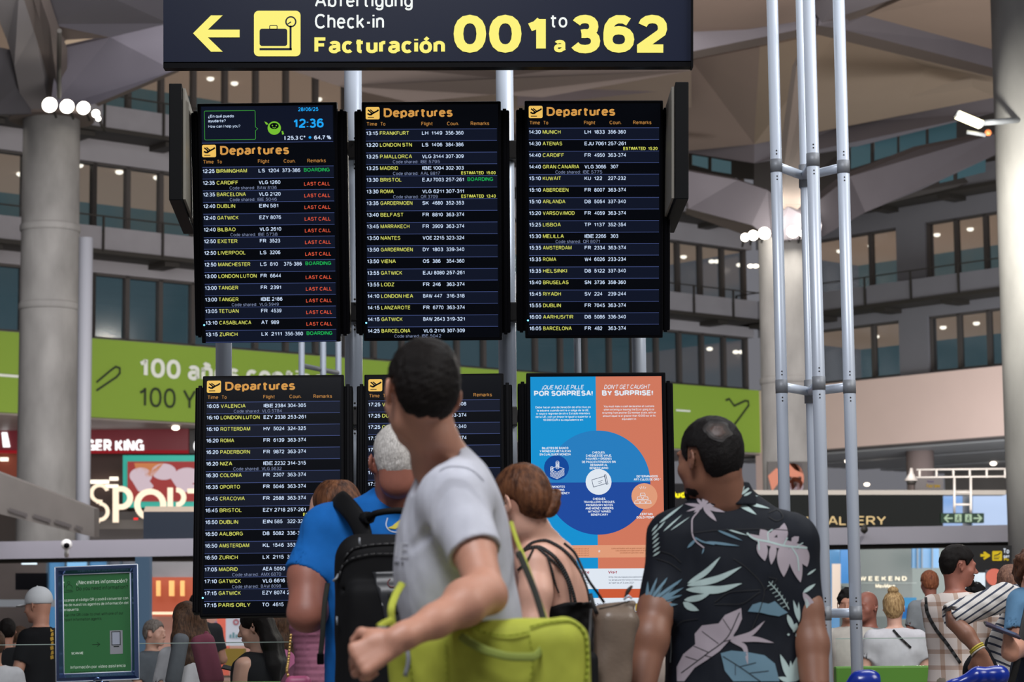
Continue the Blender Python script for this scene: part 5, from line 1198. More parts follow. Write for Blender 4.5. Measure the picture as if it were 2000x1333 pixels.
# ------------------------------------------------------------------ information poster stand
ps = root('information_stand', (P(190, 1300, 9.4).x, 9.4, 0), 'green information poster in a chrome frame on a stand, lower left', 'poster stand')
cor = [(107, 1109), (268, 1103), (272, 1327), (109, 1333)]
Wp = .345; Hp = .475
Tp = fit_pose(cor, Wp, Hp, 9.4); R3 = Tp.to_3x3()
w3 = lambda x, y, z: Tp @ Vector((x, y, z))
Kp = Wp/163
M_chr = mat('chrome', '#5f74a0', .15, .85); M_edge = mat('chrome_edge', '#dfe6f0', .3)  # blue base paints navy reflections in; pale edge gives bright rims
def bar(a, b_, c, d): 
    g = MB(); g.prism([w3(*a), w3(*b_), w3(*c), w3(*d)], R3@Vector((0, .02, 0))); g.build('frame_bar', M_chr, ps)
W2, H2 = Wp/2, Hp/2; e = .032
g = MB(); g.box(w3(0, .02, 0), (Wp-.01, .015, Hp-.01), R3); g.build('backing', mat('poster_green', '#2f6a3c', .35, spec=.5), ps)
def mitre(p0, p1, p2, p3): 
    g = MB(); o1 = -.012; a = [w3(p0[0], .006, p0[1]), w3(p1[0], .006, p1[1]), w3(p2[0], .012, p2[1]), w3(p3[0], .012, p3[1])]; mid = [w3((p0[0]+p3[0])/2, o1, (p0[1]+p3[1])/2), w3((p1[0]+p2[0])/2, o1, (p1[1]+p2[1])/2)]
    V = a+mid; g.face_block(V, [(0, 1, 5, 4), (4, 5, 2, 3), (1, 0, 3, 2), (0, 4, 3), (1, 2, 5)]); g.build('frame_bar', M_chr, ps)
mitre((-W2, H2), (W2, H2), (W2-e, H2-e), (-W2+e, H2-e)); mitre((W2, H2), (W2, -H2), (W2-e, -H2+e), (W2-e, H2-e)); mitre((W2, -H2), (-W2, -H2), (-W2+e, -H2+e), (W2-e, -H2+e)); mitre((-W2, -H2), (-W2, H2), (-W2+e, H2-e), (-W2+e, -H2+e))
f = Flat(lambda u, v, l=0: w3(-W2+u*Kp, .0122-l, H2-v*Kp), 0)
ga = mat('print_pale', '#d2e4d2', .4); gb = mat('print_dark', '#163c1e', .4); gk = mat('print_black', '#101a14', .4); gl_ = mat('print_grey', '#8a8c92', .4)
f.text(ga, '¿Necesitas información?', 41, 35, 7.5, 101, .01, lift=.0005); f.text(gb, 'Do you need information?', 41, 47, 7.5, 102, .005, lift=.0005)
f.circ(gb, 26, 31, 3, 2.2, lift=.0005); f.circ(gb, 27, 41, 6.5, 5.6, -10, 190, lift=.0005); f.line(gb, [(20, 45), (33, 46)], 1, .0005); f.line(gb, [(13, 49), (34, 49)], 1, .0005); f.circ(ga, 16, 30, 1.6, lift=.0005); f.rect(gb, 14, 36, 18, 40, .0005)
f.build('poster_heading', ps); f = Flat(lambda u, v, l=0: w3(-W2+u*Kp, .0122-l, H2-v*Kp), 0)
for i, (t, wd) in enumerate((('Escanee el código QR y podrá conversar con', 130), ('uno de nuestros agentes de información del', 130), ('aeropuerto.', 33))): f.text(ga, t, 13, 68+i*9.3, 5.6, wd, .0, lift=.0005)
for i, (t, wd) in enumerate((('Scan the QR code to chat with one of our', 120), ('airport information agents.', 78))): f.text(gb, t, 13, 97+i*9.3, 5.6, wd, .0, lift=.0005)
f.build('poster_paragraphs', ps); f = Flat(lambda u, v, l=0: w3(-W2+u*Kp, .0122-l, H2-v*Kp), 0)
f.line(gb, [(71, 154), (86, 154)], 1.1, .0005); f.line(gb, [(81, 150), (86, 154), (81, 158)], 1.1, .0005)
f.rect(gl_, 106, 128, 131, 174, .0004); f.rect(gk, 109, 130, 127, 157, .0006); f.rect(mat('print_lilac', '#9aa0ae', .4), 110.5, 131.5, 125.5, 155.5, .0008); f.rect(gk, 113, 158.5, 124, 160.5, .0008)
f.text(ga, 'SCAN ME', 30, 172, 4.6, 23, .03, lift=.0005)
f.text(ga, 'Información por vídeo asistencia', 28, 200, 6, 108, 0, lift=.0005); f.text(gb, 'Information by video assistance', 28, 210, 6, 108, 0, lift=.0005)
f.build('pictograms', ps)
for a_, b_ in (((-W2, H2), (W2, H2)), ((W2, H2), (W2, -H2)), ((W2, -H2), (-W2, -H2)), ((-W2, -H2), (-W2, H2))):
    g = MB(); g.tube([w3(a_[0], .004, a_[1]), w3(b_[0], .004, b_[1])], .0022, 6); k_ = (W2-e)/W2; kz = (H2-e)/H2; g.tube([w3(a_[0]*k_, .010, a_[1]*kz), w3(b_[0]*k_, .010, b_[1]*kz)], .0022, 6); g.build('frame_edge', M_edge, ps)
c = w3(0, .055, -H2); g = MB(); g.tube([(c.x, c.y, .03), (c.x, c.y, c.z+.1)], .018, 14); g.build('pole', M_chr, ps); g = MB(); g.disc((c.x, c.y, 0), (0, 0, 1), .17, .025, 28); g.build('foot', M_chr, ps)
g = MB(); g.tube([w3(-.04, .03, -H2-.01), w3(0, -.01, -H2+.012), w3(.04, .03, -H2-.01)], .006, 8); g.build('clip', M_chr, ps)
# ------------------------------------------------------------------ people
SK = mat('skin_tan', '#b98670', .5, noise=.07, nscale=14, bump=.05, bscale=300, sss=.06)
SK_red = mat('skin_ruddy', '#9c6353', .5, noise=.12, nscale=12, bump=.05, bscale=260, sss=.06)
SK_br = mat('skin_brown', '#815845', .5, noise=.07, nscale=14, bump=.04, bscale=260, sss=.05)
SK_pale = mat('skin_pale', '#cfa08c', .5, noise=.06, nscale=16, bump=.03, bscale=260, sss=.06)
def hairmat(name, c, c2, st=(1, 1, .25), sc=90): return mat(name, c, .5, noise=.5, nscale=sc, col2=c2, bump=.5, bscale=sc*2.2, stretch=st, spec=.18)
H_dark = hairmat('hair_dark', '#080504', '#130c09', (1, 1, .5), 240); H_white = hairmat('hair_white', '#a8a39e', '#e4e0da', (1, 1, .3), 200); H_auburn = hairmat('hair_auburn', '#2c1710', '#744a30', (1, 1, .2), 60)
H_brown = hairmat('hair_brown', '#2a1c14', '#5c4230'); H_black = hairmat('hair_black', '#080606', '#141010', (1, 1, .5), 240); H_blond = hairmat('hair_blond', '#7a5c3c', '#c8a878'); H_grey = hairmat('hair_grey', '#5c5450', '#8c847c')
def cloth(name, c, rough=.85, **k): return mat(name, c, rough, noise=k.pop('noise', .05), nscale=30, bump=.12, bscale=420, spec=.2, **k)
def rings(L, n=0):
    """(py, left px, right px, distance, half depth) -> world rings"""
    out = []
    for py, a, b, D, hd in L:
        p = P((a+b)/2, py, D); out.append((p.z, p.x, (b-a)/2*S(D), D, hd))
    return out
def PL(pts): return [tuple(P(*q)) for q in pts]
def sleeve(F, a, b, ra, rb, wall=.006, depth=.05, k=.03):
    """open ended sleeve from a (inside the shoulder) to the hem at b"""
    a = np.array(a, float); b = np.array(b, float); ab = b-a; L = np.linalg.norm(ab); R = max(ra, rb)
    def fn(X, Y, Z):
        x, y, z = X-a[0], Y-a[1], Z-a[2]; t = (x*ab[0]+y*ab[1]+z*ab[2])/L**2; tc = np.clip(t, 0, 1.3)
        x = x-tc*ab[0]; y = y-tc*ab[1]; z = z-tc*ab[2]; p = np.sqrt(x*x+y*y+z*z); r = ra+(rb-ra)*tc
        d = np.maximum(p-r, (t-1)*L); inner = np.maximum(p-(r-wall), (1-t)*L-depth); return np.maximum(d, -inner)
    F.comb(np.minimum(a, b)-R, np.maximum(a, b)+R, fn, k)
def legs(rt, c, D, zh, m, spread=.10, r=.085, shoe=None, seated=None, face=0.0):
    """trousers from the hip down to the ground and a pair of shoes; c: x of the pelvis"""
    lo = (c-.35, D-.35, .0); hi = (c+.35, D+.35, zh+.12)
    fx, fy = -math.sin(face), math.cos(face); rx, ry = math.cos(face), math.sin(face)
    if seated: lo = (c-.75, D-.75, 0); hi = (c+.75, D+.75, zh+.15)
    F = Field(lo, hi, .022); F.ell((c, D, zh), (r*1.7, r*1.5, .12), k=.03)
    for q in (-1, 1):
        hx0 = (c+rx*q*spread*.8, D+ry*q*spread*.8, zh-.02)
        if seated: kn = (hx0[0]+fx*.42, hx0[1]+fy*.42, .47); 
        else: kn = (hx0[0]+rx*q*.02, hx0[1]+ry*q*.02, zh*.52)
        an = (kn[0]+(fx*.02), kn[1]+fy*.02, .09)
        F.chain([hx0, kn, an], [r, r*.72, r*.62], .03)
    F.build('trousers', m, rt)
    for q in (-1, 1):
        hx0 = (c+rx*q*spread*.8, D+ry*q*spread*.8)
        kn = (hx0[0]+fx*.42, hx0[1]+fy*.42) if seated else (hx0[0]+rx*q*.02, hx0[1]+ry*q*.02)
        s_ = Field((kn[0]-.2, kn[1]-.2, 0.0), (kn[0]+.2, kn[1]+.2, .14), .014)
        s_.cap((kn[0]-fx*.03, kn[1]-fy*.03, .05), (kn[0]+fx*.13, kn[1]+fy*.13, .04), .045, .036, .02); s_.cap((kn[0], kn[1], .05), (kn[0], kn[1], .11), .045, .05, .02)
        s_.build('shoe', mat('shoe_dark', '#2a2a2c', .6), rt)
class Drape:
    """lays lines and flat shapes, given as picture points, on the near side of a mesh"""
    def __init__(s, obj, lift=.002):
        me = obj.data; off = Vector((0, 0, 0)); q = obj
        while q is not None: off += Vector(q.location); q = q.parent
        s.b = BVHTree.FromPolygons([v.co+off for v in me.vertices], [tuple(p.vertices) for p in me.polygons]); s.lift = lift; s.V = []; s.F = []; s.M = []; s.mats = []
    def hit(s, px, py, lift=0):
        r = ray(px, py).normalized(); h, n, i, d = s.b.ray_cast(CAMP, r)
        if h is None: return None
        return h-r*(s.lift+lift)
    def mi(s, m):
        if m not in s.mats: s.mats.append(m)
        return s.mats.index(m)
    def strip(s, m, pts, wd, lift=0, steps=6, seg=14.0):
        """pts: centre line in px; wd: width(s) in px"""
        L = [0]
        for a, b in zip(pts[:-1], pts[1:]): L.append(L[-1]+math.hypot(b[0]-a[0], b[1]-a[1]))
        n = max(4, int(L[-1]/seg)+2); T = np.linspace(0, L[-1], n); Lx = np.array(L)
        xs = smooth_interp(T, Lx, [p[0] for p in pts]) if len(pts) > 2 else np.interp(T, Lx, [p[0] for p in pts]); ys = smooth_interp(T, Lx, [p[1] for p in pts]) if len(pts) > 2 else np.interp(T, Lx, [p[1] for p in pts])
        ws = [wd]*n if not callable(wd) else [wd(t/L[-1]) for t in T]
        rows_ = []; last = None
        for i in range(n):
            j0, j1 = max(i-1, 0), min(i+1, n-1); dx, dy = xs[j1]-xs[j0], ys[j1]-ys[j0]; l = math.hypot(dx, dy) or 1; nx, ny = -dy/l, dx/l
            row = []
            for q in (-1, -.5, 0, .5, 1):
                h = s.hit(xs[i]+nx*ws[i]*.5*q, ys[i]+ny*ws[i]*.5*q, lift); row.append(h)
            rows_.append(row)
        k = s.mi(m)
        for a, b in zip(rows_[:-1], rows_[1:]):
            for q in range(4):
                v = [a[q], a[q+1], b[q+1], b[q]]
                if any(x is None for x in v): continue
                if max((v[0]-v[2]).length, (v[1]-v[3]).length) > .09: continue
                o = len(s.V); s.V += v; s.F.append((o, o+1, o+2, o+3)); s.M.append(k)
    def leaf(s, m, base, tip, w_, bend=0, lift=0):
        bx, by = base; tx, ty = tip; dx, dy = tx-bx, ty-by
        mid = ((bx+tx)/2-dy*bend, (by+ty)/2+dx*bend)
        s.strip(m, [base, mid, tip], lambda t: w_*max(.02, math.sin(math.pi*min(1, t**.8*.98+.02))**.8), lift, seg=7)
    def poly(s, m, pts, lift=0, cell=9.0):
        bm = bmesh.new(); vs = [bm.verts.new((p[0], p[1], 0)) for p in pts]; bm.faces.new(vs); bmesh.ops.triangulate(bm, faces=bm.faces)
        x0 = min(p[0] for p in pts); x1 = max(p[0] for p in pts); y0 = min(p[1] for p in pts); y1 = max(p[1] for p in pts)
        x = x0+cell
        while x < x1: bmesh.ops.bisect_plane(bm, geom=list(bm.verts)+list(bm.edges)+list(bm.faces), plane_co=(x, 0, 0), plane_no=(1, 0, 0)); x += cell
        y = y0+cell
        while y < y1: bmesh.ops.bisect_plane(bm, geom=list(bm.verts)+list(bm.edges)+list(bm.faces), plane_co=(0, y, 0), plane_no=(0, 1, 0)); y += cell
        bm.verts.ensure_lookup_table(); bm.verts.index_update(); H = [s.hit(v.co.x, v.co.y, lift) for v in bm.verts]; k = s.mi(m); idx = {}
        for f in bm.faces:
            ii = [v.index for v in f.verts]
            if any(H[i] is None for i in ii): continue
            if max((H[ii[0]]-H[i]).length for i in ii) > .09: continue
            o = []
            for i in ii:
                if i not in idx: idx[i] = len(s.V); s.V.append(H[i])
                o.append(idx[i])
            s.F.append(tuple(o)); s.M.append(k)
        bm.free()
    def build(s, name, parent, thick=0):
        me = bpy.data.meshes.new(name); me.from_pydata([tuple(v) for v in s.V], [], s.F); me.polygons.foreach_set('material_index', s.M); me.polygons.foreach_set('use_smooth', [True]*len(s.F)); me.update()
        off = Vector((0, 0, 0)); q = parent
        while q is not None: off += Vector(q.location); q = q.parent
        me.transform(Matrix.Translation(-off))
        o = bpy.data.objects.new(name, me); COL.objects.link(o); o.parent = parent
        for m in s.mats: me.materials.append(m)
        if thick: md = o.modifiers.new('thick', 'SOLIDIFY'); md.thickness = thick; md.offset = 1
        return o
def bounds(pts, pad):
    a = np.array([tuple(p) for p in pts]); return a.min(0)-pad, a.max(0)+pad
def curve_pts(pts, n=24):
    a = np.array([tuple(p) for p in pts], float); t = np.r_[0, np.cumsum(np.linalg.norm(np.diff(a, axis=0), axis=1))]; T = np.linspace(0, t[-1], n)
    return [Vector([float(smooth_interp(T, t, a[:, k])[i]) for k in range(3)]) for i in range(n)]
def strap(pts, wd, th, m, name, parent, n=20, flat=(0, 1, 0)):
    """webbing: a flat tube along smooth points; flat: direction of the thin side"""
    g = MB(); q = curve_pts(pts, n); g.tube(q, wd/2, 10, flat=(flat, th/wd)); return g.build(name, m, parent)

# ================= young man in the grey T-shirt
D = 5.3
ym = root('person', (P(900, 1300, 5.42).x, 5.42, 0), 'young man with short dark hair in grey t-shirt, back to camera, head turned left', 'person')
HM = head_frame(P(823, 768, D), math.radians(21), math.radians(-3), math.radians(5), .965)
F = Field((P(680, 1300, 4.9).x, 4.72, P(900, 1345, 5.4).z), (P(1030, 1000, 5.4).x, 5.66, P(900, 650, 5.3).z), .0046)
add_head(F, HM)
F.chain(PL([(833, 800, 5.32), (842, 850, 5.35), (858, 905, 5.39), (880, 960, 5.42)]), [.052, .054, .062, .085], .02)
F.cap(P(842, 858, 5.32), P(885, 915, 5.42), .045, .05, .03)
F.loft(rings([(1345, 815, 1008, 5.42, .15), (1110, 785, 990, 5.42, .155), (1000, 808, 968, 5.42, .165), (945, 830, 948, 5.42, .15), (905, 845, 925, 5.42, .1)]), .02)
F.chain(PL([(893, 985, 5.25), (926, 1078, 5.165), (948, 1155, 5.08)]), [.052, .047, .042], .02); F.ell(P(962, 1170, 5.07), .030, k=.03)
F.chain(PL([(940, 1160, 5.07), (908, 1182, 5.0), (850, 1214, 4.94), (790, 1243, 4.88), (772, 1252, 4.87)]), [.046, .045, .035, .0275, .027], .018)
F.ell(P(915, 1165, 5.03), (.05, .035, .035), k=.03)
wr_ = P(774, 1252, 4.87)
add_hand(F, wr_, P(706, 1287, 4.85)-wr_, Vector((.15, .9, -.25)), 1.0, 1.15, thumb_side=(0, 0, 1), right=False, thumb_curl=.7)
body = F.build('body', SK, ym, 1)
hf = hair_field((P(730, 800, D).x, 5.1, P(800, 850, D).z), (P(915, 800, D).x, 5.5, P(800, 645, D).z), .0042, HM, .010, .05, -.012, -.078, 3, .0022, .004)
hf.build('hair', H_dark, ym, 0)
M_tee = cloth('tee_grey', '#babcc6')
F = Field((P(740, 1300, 5.1).x, 5.0, P(900, 1345, 5.4).z), (P(1040, 1000, 5.4).x, 5.7, P(900, 835, 5.4).z), .0052)
F.loft(rings([(1345, 803, 1024, 5.42, .17), (1235, 790, 1022, 5.42, .17), (1170, 776, 1014, 5.42, .175), (1110, 768, 1005, 5.42, .18), (1040, 775, 997, 5.42, .19), (985, 790, 984, 5.42, .195), (945, 808, 968, 5.42, .185), (910, 826, 949, 5.42, .14), (885, 842, 924, 5.42, .095), (862, 858, 898, 5.42, .07), (848, 868, 886, 5.42, .05)]), .02)
F.ell(P(892, 975, 5.27), (.068, .07, .07), k=.06)
sleeve(F, P(890, 985, 5.25), P(928, 1081, 5.16), .070, .061, .0075, .055, .045)
# neckline: open it around the neck
F.chain(PL([(826, 840, 5.30), (840, 885, 5.33), (836, 920, 5.32)]), [.062, .064, .062], .008, 'sub')
def fold(x, y, z):
    u = (x*.8+z*.6)
    return .0035*vnoise(x, y, z, 22, 5)+.0022*vnoise(x*1.8, y, z*.5, 60, 9)
F.warp(fold)
for a, b, r in (((905, 1120, 5.2), (800, 1215, 5.25), .006), ((885, 1005, 5.18), (800, 1070, 5.27), .007), ((880, 1060, 5.2), (830, 1150, 5.22), .006), ((960, 1010, 5.26), (985, 1150, 5.27), .006)):
    F.cap(P(*a), P(*b), r, r*.6, .02, 'sub')
tee = F.build('t_shirt', M_tee, ym, 2)
d = Drape(tee, .004); M_pr = mat('tee_print_white', '#c9cbd2', .6); M_pk = mat('tee_print_black', '#2a2b30', .6)
for x0, y0, x1, y1 in ((782, 1060, 786, 1090), (782, 1060, 796, 1064), (782, 1072, 794, 1076), (782, 1086, 797, 1090), (772, 1056, 776, 1088)): d.poly(M_pr, [(x0, y0), (x1, y0), (x1, y1), (x0, y1)])
for x0 in (771, 776, 784): d.poly(M_pk, [(x0, 1098), (x0+3, 1098), (x0+3, 1104), (x0, 1104)])
M_seam = mat('tee_seam', '#888b95', .9); d.strip(M_seam, [(858, 920), (878, 911), (905, 912), (930, 924), (945, 940)], 1.3); d.strip(M_seam, [(893, 1088), (925, 1076), (962, 1062)], 1.2)
d.build('shirt_print', tee)
legs(ym, P(905, 1300, 5.42).x, 5.42, .95, cloth('denim_dark', '#2c3240'), face=math.radians(80))
# lime bag
M_lime = cloth('bag_lime', '#a4aa40', .7); M_olive = mat('webbing_olive', '#7d8a3a', .8, bump=.2, bscale=300); M_bk2 = mat('webbing_black', '#15170f', .8)
bg_ = root('holdall', P(955, 1333, 5.12), 'bright lime green holdall bag with olive handle hanging at young man\'s hip', 'bag')
bc = P(957, 1342, 5.13); bc = Vector((bc.x, bc.y, bc.z)); RB = Euler((0, math.radians(-1.0), math.radians(-4))).to_matrix()
F = Field(bc-Vector((.28, .17, .22)), bc+Vector((.28, .17, .22)), .0055)
F.box(bc, (.222, .088, .152), RB, .062, .01)
F.cap(P(925, 1216, 5.14), P(1045, 1214, 5.14), .028, .026, .05, 'sub'); F.warp(lambda x, y, z: .004*vnoise(x, y, z, 20, 11)+.0015*vnoise(x, y, z, 60, 12))
bagb = F.build('bag_body', M_lime, bg_, 1)
d = Drape(bagb, .006); M_pipe = cloth('bag_piping', '#8f9a30', .7)
d.strip(M_pipe, [(1035, 1226), (1075, 1217), (1110, 1214), (1134, 1228), (1145, 1252), (1147, 1300), (1144, 1333)], 2.2)
d.strip(M_pipe, [(920, 1222), (950, 1238), (990, 1243), (1033, 1236)], 2.5); d.strip(M_pipe, [(1032, 1234), (1040, 1290), (1036, 1333)], 1.6); d.strip(M_pipe, [(870, 1252), (872, 1333)], 1.6); d.strip(M_pipe, [(800, 1282), (806, 1333)], 2.2)
d.build('piping', bagb, .003)
strap([P(899, 1243, 5.035), P(922, 1258, 5.015), P(957, 1274, 5.0), P(1003, 1284, 4.995), P(1040, 1284, 5.01), P(1060, 1268, 5.045)], .019, .004, M_olive, 'grab_handle', bg_, 26)
strap([P(998, 1020, 5.52), P(1008, 1052, 5.45), P(1020, 1082, 5.4), P(1045, 1150, 5.25), P(1068, 1216, 5.14)], .010, .004, M_lime, 'shoulder_strap', bg_)
strap([P(1012, 1078, 5.39), P(1026, 1110, 5.32), P(1046, 1160, 5.22), P(1062, 1212, 5.12)], .016, .003, M_bk2, 'strap_pad', bg_)
strap([P(786, 1140, 5.13), P(772, 1165, 5.08), P(764, 1195, 5.02), P(768, 1225, 5.02), P(790, 1262, 5.03)], .017, .005, M_lime, 'front_strap', bg_)
strap([P(766, 1212, 4.99), P(752, 1218, 4.96), P(739, 1226, 4.93)], .016, .007, M_lime, 'zip_tab', bg_, 8)
g = MB(); g.box(P(746, 1227, 4.925), (.02, .004, .006)); g.build('buckle', M_alu2, bg_, bevel=.001)
g = MB(); g.tube(curve_pts([P(795, 1262, 5.02), P(798, 1290, 5.01), P(791, 1322, 5.01)], 8), .005, 6); g.build('zip_pull', M_alu2, bg_)

# ================= man in the blue shirt with the backpack
D = 7.5
bm_ = root('person', (P(775, 1300, 7.6).x, 7.6, 0), 'white haired man in bright blue t-shirt seen from behind, wearing a black backpack', 'person')
HM = head_frame(P(776, 902, D), math.radians(8), math.radians(6), 0, 1.0)
F = Field((P(545, 1300, 7.5).x, 7.2, P(900, 1345, 7.5).z), (P(1010, 1000, 7.5).x, 8.05, P(900, 818, 7.5).z), .007)
add_head(F, HM); F.chain(PL([(776, 925, 7.53), (778, 965, 7.56), (778, 1000, 7.58)]), [.066, .068, .09], .03); F.ell(P(777, 940, 7.445), (.060, .042, .058), k=.03)
F.loft(rings([(1345, 650, 905, 7.6, .13), (1050, 645, 905, 7.6, .11), (1000, 680, 875, 7.6, .08)]), .03)
F.chain(PL([(640, 1045, 7.58), (603, 1125, 7.52), (600, 1190, 7.47)]), [.062, .064, .060], .03); F.ell(P(600, 1205, 7.46), (.058, .055, .045), k=.03)
F.chain(PL([(602, 1198, 7.48), (640, 1180, 7.7), (690, 1150, 7.88)]), [.056, .045, .03], .03)
hw = P(690, 1150, 7.88); add_hand(F, hw, Vector((.2, .5, .3)), Vector((.8, -.2, .2)), 1.0, .6, thumb_side=(0, 0, 1), right=False)
F.chain(PL([(915, 1045, 7.58), (950, 1130, 7.52), (955, 1200, 7.47), (900, 1170, 7.75), (850, 1150, 7.9)]), [.062, .06, .055, .04, .03], .03)
F.build('body', SK_red, bm_, 1)
hf = hair_field((P(700, 800, D).x, 7.3, P(800, 960, D).z), (P(850, 800, D).x, 7.7, P(800, 810, D).z), .0055, HM, .004, .06, -.02, -.05, 4, .0018, .003); hf.build('hair', H_white, bm_)
M_blue = cloth('tee_blue', '#1766b4')
F = Field((P(545, 1300, 7.5).x, 7.3, P(900, 1345, 7.5).z), (P(1010, 1000, 7.5).x, 8.0, P(900, 930, 7.5).z), .007)
F.loft(rings([(1345, 634, 920, 7.6, .155), (1240, 634, 918, 7.6, .15), (1150, 630, 920, 7.6, .15), (1090, 624, 926, 7.6, .14), (1040, 630, 925, 7.6, .13), (1010, 645, 905, 7.6, .115), (985, 672, 880, 7.6, .1), (968, 705, 850, 7.6, .085), (950, 732, 822, 7.6, .075)]), .02, n=2.5)
for q in (1, -1):
    cx = lambda x: x if q > 0 else 1550-x
    F.ell(P(cx(645), 1030, 7.58), (.08, .09, .07), k=.06); sleeve(F, P(cx(640), 1040, 7.58), P(cx(600), 1126, 7.52), .082, .076, .011, .05, .05)
F.chain(PL([(777, 900, 7.5), (778, 955, 7.535)]), [.068, .070], .01, 'sub')
F.warp(lambda x, y, z: .005*vnoise(x, y, z, 16, 21)+.0025*vnoise(x, y, z, 48, 22))
bt = F.build('t_shirt', M_blue, bm_, 1)
d = Drape(bt, .003); Y_ = mat('shirt_logo_yellow', '#c8b832', .6); W_ = mat('shirt_logo_white', '#d8dce4', .6)
d.strip(W_, [(757, 1012), (754, 1025), (760, 1036), (772, 1040), (784, 1036), (789, 1024)], 1.6, seg=3); d.poly(Y_, [(756, 1032), (766, 1028), (790, 1008), (784, 1026), (772, 1034)]); d.build('shirt_print', bt)
legs(bm_, P(778, 1300, 7.6).x, 7.6, .92, cloth('trouser_black', '#1c1d22'), r=.1)
bp = root('backpack', P(756, 1333, 7.28), 'large black backpack with grey plastic panel on the blue shirt man\'s back', 'backpack')
M_pack = cloth('pack_black', '#0e0e10', .75); M_pk3 = mat('pack_plastic', '#28292c', .4)
pc = P(758, 1222, 7.3); F = Field(pc-Vector((.24, .19, .32)), pc+Vector((.24, .19, .32)), .007)
F.box(pc, (.165, .105, .285), None, .075, .01); F.box(pc+Vector((.005, -.085, -.06)), (.135, .05, .20), None, .045, .012)
F.cap(pc+Vector((-.14, -.085, .11)), pc+Vector((.14, -.085, .11)), .006, .006, .008, 'sub')
F.warp(lambda x, y, z: .003*vnoise(x, y, z, 30, 31)); pk = F.build('pack_body', M_pack, bp, 1)
d = Drape(pk, .006); d.poly(M_pk3, [(727, 1118), (800, 1114), (800, 1240), (757, 1240), (745, 1180)]); d.poly(M_bk2, [(757, 1160), (790, 1158), (790, 1200), (762, 1200)], .002)
ring_ = mat('pack_badge', '#6a2428', .5); d.strip(ring_, [(762, 1132), (757, 1140), (763, 1148), (775, 1147)], 1.2, .002, seg=3)
M_zip = mat('pack_zip', '#242426', .5); d.strip(M_zip, [(663, 1130), (668, 1108), (690, 1090), (740, 1082), (800, 1082)], 2.5); d.strip(M_zip, [(672, 1092), (690, 1072), (740, 1064), (800, 1062)], 2.5); d.build('front_panel', pk, .003)
for q in (1, -1):
    cx = lambda x: x if q > 0 else 1552-x
    strap([P(cx(712), 1075, 7.36), P(cx(709), 1045, 7.385), P(cx(697), 1015, 7.41), P(cx(678), 990, 7.45), P(cx(662), 976, 7.53), P(cx(655), 978, 7.64)], .066, .020, M_pack, 'shoulder_strap', bp, 22, (0, .6, .8))
g = MB(); g.tube(curve_pts([P(722, 1012, 7.36), P(735, 1003, 7.33), P(776, 998, 7.32), P(815, 1003, 7.33), P(830, 1012, 7.36)], 14), .011, 10); g.tube([P(712, 1012, 7.4), P(722, 1012, 7.36)], .02, 8); g.build('carry_handle', M_pack, bp)
strap([P(640, 1140, 7.42), P(634, 1180, 7.38), P(630, 1240, 7.36), P(626, 1282, 7.36)], .017, .004, M_bk2, 'side_strap', bp)
g = MB(); g.box(P(626, 1288, 7.36), (.022, .01, .035)); g.build('strap_buckle', M_black, bp, bevel=.003)
for i, (x, y) in enumerate(((662, 1126), (702, 1058), (658, 1212))):
    g = MB(); g.tube(curve_pts([P(x, y-6, 7.24), P(x-5, y+4, 7.2), P(x-12, y+10, 7.2)] if i == 0 else [P(x, y-6, 7.2), P(x, y, 7.19), P(x+1, y+9, 7.2)], 5), .004, 6); g.build('zip_pull', M_alu2, bp)

# ================= girl behind the blue shirt man
D = 8.5
gg = root('person', (P(640, 1300, 8.5).x, 8.5, 0), 'auburn haired woman in dusty pink top, mostly hidden behind the blue shirt man', 'person')
HM = head_frame(P(652, 1006, D), math.radians(84), math.radians(-14), 0, .95)
F = Field((P(540, 1300, 8.5).x, 8.1, P(900, 1345, 8.5).z), (P(740, 1000, 8.5).x, 8.85, P(900, 935, 8.5).z), .009)
add_head(F, HM); F.chain(PL([(655, 1030, 8.52), (650, 1085, 8.55)]), [.05, .05], .03)
F.loft(rings([(1345, 590, 680, 8.5, .10), (1180, 590, 690, 8.5, .10), (1100, 600, 695, 8.5, .12), (1080, 625, 680, 8.5, .08)]), .03)
F.build('body', SK_pale, gg, 1)
F = Field((P(580, 1300, 8.5).x, 8.25, P(900, 1130, 8.5).z), (P(740, 1000, 8.5).x, 8.75, P(900, 935, 8.5).z), .007)
F.ell(hp(HM, 0, -.022, .040), (.092, .098, .096), k=.01); F.ell(hp(HM, 0, .105, -.03), (.09, .065, .10), k=.02, op='sub'); F.chain([hp(HM, .05, -.06, 0), hp(HM, .05, -.09, -.15)], [.05, .04], .04); F.chain([hp(HM, -.05, -.06, 0), hp(HM, -.05, -.09, -.15)], [.05, .04], .04)
F.build('hair', H_auburn, gg, 1)
M_dp = cloth('top_dusty_pink', '#8e5a6e')
F = Field((P(545, 1300, 8.3).x, 8.1, P(900, 1345, 8.5).z), (P(720, 1000, 8.5).x, 8.75, P(900, 1070, 8.5).z), .008)
F.loft(rings([(1345, 572, 676, 8.45, .14), (1290, 576, 668, 8.45, .13), (1255, 572, 672, 8.45, .12), (1220, 566, 680, 8.45, .135), (1160, 580, 692, 8.48, .13), (1110, 592, 695, 8.5, .12), (1088, 615, 685, 8.5, .09)]), .02)
F.warp(lambda x, y, z: .0022*np.sin(z*260+3*vnoise(x, y, z, 8, 4))+.004*vnoise(x, y, z, 25, 41)); F.build('top', M_dp, gg, 1)
legs(gg, P(630, 1300, 8.5).x, 8.5, .9, cloth('skirt_rose', '#6c4455'), r=.08)
hb = root('handbag', P(583, 1333, 7.9), 'small pink handbag with gold chain below the dusty pink top', 'bag')
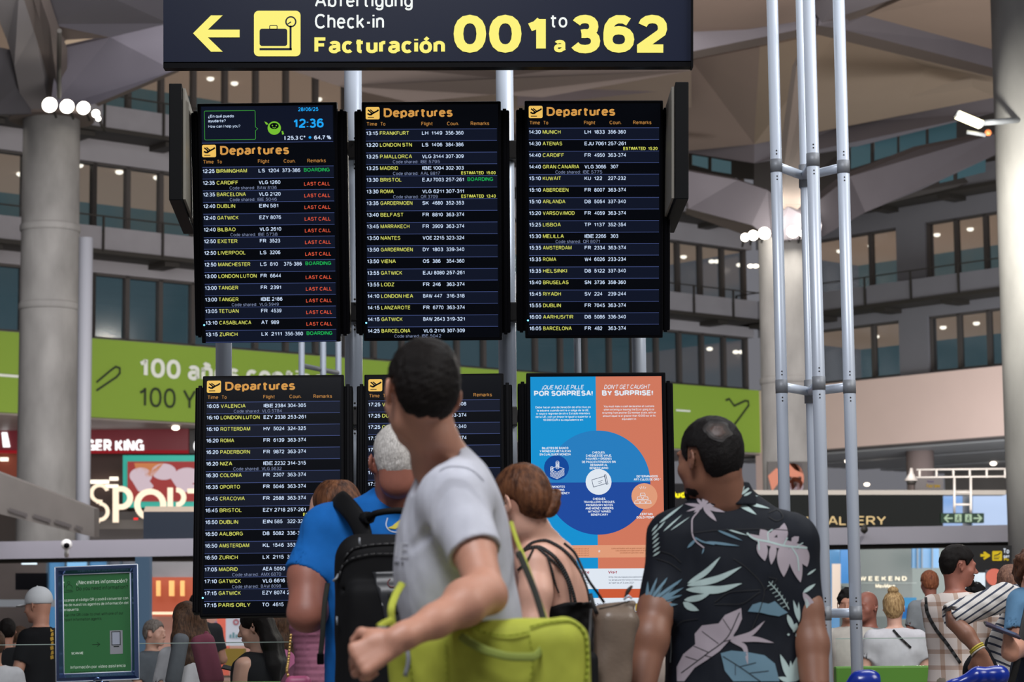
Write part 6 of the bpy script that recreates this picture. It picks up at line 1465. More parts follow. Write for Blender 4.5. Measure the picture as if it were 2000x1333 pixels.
F = Field(P(583, 1345, 7.9)-Vector((.07, .05, .06)), P(583, 1345, 7.9)+Vector((.07, .05, .06)), .006); F.box(P(583, 1347, 7.9), (.045, .025, .045), None, .022, .01); F.build('bag_body', mat('bag_pink', '#b0567c', .45), hb, 1)
g = MB(); q = curve_pts([P(564, 1326, 7.9), P(560, 1312, 7.9), P(562, 1300, 7.95), P(568, 1240, 8.1)], 16)
for i in range(0, 15): g.ball((q[i]+q[i+1])/2, (.0055, .0055, .008), 5)
g.build('chain', mat('gold_chain', '#b8975a', .3, .9), hb)

# ================= woman with the bun
D = 7.0
wm = root('person', (P(1085, 1300, 7.08).x, 7.08, 0), 'woman with auburn hair in a low bun, bare back with black straps, looking down', 'person')
HM = head_frame(P(1018, 985, D), math.radians(54), math.radians(-20), 0, .93)
F = Field((P(905, 1300, 7.0).x, 6.78, P(900, 1345, 7.0).z), (P(1190, 1000, 7.0).x, 7.42, P(900, 890, 7.0).z), .0055)
add_head(F, HM, True)
F.chain(PL([(1028, 1005, 7.02), (1036, 1045, 7.05), (1045, 1085, 7.08)]), [.047, .049, .07], .035)
F.cap(P(1034, 1035, 7.0), P(1090, 1085, 7.05), .034, .05, .05)
F.loft(rings([(1345, 1012, 1160, 7.1, .12), (1240, 1005, 1152, 7.1, .12), (1180, 1000, 1152, 7.1, .13), (1130, 998, 1140, 7.1, .15), (1095, 996, 1122, 7.1, .155), (1070, 1000, 1105, 7.1, .12), (1050, 1010, 1085, 7.09, .075)]), .03)
F.ell(P(1046, 1102, 6.97), (.058, .055, .055), k=.04)
F.chain(PL([(1045, 1105, 6.96), (1046, 1160, 6.92), (1042, 1225, 6.9)]), [.052, .048, .043], .025)
F.chain(PL([(1042, 1225, 6.9), (985, 1250, 6.95), (930, 1240, 7.0)]), [.042, .035, .026], .02)
hw = P(930, 1240, 7.0); add_hand(F, hw, Vector((-1, .1, .2)), Vector((0, .6, .6)), .9, .7, thumb_side=(0, 0, 1), right=False)
for a, b, r in (((1095, 1120, 6.93), (1088, 1205, 6.94), .010), ((1128, 1090, 6.99), (1136, 1180, 6.98), .006)): F.cap(P(*a), P(*b), r, r, .02, 'sub')
wb = F.build('body', SK_pale, wm, 2)
F = Field((P(940, 1000, 7.0).x, 6.8, P(900, 1030, 7.0).z), (P(1110, 1000, 7.0).x, 7.25, P(900, 888, 7.0).z), .0042)
F.ell(hp(HM, 0, -.014, .038), [.082*.93, .103*.93, .094*.93], HM.to_3x3().normalized(), k=.01); F.ell(hp(HM, 0, -.055, -.012), [.066*.93, .056*.93, .062*.93], HM.to_3x3().normalized(), k=.03)
F.ell(hp(HM, 0, .105, -.045), [.1, .075, .1], HM.to_3x3().normalized(), .012, 'sub')
F.ell(hp(HM, -.085, -.002, -.022), .030, None, .01, 'sub')
F.warp(lambda x, y, z: .0012*vnoise(x, y, z, 240, 51))
hr = F.build('hair', H_auburn, wm, 1)
bc2 = P(1071, 984, 6.98)
F = Field(bc2-Vector((.06, .06, .07)), bc2+Vector((.06, .06, .07)), .0036)
F.ell(bc2, (.036, .036, .044), k=.01)
for i in range(9):
    a = i*.9; F.chain([bc2+Vector((.030*math.cos(a+t), .030*math.sin(a+t)*.9-.004, .036*math.sin(t*1.3+i))) for t in np.linspace(0, 2.2, 7)], [.0085]*7, .004)
F.build('hair_bun', H_auburn, hr, 1)
M_lace = cloth('lace_black', '#0b0b0d', .8)
F = Field((P(970, 1300, 7.0).x, 6.8, P(900, 1345, 7.0).z), (P(1190, 1000, 7.0).x, 7.4, P(900, 1165, 7.0).z), .006)
F.loft(rings([(1345, 1010, 1166, 7.1, .13), (1240, 1003, 1158, 7.1, .128), (1215, 1003, 1158, 7.1, .132), (1192, 1020, 1158, 7.1, .137), (1178, 1085, 1158, 7.06, .105)]), .005); F.warp(lambda x, y, z: .004*vnoise(x, y, z, 130, 61))
F.cap(P(1046, 1100, 6.96), P(1042, 1228, 6.9), .056, .05, .005, 'sub'); F.build('black_top', M_lace, wm, 1)
d = Drape(wb, .0035); c4 = lambda L: [(930+x/2.943, 880+y/2.943) for x, y in L]; M_st = mat('strap_black', '#0c0c0e', .6)
d.strip(M_st, c4([(235, 610), (270, 580), (330, 530), (390, 517), (450, 540), (520, 590), (570, 650), (610, 720), (640, 800), (655, 880)]), 4.2, seg=5)
d.strip(M_st, c4([(240, 600), (300, 565), (350, 557), (420, 590), (480, 650), (520, 720), (550, 800), (575, 900)]), 5, seg=5)
d.strip(M_st, c4([(350, 560), (420, 620), (490, 690), (530, 780), (548, 900)]), 3.2, seg=5)
d.strip(M_st, c4([(405, 600), (430, 680), (450, 760), (475, 820)]), 3.2, seg=5); d.strip(M_st, c4([(240, 690), (290, 640), (330, 570)]), 3, seg=5)
d.build('back_straps', wb, .003)
legs(wm, P(1085, 1300, 7.08).x, 7.08, .9, cloth('trouser_black', '#1c1d22'), r=.085, face=.9)
hbg = root('handbag', P(1195, 1333, 6.9), 'taupe satin shoulder bag between the bun woman and floral shirt man', 'bag')
bc = P(1195, 1290, 6.9); RB = Euler((0, math.radians(6), math.radians(10))).to_matrix()
F = Field(bc-Vector((.14, .13, .2)), bc+Vector((.14, .13, .22)), .005)
F.box(bc+Vector((0, 0, -.02)), (.058, .05, .17), RB, .035, .01); F.cap(P(1168, 1196, 6.9), P(1236, 1180, 6.9), .018, .012, .03); F.cap(P(1200, 1240, 6.9), P(1230, 1215, 6.9), .035, .03, .03)
F.warp(lambda x, y, z: .004*vnoise(x, y, z, 40, 71)); tb = F.build('bag_body', mat('bag_taupe', '#6f6053', .38, noise=.06, nscale=9, bump=.1, bscale=90), hbg, 1)
d = Drape(tb, .002); d.strip(mat('bag_zip', '#3c322b', .5), [(1170, 1190), (1200, 1184), (1230, 1174)], 1.6, seg=4); d.build('zip', tb, .002)
strap([P(1102, 1062, 6.97), P(1122, 1080, 6.92), P(1138, 1112, 6.87), P(1152, 1138, 6.86), P(1168, 1160, 6.87), P(1180, 1178, 6.88)], .0085, .003, M_st, 'shoulder_strap', hbg)
strap([P(1153, 1160, 6.88), P(1160, 1185, 6.87), P(1166, 1200, 6.87)], .012, .004, M_st, 'strap_tab', hbg, 6)
g = MB(); g.tube(curve_pts([P(1222, 1168, 6.88), P(1226, 1156, 6.88), P(1235, 1145, 6.88)], 6), [.005, .005, .006, .006, .005, .003], 6); g.build('tassel', mat('tassel_brown', '#2c1e1a', .6), hbg)
g = MB(); g.tube([P(1218, 1172, 6.87), P(1228, 1164, 6.87), P(1234, 1170, 6.87)], .0035, 6); g.build('ring', M_alu, hbg)
tt = root('shoulder_bag', P(1160, 1333, 6.8), 'soft black bag hanging under the lace top, beside the lime holdall', 'bag')
bc = P(1150, 1330, 6.8); F = Field(bc-Vector((.06, .06, .12)), bc+Vector((.06, .06, .12)), .006); F.box(bc, (.028, .03, .085), None, .025, .01); F.build('bag_body', M_pack, tt, 1); strap([P(1150, 1285, 6.8), P(1152, 1240, 6.82), P(1154, 1190, 6.88)], .01, .003, M_st, 'strap', tt, 8)
tb_ = root('tote_bag', P(1285, 1333, 7.7), 'pale beige soft bag showing between floral shirt man\'s arm and body', 'bag')
bc = P(1278, 1330, 7.75); F = Field(bc-Vector((.12, .08, .12)), bc+Vector((.12, .08, .12)), .008); F.box(bc, (.06, .04, .085), None, .035, .01); F.warp(lambda x, y, z: .006*vnoise(x, y, z, 30, 81)); F.build('bag_body', cloth('tote_beige', '#a89a90'), tb_, 1)

# ================= man in the floral shirt
D = 7.2
hm = root('person', (P(1435, 1300, 7.25).x, 7.25, 0), 'balding bearded man in dark shirt printed with pale leaves, seen from behind', 'person')
HM = head_frame(P(1386, 897, D), math.radians(42), math.radians(-2), 0, 1.03)
F = Field((P(1195, 1300, 7.2).x, 6.9, P(900, 1345, 7.2).z), (P(1650, 1000, 7.2).x, 7.55, P(1400, 800, 7.2).z), .0062)
add_head(F, HM)
F.chain(PL([(1394, 925, 7.22), (1408, 965, 7.25), (1415, 990, 7.26)]), [.066, .073, .09], .035); F.cap(P(1415, 930, 7.17), P(1420, 975, 7.2), .052, .06, .03)
F.loft(rings([(1345, 1315, 1560, 7.27, .16), (1100, 1320, 1555, 7.27, .14), (1020, 1330, 1520, 7.27, .11)]), .03)
F.chain(PL([(1315, 1060, 7.24), (1283, 1190, 7.17), (1268, 1255, 7.13), (1250, 1345, 7.08)]), [.06, .058, .056, .047], .02); F.ell(P(1270, 1240, 7.12), (.05, .045, .05), k=.03)
F.chain(PL([(1545, 1065, 7.24), (1572, 1190, 7.2), (1585, 1260, 7.17), (1592, 1345, 7.12)]), [.06, .056, .053, .044], .02)
hbod = F.build('body', SK_br, hm, 1)
hf = hair_field((P(1300, 800, D).x, 6.98, P(800, 965, D).z), (P(1465, 800, D).x, 7.42, P(800, 795, D).z), .0048, HM, .008, .055, -.012, -.078, 5, .002, .005, bald=None); hh = hf.build('hair', H_black, hm)
d = Drape(hh, .0015); Mb1 = mat('scalp_fringe', '#140d0a', .6); Mb2 = mat('scalp_thin', '#261912', .55); Mb3 = mat('scalp_bare', '#3d281f', .5)  # thinning hair in three brown tones, outer ring darkest
for m_, k_, l_ in ((Mb1, 1.0, 0), (Mb2, .78, .0008), (Mb3, .52, .0016)): d.poly(m_, [(1402+(27*k_)*math.cos(t)+(5*k_)*math.sin(t)+3*math.sin(5*t)*k_, 842+(20*k_)*math.sin(t)+2*math.cos(4*t)*k_) for t in np.linspace(0, 2*math.pi, 29)[:-1]], l_, 6)
d.build('thin_patch', hh)
F = Field((P(1300, 900, D).x, 7.05, P(800, 1000, D).z), (P(1420, 900, D).x, 7.42, P(800, 880, D).z), .005); R3h = HM.to_3x3().normalized()
F.ell(hp(HM, 0, .030, -.074), [.060, .060, .050], R3h, .01); F.ell(hp(HM, 0, .078, -.100), [.028, .025, .026], R3h, .02); F.ell(hp(HM, 0, -.06, -.09), [.1, .075, .12], R3h, .01, 'sub'); F.ell(hp(HM, 0, .09, -.02), [.07, .05, .045], R3h, .01, 'sub'); F.warp(lambda x, y, z: .0015*vnoise(x, y, z, 200, 91)); F.build('beard', H_black, hm, 1)
# faint thin hair over the bald spot is left to the skin
M_sh = cloth('shirt_ink', '#10151e', .7)
F = Field((P(1220, 1300, 7.2).x, 6.95, P(900, 1345, 7.2).z), (P(1640, 1000, 7.2).x, 7.6, P(1400, 935, 7.2).z), .0062)
F.loft(rings([(1345, 1297, 1577, 7.27, .185), (1260, 1303, 1574, 7.27, .175), (1200, 1308, 1572, 7.27, .17), (1100, 1302, 1572, 7.27, .16), (1050, 1292, 1563, 7.27, .145), (1018, 1303, 1540, 7.27, .128), (995, 1322, 1514, 7.27, .11), (975, 1343, 1488, 7.27, .095), (958, 1362, 1470, 7.27, .085), (948, 1370, 1464, 7.27, .08)]), .02, n=2.4)
F.ell(P(1312, 1050, 7.24), (.066, .08, .075), k=.06); F.ell(P(1548, 1055, 7.24), (.066, .08, .075), k=.06)
sleeve(F, P(1315, 1060, 7.24), P(1280, 1207, 7.17), .073, .060, .009, .04, .05)
sleeve(F, P(1545, 1065, 7.24), P(1578, 1213, 7.2), .075, .058, .009, .04, .05)
F.cap(P(1412, 925, 7.22), P(1417, 955, 7.235), .082, .076, .006, 'sub')
F.warp(lambda x, y, z: .005*vnoise(x, y, z, 14, 93)+.0028*vnoise(x*1.5, y, z*.6, 45, 94))
for a, b, r in (((1330, 1110, 7.08), (1322, 1215, 7.1), .012), ((1560, 1100, 7.1), (1562, 1210, 7.1), .010)): F.cap(P(*a), P(*b), r, r, .03, 'sub')
hs = F.build('shirt', M_sh, hm, 1)
F = Field((P(1340, 1300, 7.2).x, 7.05, P(1400, 1000, 7.2).z), (P(1500, 1000, 7.2).x, 7.5, P(1400, 925, 7.2).z), .005)
F.loft(rings([(990, 1362, 1486, 7.25, .105), (972, 1368, 1478, 7.25, .098), (958, 1370, 1470, 7.245, .09), (943, 1372, 1462, 7.24, .084)]), .005); F.loft(rings([(1000, 1372, 1464, 7.25, .088), (935, 1377, 1457, 7.24, .078)]), .005, 'sub'); col_ = F.build('collar', M_sh, hs, 1)
P_li = mat('print_lilac_grey', '#9c929a', .75); P_mi = mat('print_mint', '#a3b8b6', .75); P_bl = mat('print_slate_blue', '#5b7b8c', .75); P_dk = mat('print_black_line', '#0c0f14', .75)
d = Drape(hs, .003); q5 = lambda x, y: (1200+x/2.4556, 790+y/2.4556); k5 = 1/2.4556
def lf(m, b, t, w, bend=0, lift=0): d.leaf(m, q5(*b), q5(*t), w*k5, bend, lift)
def ln(m, L, w, lift=.0006): d.strip(m, [q5(*p) for p in L], w*k5, lift, seg=5)
def pg(m, L, lift=0): d.poly(m, [q5(*p) for p in L], lift)
for t, w in (((338, 478), 17), ((345, 515), 12), ((388, 440), 15), ((430, 432), 16), ((470, 432), 14), ((530, 470), 18), ((530, 518), 20), ((490, 562), 24), ((380, 520), 14)): lf(P_li, (425, 490), t, w)
ln(P_li, [(405, 510), (372, 560), (372, 610), (385, 650), (430, 690)], 7); ln(P_bl, [(385, 640), (430, 662), (480, 672)], 8)
for b, t, w in (((550, 440), (625, 425), 16), ((552, 442), (700, 492), 26), ((556, 448), (682, 530), 26), ((560, 455), (640, 510), 14), ((600, 440), (660, 392), 14), ((598, 440), (590, 392), 12), ((596, 440), (625, 392), 12), ((560, 420), (480, 405), 13), ((560, 425), (470, 400), 10), ((580, 435), (690, 440), 16), ((620, 470), (745, 500), 16)): lf(P_mi, b, t, w)
for b, t, w in (((420, 430), (470, 392), 10), ((415, 420), (450, 395), 8), ((440, 425), (490, 400), 8)): lf(P_bl, b, t, w)
for b, t, w in (((215, 570), (330, 482), 12), ((235, 610), (325, 530), 8), ((270, 605), (362, 540), 6), ((205, 605), (245, 560), 8)): lf(P_mi, b, t, w)
for i in range(7): lf(P_mi, (185+i*-1, 730-i*20), (222-i*2, 705-i*22), 9)
for b, t, w, m in (((495, 605), (615, 655), 12, P_bl), ((440, 660), (600, 680), 13, P_bl), ((540, 600), (640, 630), 8, P_mi), ((430, 690), (420, 720), 8, P_bl), ((350, 690), (400, 640), 14, P_bl)): lf(m, b, t, w)
pg(P_li, [(650, 622), (700, 632), (780, 640), (860, 662), (925, 685), (860, 695), (780, 690), (710, 672), (665, 648)])
for b, t, w_ in (((700, 655), (722, 752), 52), ((745, 665), (700, 600), 60), ((800, 660), (815, 570), 52), ((765, 668), (752, 770), 36), ((812, 670), (812, 828), 64), ((850, 675), (893, 855), 60), ((890, 680), (924, 780), 60), ((850, 665), (885, 635), 36), ((900, 690), (932, 730), 30), ((745, 640), (790, 595), 30)): lf(P_li, b, t, w_)
ln(P_mi, [(635, 618), (670, 645), (740, 660), (820, 680), (925, 690)], 9); ln(P_mi, [(740, 660), (735, 620), (760, 600)], 6); ln(P_mi, [(810, 680), (830, 640)], 6); ln(P_mi, [(850, 685), (880, 740), (885, 800)], 6); ln(P_mi, [(690, 650), (695, 700)], 6); ln(P_mi, [(870, 686), (905, 665)], 5)
for b, t, w in (((352, 860), (508, 733), 26), ((350, 870), (610, 780), 32), ((345, 890), (612, 860), 38), ((335, 940), (462, 905), 30), ((330, 950), (405, 990), 34)): lf(P_mi, b, t, w, .06)
for t, w in (((160, 850), 18), ((205, 832), 20), ((255, 830), 22), ((325, 838), 26), ((332, 880), 24), ((325, 915), 26), ((305, 960), 26), ((265, 1015), 26), ((180, 1000), 20), ((130, 940), 14)): lf(P_bl, (155, 975), t, w)
for t in ((205, 850), (250, 850), (310, 860), (315, 925)): ln(P_dk, [(160, 970), t], 3)
pg(P_bl, [(640, 995), (662, 962), (700, 950), (740, 958), (770, 945), (800, 975), (832, 1000), (790, 1018), (740, 1010), (700, 1000)])
for b, t, w in (((885, 1040), (858, 940), 18), ((885, 1045), (884, 950), 14), ((875, 1050), (858, 1095), 26), ((830, 1010), (865, 1095), 24), ((835, 1100), (835, 1112), 14), ((870, 1100), (885, 1130), 16)): lf(P_mi, b, t, w)
ln(P_mi, [(740, 852), (780, 895), (812, 940), (838, 985)], 4)
for i in range(7):
    x, y = 752+i*12, 866+i*17; ln(P_mi, [(x, y), (x-18, y+8)], 3); ln(P_mi, [(x, y), (x+8, y-18)], 3)
pg(P_li, [(608, 978), (612, 1030), (590, 1080), (562, 1122), (505, 1185), (440, 1230), (385, 1265), (335, 1330), (300, 1330), (298, 1262), (330, 1200), (388, 1152), (385, 1102), (420, 1062), (500, 1052), (530, 1012)])
ln(P_dk, [(600, 1000), (540, 1120), (440, 1200), (320, 1290)], 4, .0012)
for a, b in (((560, 1090), (520, 1030)), ((500, 1150), (420, 1090)), ((450, 1190), (380, 1160)), ((520, 1140), (560, 1130)), ((400, 1230), (340, 1210)), ((430, 1205), (470, 1215))): ln(P_dk, [a, b], 3, .0012)
for t, w, b_ in (((722, 1040), 24, .12), ((765, 1145), 28, -.05), ((640, 1250), 24, -.25), ((575, 1110), 10, 0)): lf(P_li, (550, 1130), t, w, b_)
pg(P_bl, [(510, 1195), (560, 1182), (640, 1190), (720, 1205), (770, 1245), (792, 1330), (570, 1330), (530, 1280)])
ln(P_dk, [(520, 1210), (600, 1260), (700, 1330)], 4, .0012); ln(P_dk, [(600, 1260), (680, 1240)], 3, .0012); ln(P_dk, [(650, 1290), (740, 1280)], 3, .0012); ln(P_dk, [(580, 1245), (580, 1300)], 3, .0012)
for t, w in (((795, 1200), 32), ((888, 1195), 38), ((916, 1275), 30), ((785, 1310), 26), ((845, 1230), 20)): lf(P_mi, (850, 1332), t, w)
for b, t, w in (((905, 905), (965, 862), 18), ((905, 905), (990, 1035), 36), ((915, 930), (950, 1030), 20), ((925, 820), (968, 790), 10)): lf(P_li if w > 30 else P_mi, b, t, w)
for L in ([(570, 740), (640, 790), (720, 900), (715, 910)], [(480, 950), (560, 900), (700, 890)], [(480, 960), (590, 960), (700, 900)], [(660, 1080), (700, 980), (720, 910)], [(740, 520), (780, 505), (810, 540), (780, 560), (740, 540)], [(200, 740), (260, 760), (320, 800)], [(200, 700), (270, 720), (320, 760)], [(280, 1080), (330, 1040), (400, 1030)], [(740, 830), (780, 840), (720, 890)]): ln(P_dk, L, 4)
ln(P_dk, [(370, 618), (480, 605), (600, 600), (700, 598), (840, 605)], 3)
ln(P_mi, [(270, 1110), (272, 1170), (268, 1240)], 5)
d.build('leaf_print', hs)
d = Drape(col_, .003)
for b, t, w in (((430, 425), (480, 392), 12), ((415, 415), (450, 393), 10), ((445, 425), (505, 398), 11)): lf(P_bl, b, t, w)
for b, t, w in (((600, 435), (590, 392), 13), ((600, 435), (625, 392), 12), ((605, 435), (655, 395), 14), ((560, 425), (530, 398), 12), ((560, 430), (475, 405), 12), ((620, 440), (660, 420), 12)): lf(P_mi, b, t, w)
d.build('collar_print', col_)
legs(hm, P(1437, 1300, 7.27).x, 7.27, .92, cloth('shorts_navy', '#20242e'), r=.1)
# ------------------------------------------------------------------ the people further back
def cap_hat(M, m, rt, s=1):
    hc = hp(M, 0, -.012, .04); F = Field(hc-Vector((.2, .2, .15)), hc+Vector((.2, .2, .16)), .008); R = M.to_3x3().normalized()
    F.ell(hp(M, 0, -.014, .045), (.088, .108, .098), R, .01)
    F.comb(F.lo, F.lo+F.h*F.n, lambda X, Y, Z: -(( hc.z-.025-Z)+0*X+0*Y), .006, 'sub')
    F.ell(hp(M, 0, .12, .022), (.068, .07, .010), R, .015); o = F.build('cap', m, rt, 1); g = MB(); g.ball(hp(M, 0, -.014, .145), .008, 6); g.build('button', m, o)
def person(label, px, py, D, yaw, shirt, skin=SK, hair=H_brown, style='short', s=1.0, pitch=0.0, seated=True, width=1.0, trousers='#24262c', sleeves='short', arms=None, h=None, name='person', lean=0.0, thin=1.0, tyaw=None):
    """px, py: head centre in the picture; yaw 0 faces away, pi/2 faces left; arms: list of (elbow, wrist) offsets in head units relative to the neck"""
    h = h or .011; hc = P(px, py, D); T = tyaw if tyaw is not None else yaw
    f = Vector((-math.sin(T), math.cos(T), 0)); r = Vector((math.cos(T), math.sin(T), 0))
    pel = Vector((hc.x, D, 0))-f*lean*.5
    rt = root(name, (pel.x, pel.y, 0), label, 'person', 'travellers in the background')
    HM = head_frame(hc, yaw, pitch, 0, s*.96); zt = hc.z; nk = Vector((hc.x, D, zt-.17*s))-f*(.03); zh = zt-.70*s
    lo = (hc.x-.55*width, D-.55*width, zh-.05); hi = (hc.x+.55*width, D+.55*width, zt+.16*s)
    F = Field(lo, hi, h); add_head(F, HM)
    F.cap(hp(HM, 0, -.03, -.06), nk+Vector((0, 0, -.06)), .054*s, .06*s, .03); ang = T
    def torso(F, g=0.0, top=0.0):
        L = [(0, .15, .12, 0), (.15, .145*thin, .115, 0), (.30, .165*thin, .12, .05), (.42, .19, .115, .25), (.48, .185, .10, .4), (.515, .14, .085, .5), (.545, .075, .065, .55)]
        zs = [zh+a*s for a, *_ in L]; ws = [b*s*width for _, b, _, _ in L]; ds = [c*s for _, _, c, _ in L]
        c0 = np.array(pel); c1 = np.array(nk)
        def fn(X, Y, Z):
            t = np.clip((Z-zh)/(.55*s), 0, 1); cx = c0[0]+(c1[0]-c0[0])*t; cy = c0[1]+(c1[1]-c0[1])*t; a = smooth_interp(Z.ravel(), zs, ws)[None, None, :]+g; b = smooth_interp(Z.ravel(), zs, ds)[None, None, :]+g
            x = (X-cx)*r.x+(Y-cy)*r.y; y = (X-cx)*f.x+(Y-cy)*f.y; q = (np.abs(x/a)**2.3+np.abs(y/b)**2.3)**(1/2.3)
            return np.maximum((q-1)*np.minimum(a, b), np.maximum(zh-g-Z, Z-zs[-1]))
        F.comb((pel.x-.3*width, D-.35, zh-.03), (pel.x+.3*width, D+.35, zs[-1]), fn, .02)
    torso(F)
    AR = arms or [((.24, .0, -.34), (.16, .22, -.42)), ((-.24, .0, -.34), (-.16, .22, -.42))]
    sh = []
    for i, (e, w_) in enumerate(AR):
        q = 1 if e[0] > 0 else -1; S0 = nk+r*(q*.165*s*width)+Vector((0, 0, -.06*s)); E = nk+(r*e[0]+f*e[1]+Vector((0, 0, e[2])))*s; W = nk+(r*w_[0]+f*w_[1]+Vector((0, 0, w_[2])))*s; sh.append((S0, E, W, q))
        F.chain([S0, E], [.05*s, .042*s], .03); F.chain([E, W], [.041*s, .027*s], .02); add_hand(F, W, (W-E), Vector((0, .3, -.6)), .95*s, .6, right=q > 0, thumb_side=(0, 0, 1))
    F.build('body', skin, rt, 1)
    F = Field(lo, hi, h); torso(F, .012)
    for S0, E, W, q in sh:
        if sleeves == 'short': sleeve(F, S0, S0+(E-S0)*.68, .066*s, .060*s, .012, .03, .04)
        elif sleeves == 'long': F.chain([S0, E], [.062*s, .052*s], .03); sleeve(F, E, E+(W-E)*.92, .052*s, .040*s, .012, .02, .02)
    F.cap(hp(HM, 0, -.02, -.08), nk+Vector((0, 0, -.02)), .058*s, .062*s, .008, None, 'sub') if False else F.cap(hp(HM, 0, -.02, -.08), nk+Vector((0, 0, -.015)), .058*s, .062*s, .008, 'sub')
    F.warp(lambda x, y, z: .006*vnoise(x, y, z, 22, int(abs(px)))); sho = F.build('shirt', shirt, rt, 1)
    Rh = HM.to_3x3().normalized(); q = s*.96
    if style == 'short':
        hair_field(hc-Vector((.16, .16, .14)), hc+Vector((.16, .16, .16)), .008, HM, .012, .05, .0, -.07, int(abs(px)) % 50, .003, .005).build('hair', hair, rt)
    elif style != 'bald' and style != 'cap':
        F = Field(hc-Vector((.2, .2, .5 if style == 'long' else .16)), hc+Vector((.2, .2, .24)), .009)
        F.ell(hp(HM, 0, -.018, .038), [.088*q, .108*q, .097*q], Rh, .01); F.ell(hp(HM, 0, -.06, -.02), [.072*q, .06*q, .075*q], Rh, .03)
        F.ell(hp(HM, 0, .115, -.05), [.085*q, .075*q, .11*q], Rh, .012, 'sub')
        if style == 'bun': F.ell(hp(HM, 0, -.05, .14), [.044*q, .044*q, .034*q], Rh, .006)
        if style == 'curly': F.warp(lambda x, y, z: .012*vnoise(x, y, z, 110, 8))
        if style == 'long':
            for a, b in ((.06, .02), (.03, -.01), (0, -.02), (-.03, -.01), (-.06, .02), (.075, .05), (-.075, .05)): F.chain([hp(HM, a, -.06-b*.3, .02), hp(HM, a*1.25, -.085, -.12), hp(HM, a*1.5, -.085, -.27), hp(HM, a*1.3, -.075, -.37)], [.035, .04, .036, .014], .03)
        F.warp(lambda x, y, z: .003*vnoise(x, y, z*.4, 150, 9)); F.build('hair', hair, rt, 1)
    if style == 'cap': cap_hat(HM, hair, rt)
    legs(rt, pel.x, pel.y, max(.5 if seated else zh, zh*1.0 if not seated else zh), cloth('cloth_'+trousers[1:], trousers), r=.075, seated=seated and zh < .75, face=T)
    return rt, HM, sho
W_tee = cloth('tee_white', '#c4c2c6'); B_tee = cloth('tee_black', '#101114'); G_tee = cloth('tee_char', '#2b2d30')
R90 = math.pi/2
# ---- left side
rt, HM, so = person('person in a white cap and black t-shirt with yellow print, left of the green poster', 74, 1184, 17, R90*.75, B_tee, SK, mat('cap_white', '#c9cccf', .7), 'cap', 1.0, -.15, width=.8, seated=False, trousers='#15161a', arms=[((.2, .02, -.34), (.18, .16, -.5)), ((-.2, .02, -.32), (-.18, .2, -.5))], tyaw=R90*.6)
d = Drape(so, .004); My = mat('print_mustard', '#b08a28', .7)
for i in range(7): d.poly(My, [(98+i % 2*2, 1228+i*9), (104, 1226+i*9), (105, 1233+i*9), (99, 1235+i*9)])
d.build('shirt_print', so)
person('dark haired person in black t-shirt seated at far left', 14, 1234, 20, .2, B_tee, SK, H_dark, 'short', .9, width=1.15)
person('sandy haired person in pale t-shirt between the black shirts at left', 40, 1246, 22, -.8, W_tee, SK_pale, H_brown, 'short', .85)
person('white sleeved person cut by the left picture edge', -12, 1262, 15.3, .3, W_tee, SK, H_brown, 'short', .85)
rt, HM, so = person('girl with very long wavy brown hair, white sleeve and grey backpack', 362, 1214, 15, R90*.35, W_tee, SK_pale, H_brown, 'long', 1.0, -.1, width=.78, trousers='#41525c', arms=[((.19, .02, -.34), (.17, .1, -.55)), ((-.2, .0, -.32), (-.18, .1, -.55))])
bb = root('backpack', P(350, 1310, 14.75), 'grey backpack on the long haired girl', 'backpack'); c = P(346, 1290, 14.78)
F = Field(c-Vector((.16, .16, .25)), c+Vector((.16, .16, .25)), .01); F.box(c, (.05, .07, .17), Euler((0, .18, .2)).to_matrix(), .04, .01); F.build('pack_body', cloth('pack_grey', '#63676c'), bb, 1); strap([P(352, 1240, 14.85), P(362, 1246, 14.9), P(372, 1255, 15)], .03, .01, cloth('pack_grey', '#63676c'), 'strap', bb, 6)
bb = root('backpack', P(400, 1325, 14.4), 'maroon pink backpack right of the long haired girl', 'backpack'); c = P(405, 1292, 14.5)
F = Field(c-Vector((.2, .16, .25)), c+Vector((.2, .16, .25)), .01); F.box(c, (.075, .07, .17), Euler((0, -.25, .1)).to_matrix(), .05, .01); F.build('pack_body', cloth('pack_maroon', '#7a4050'), bb, 1); g = MB(); g.tube(curve_pts([P(398, 1245, 14.5), P(403, 1236, 14.5), P(409, 1245, 14.5)], 8), .01, 8); g.build('top_loop', cloth('pack_maroon', '#7a4050'), bb)
person('grey haired person seated left of the long haired girl', 302, 1238, 20, -2.0, cloth('tee_slate', '#5a5f66'), SK_pale, H_grey, 'short', .95)
person('brunette woman in a black sleeveless top, looking left, under the lower board', 498, 1226, 14.2, R90*.92, B_tee, SK_pale, H_dark, 'long', .98, -.25, width=1.05, sleeves='none', arms=[((.2, .05, -.33), (.1, .32, -.45)), ((-.2, .04, -.33), (-.1, .32, -.45))], tyaw=R90*.7)
ph = root('phone', P(455, 1311, 14.2), 'dark phone held by the brunette woman in black', 'phone'); g = MB(); g.box(P(456, 1308, 14.1), (.14, .07, .008), Euler((.3, .25, 0)).to_matrix()); g.build('phone_body', M_black, ph, bevel=.003)
person('brown haired woman in a bright pink top beside the seated brunette', 545, 1222, 17, .3, cloth('top_pink', '#b8688e'), SK_pale, H_brown, 'long', .98, width=.9)
person('ruddy man in a white shirt behind the pink top woman', 546, 1196, 20, .5, W_tee, SK_red, H_brown, 'bald', 1.0, width=1.2)
person('dark haired person just behind the left edge of the lower board', 386, 1184, 21, .4, G_tee, SK, H_black, 'short', .95)
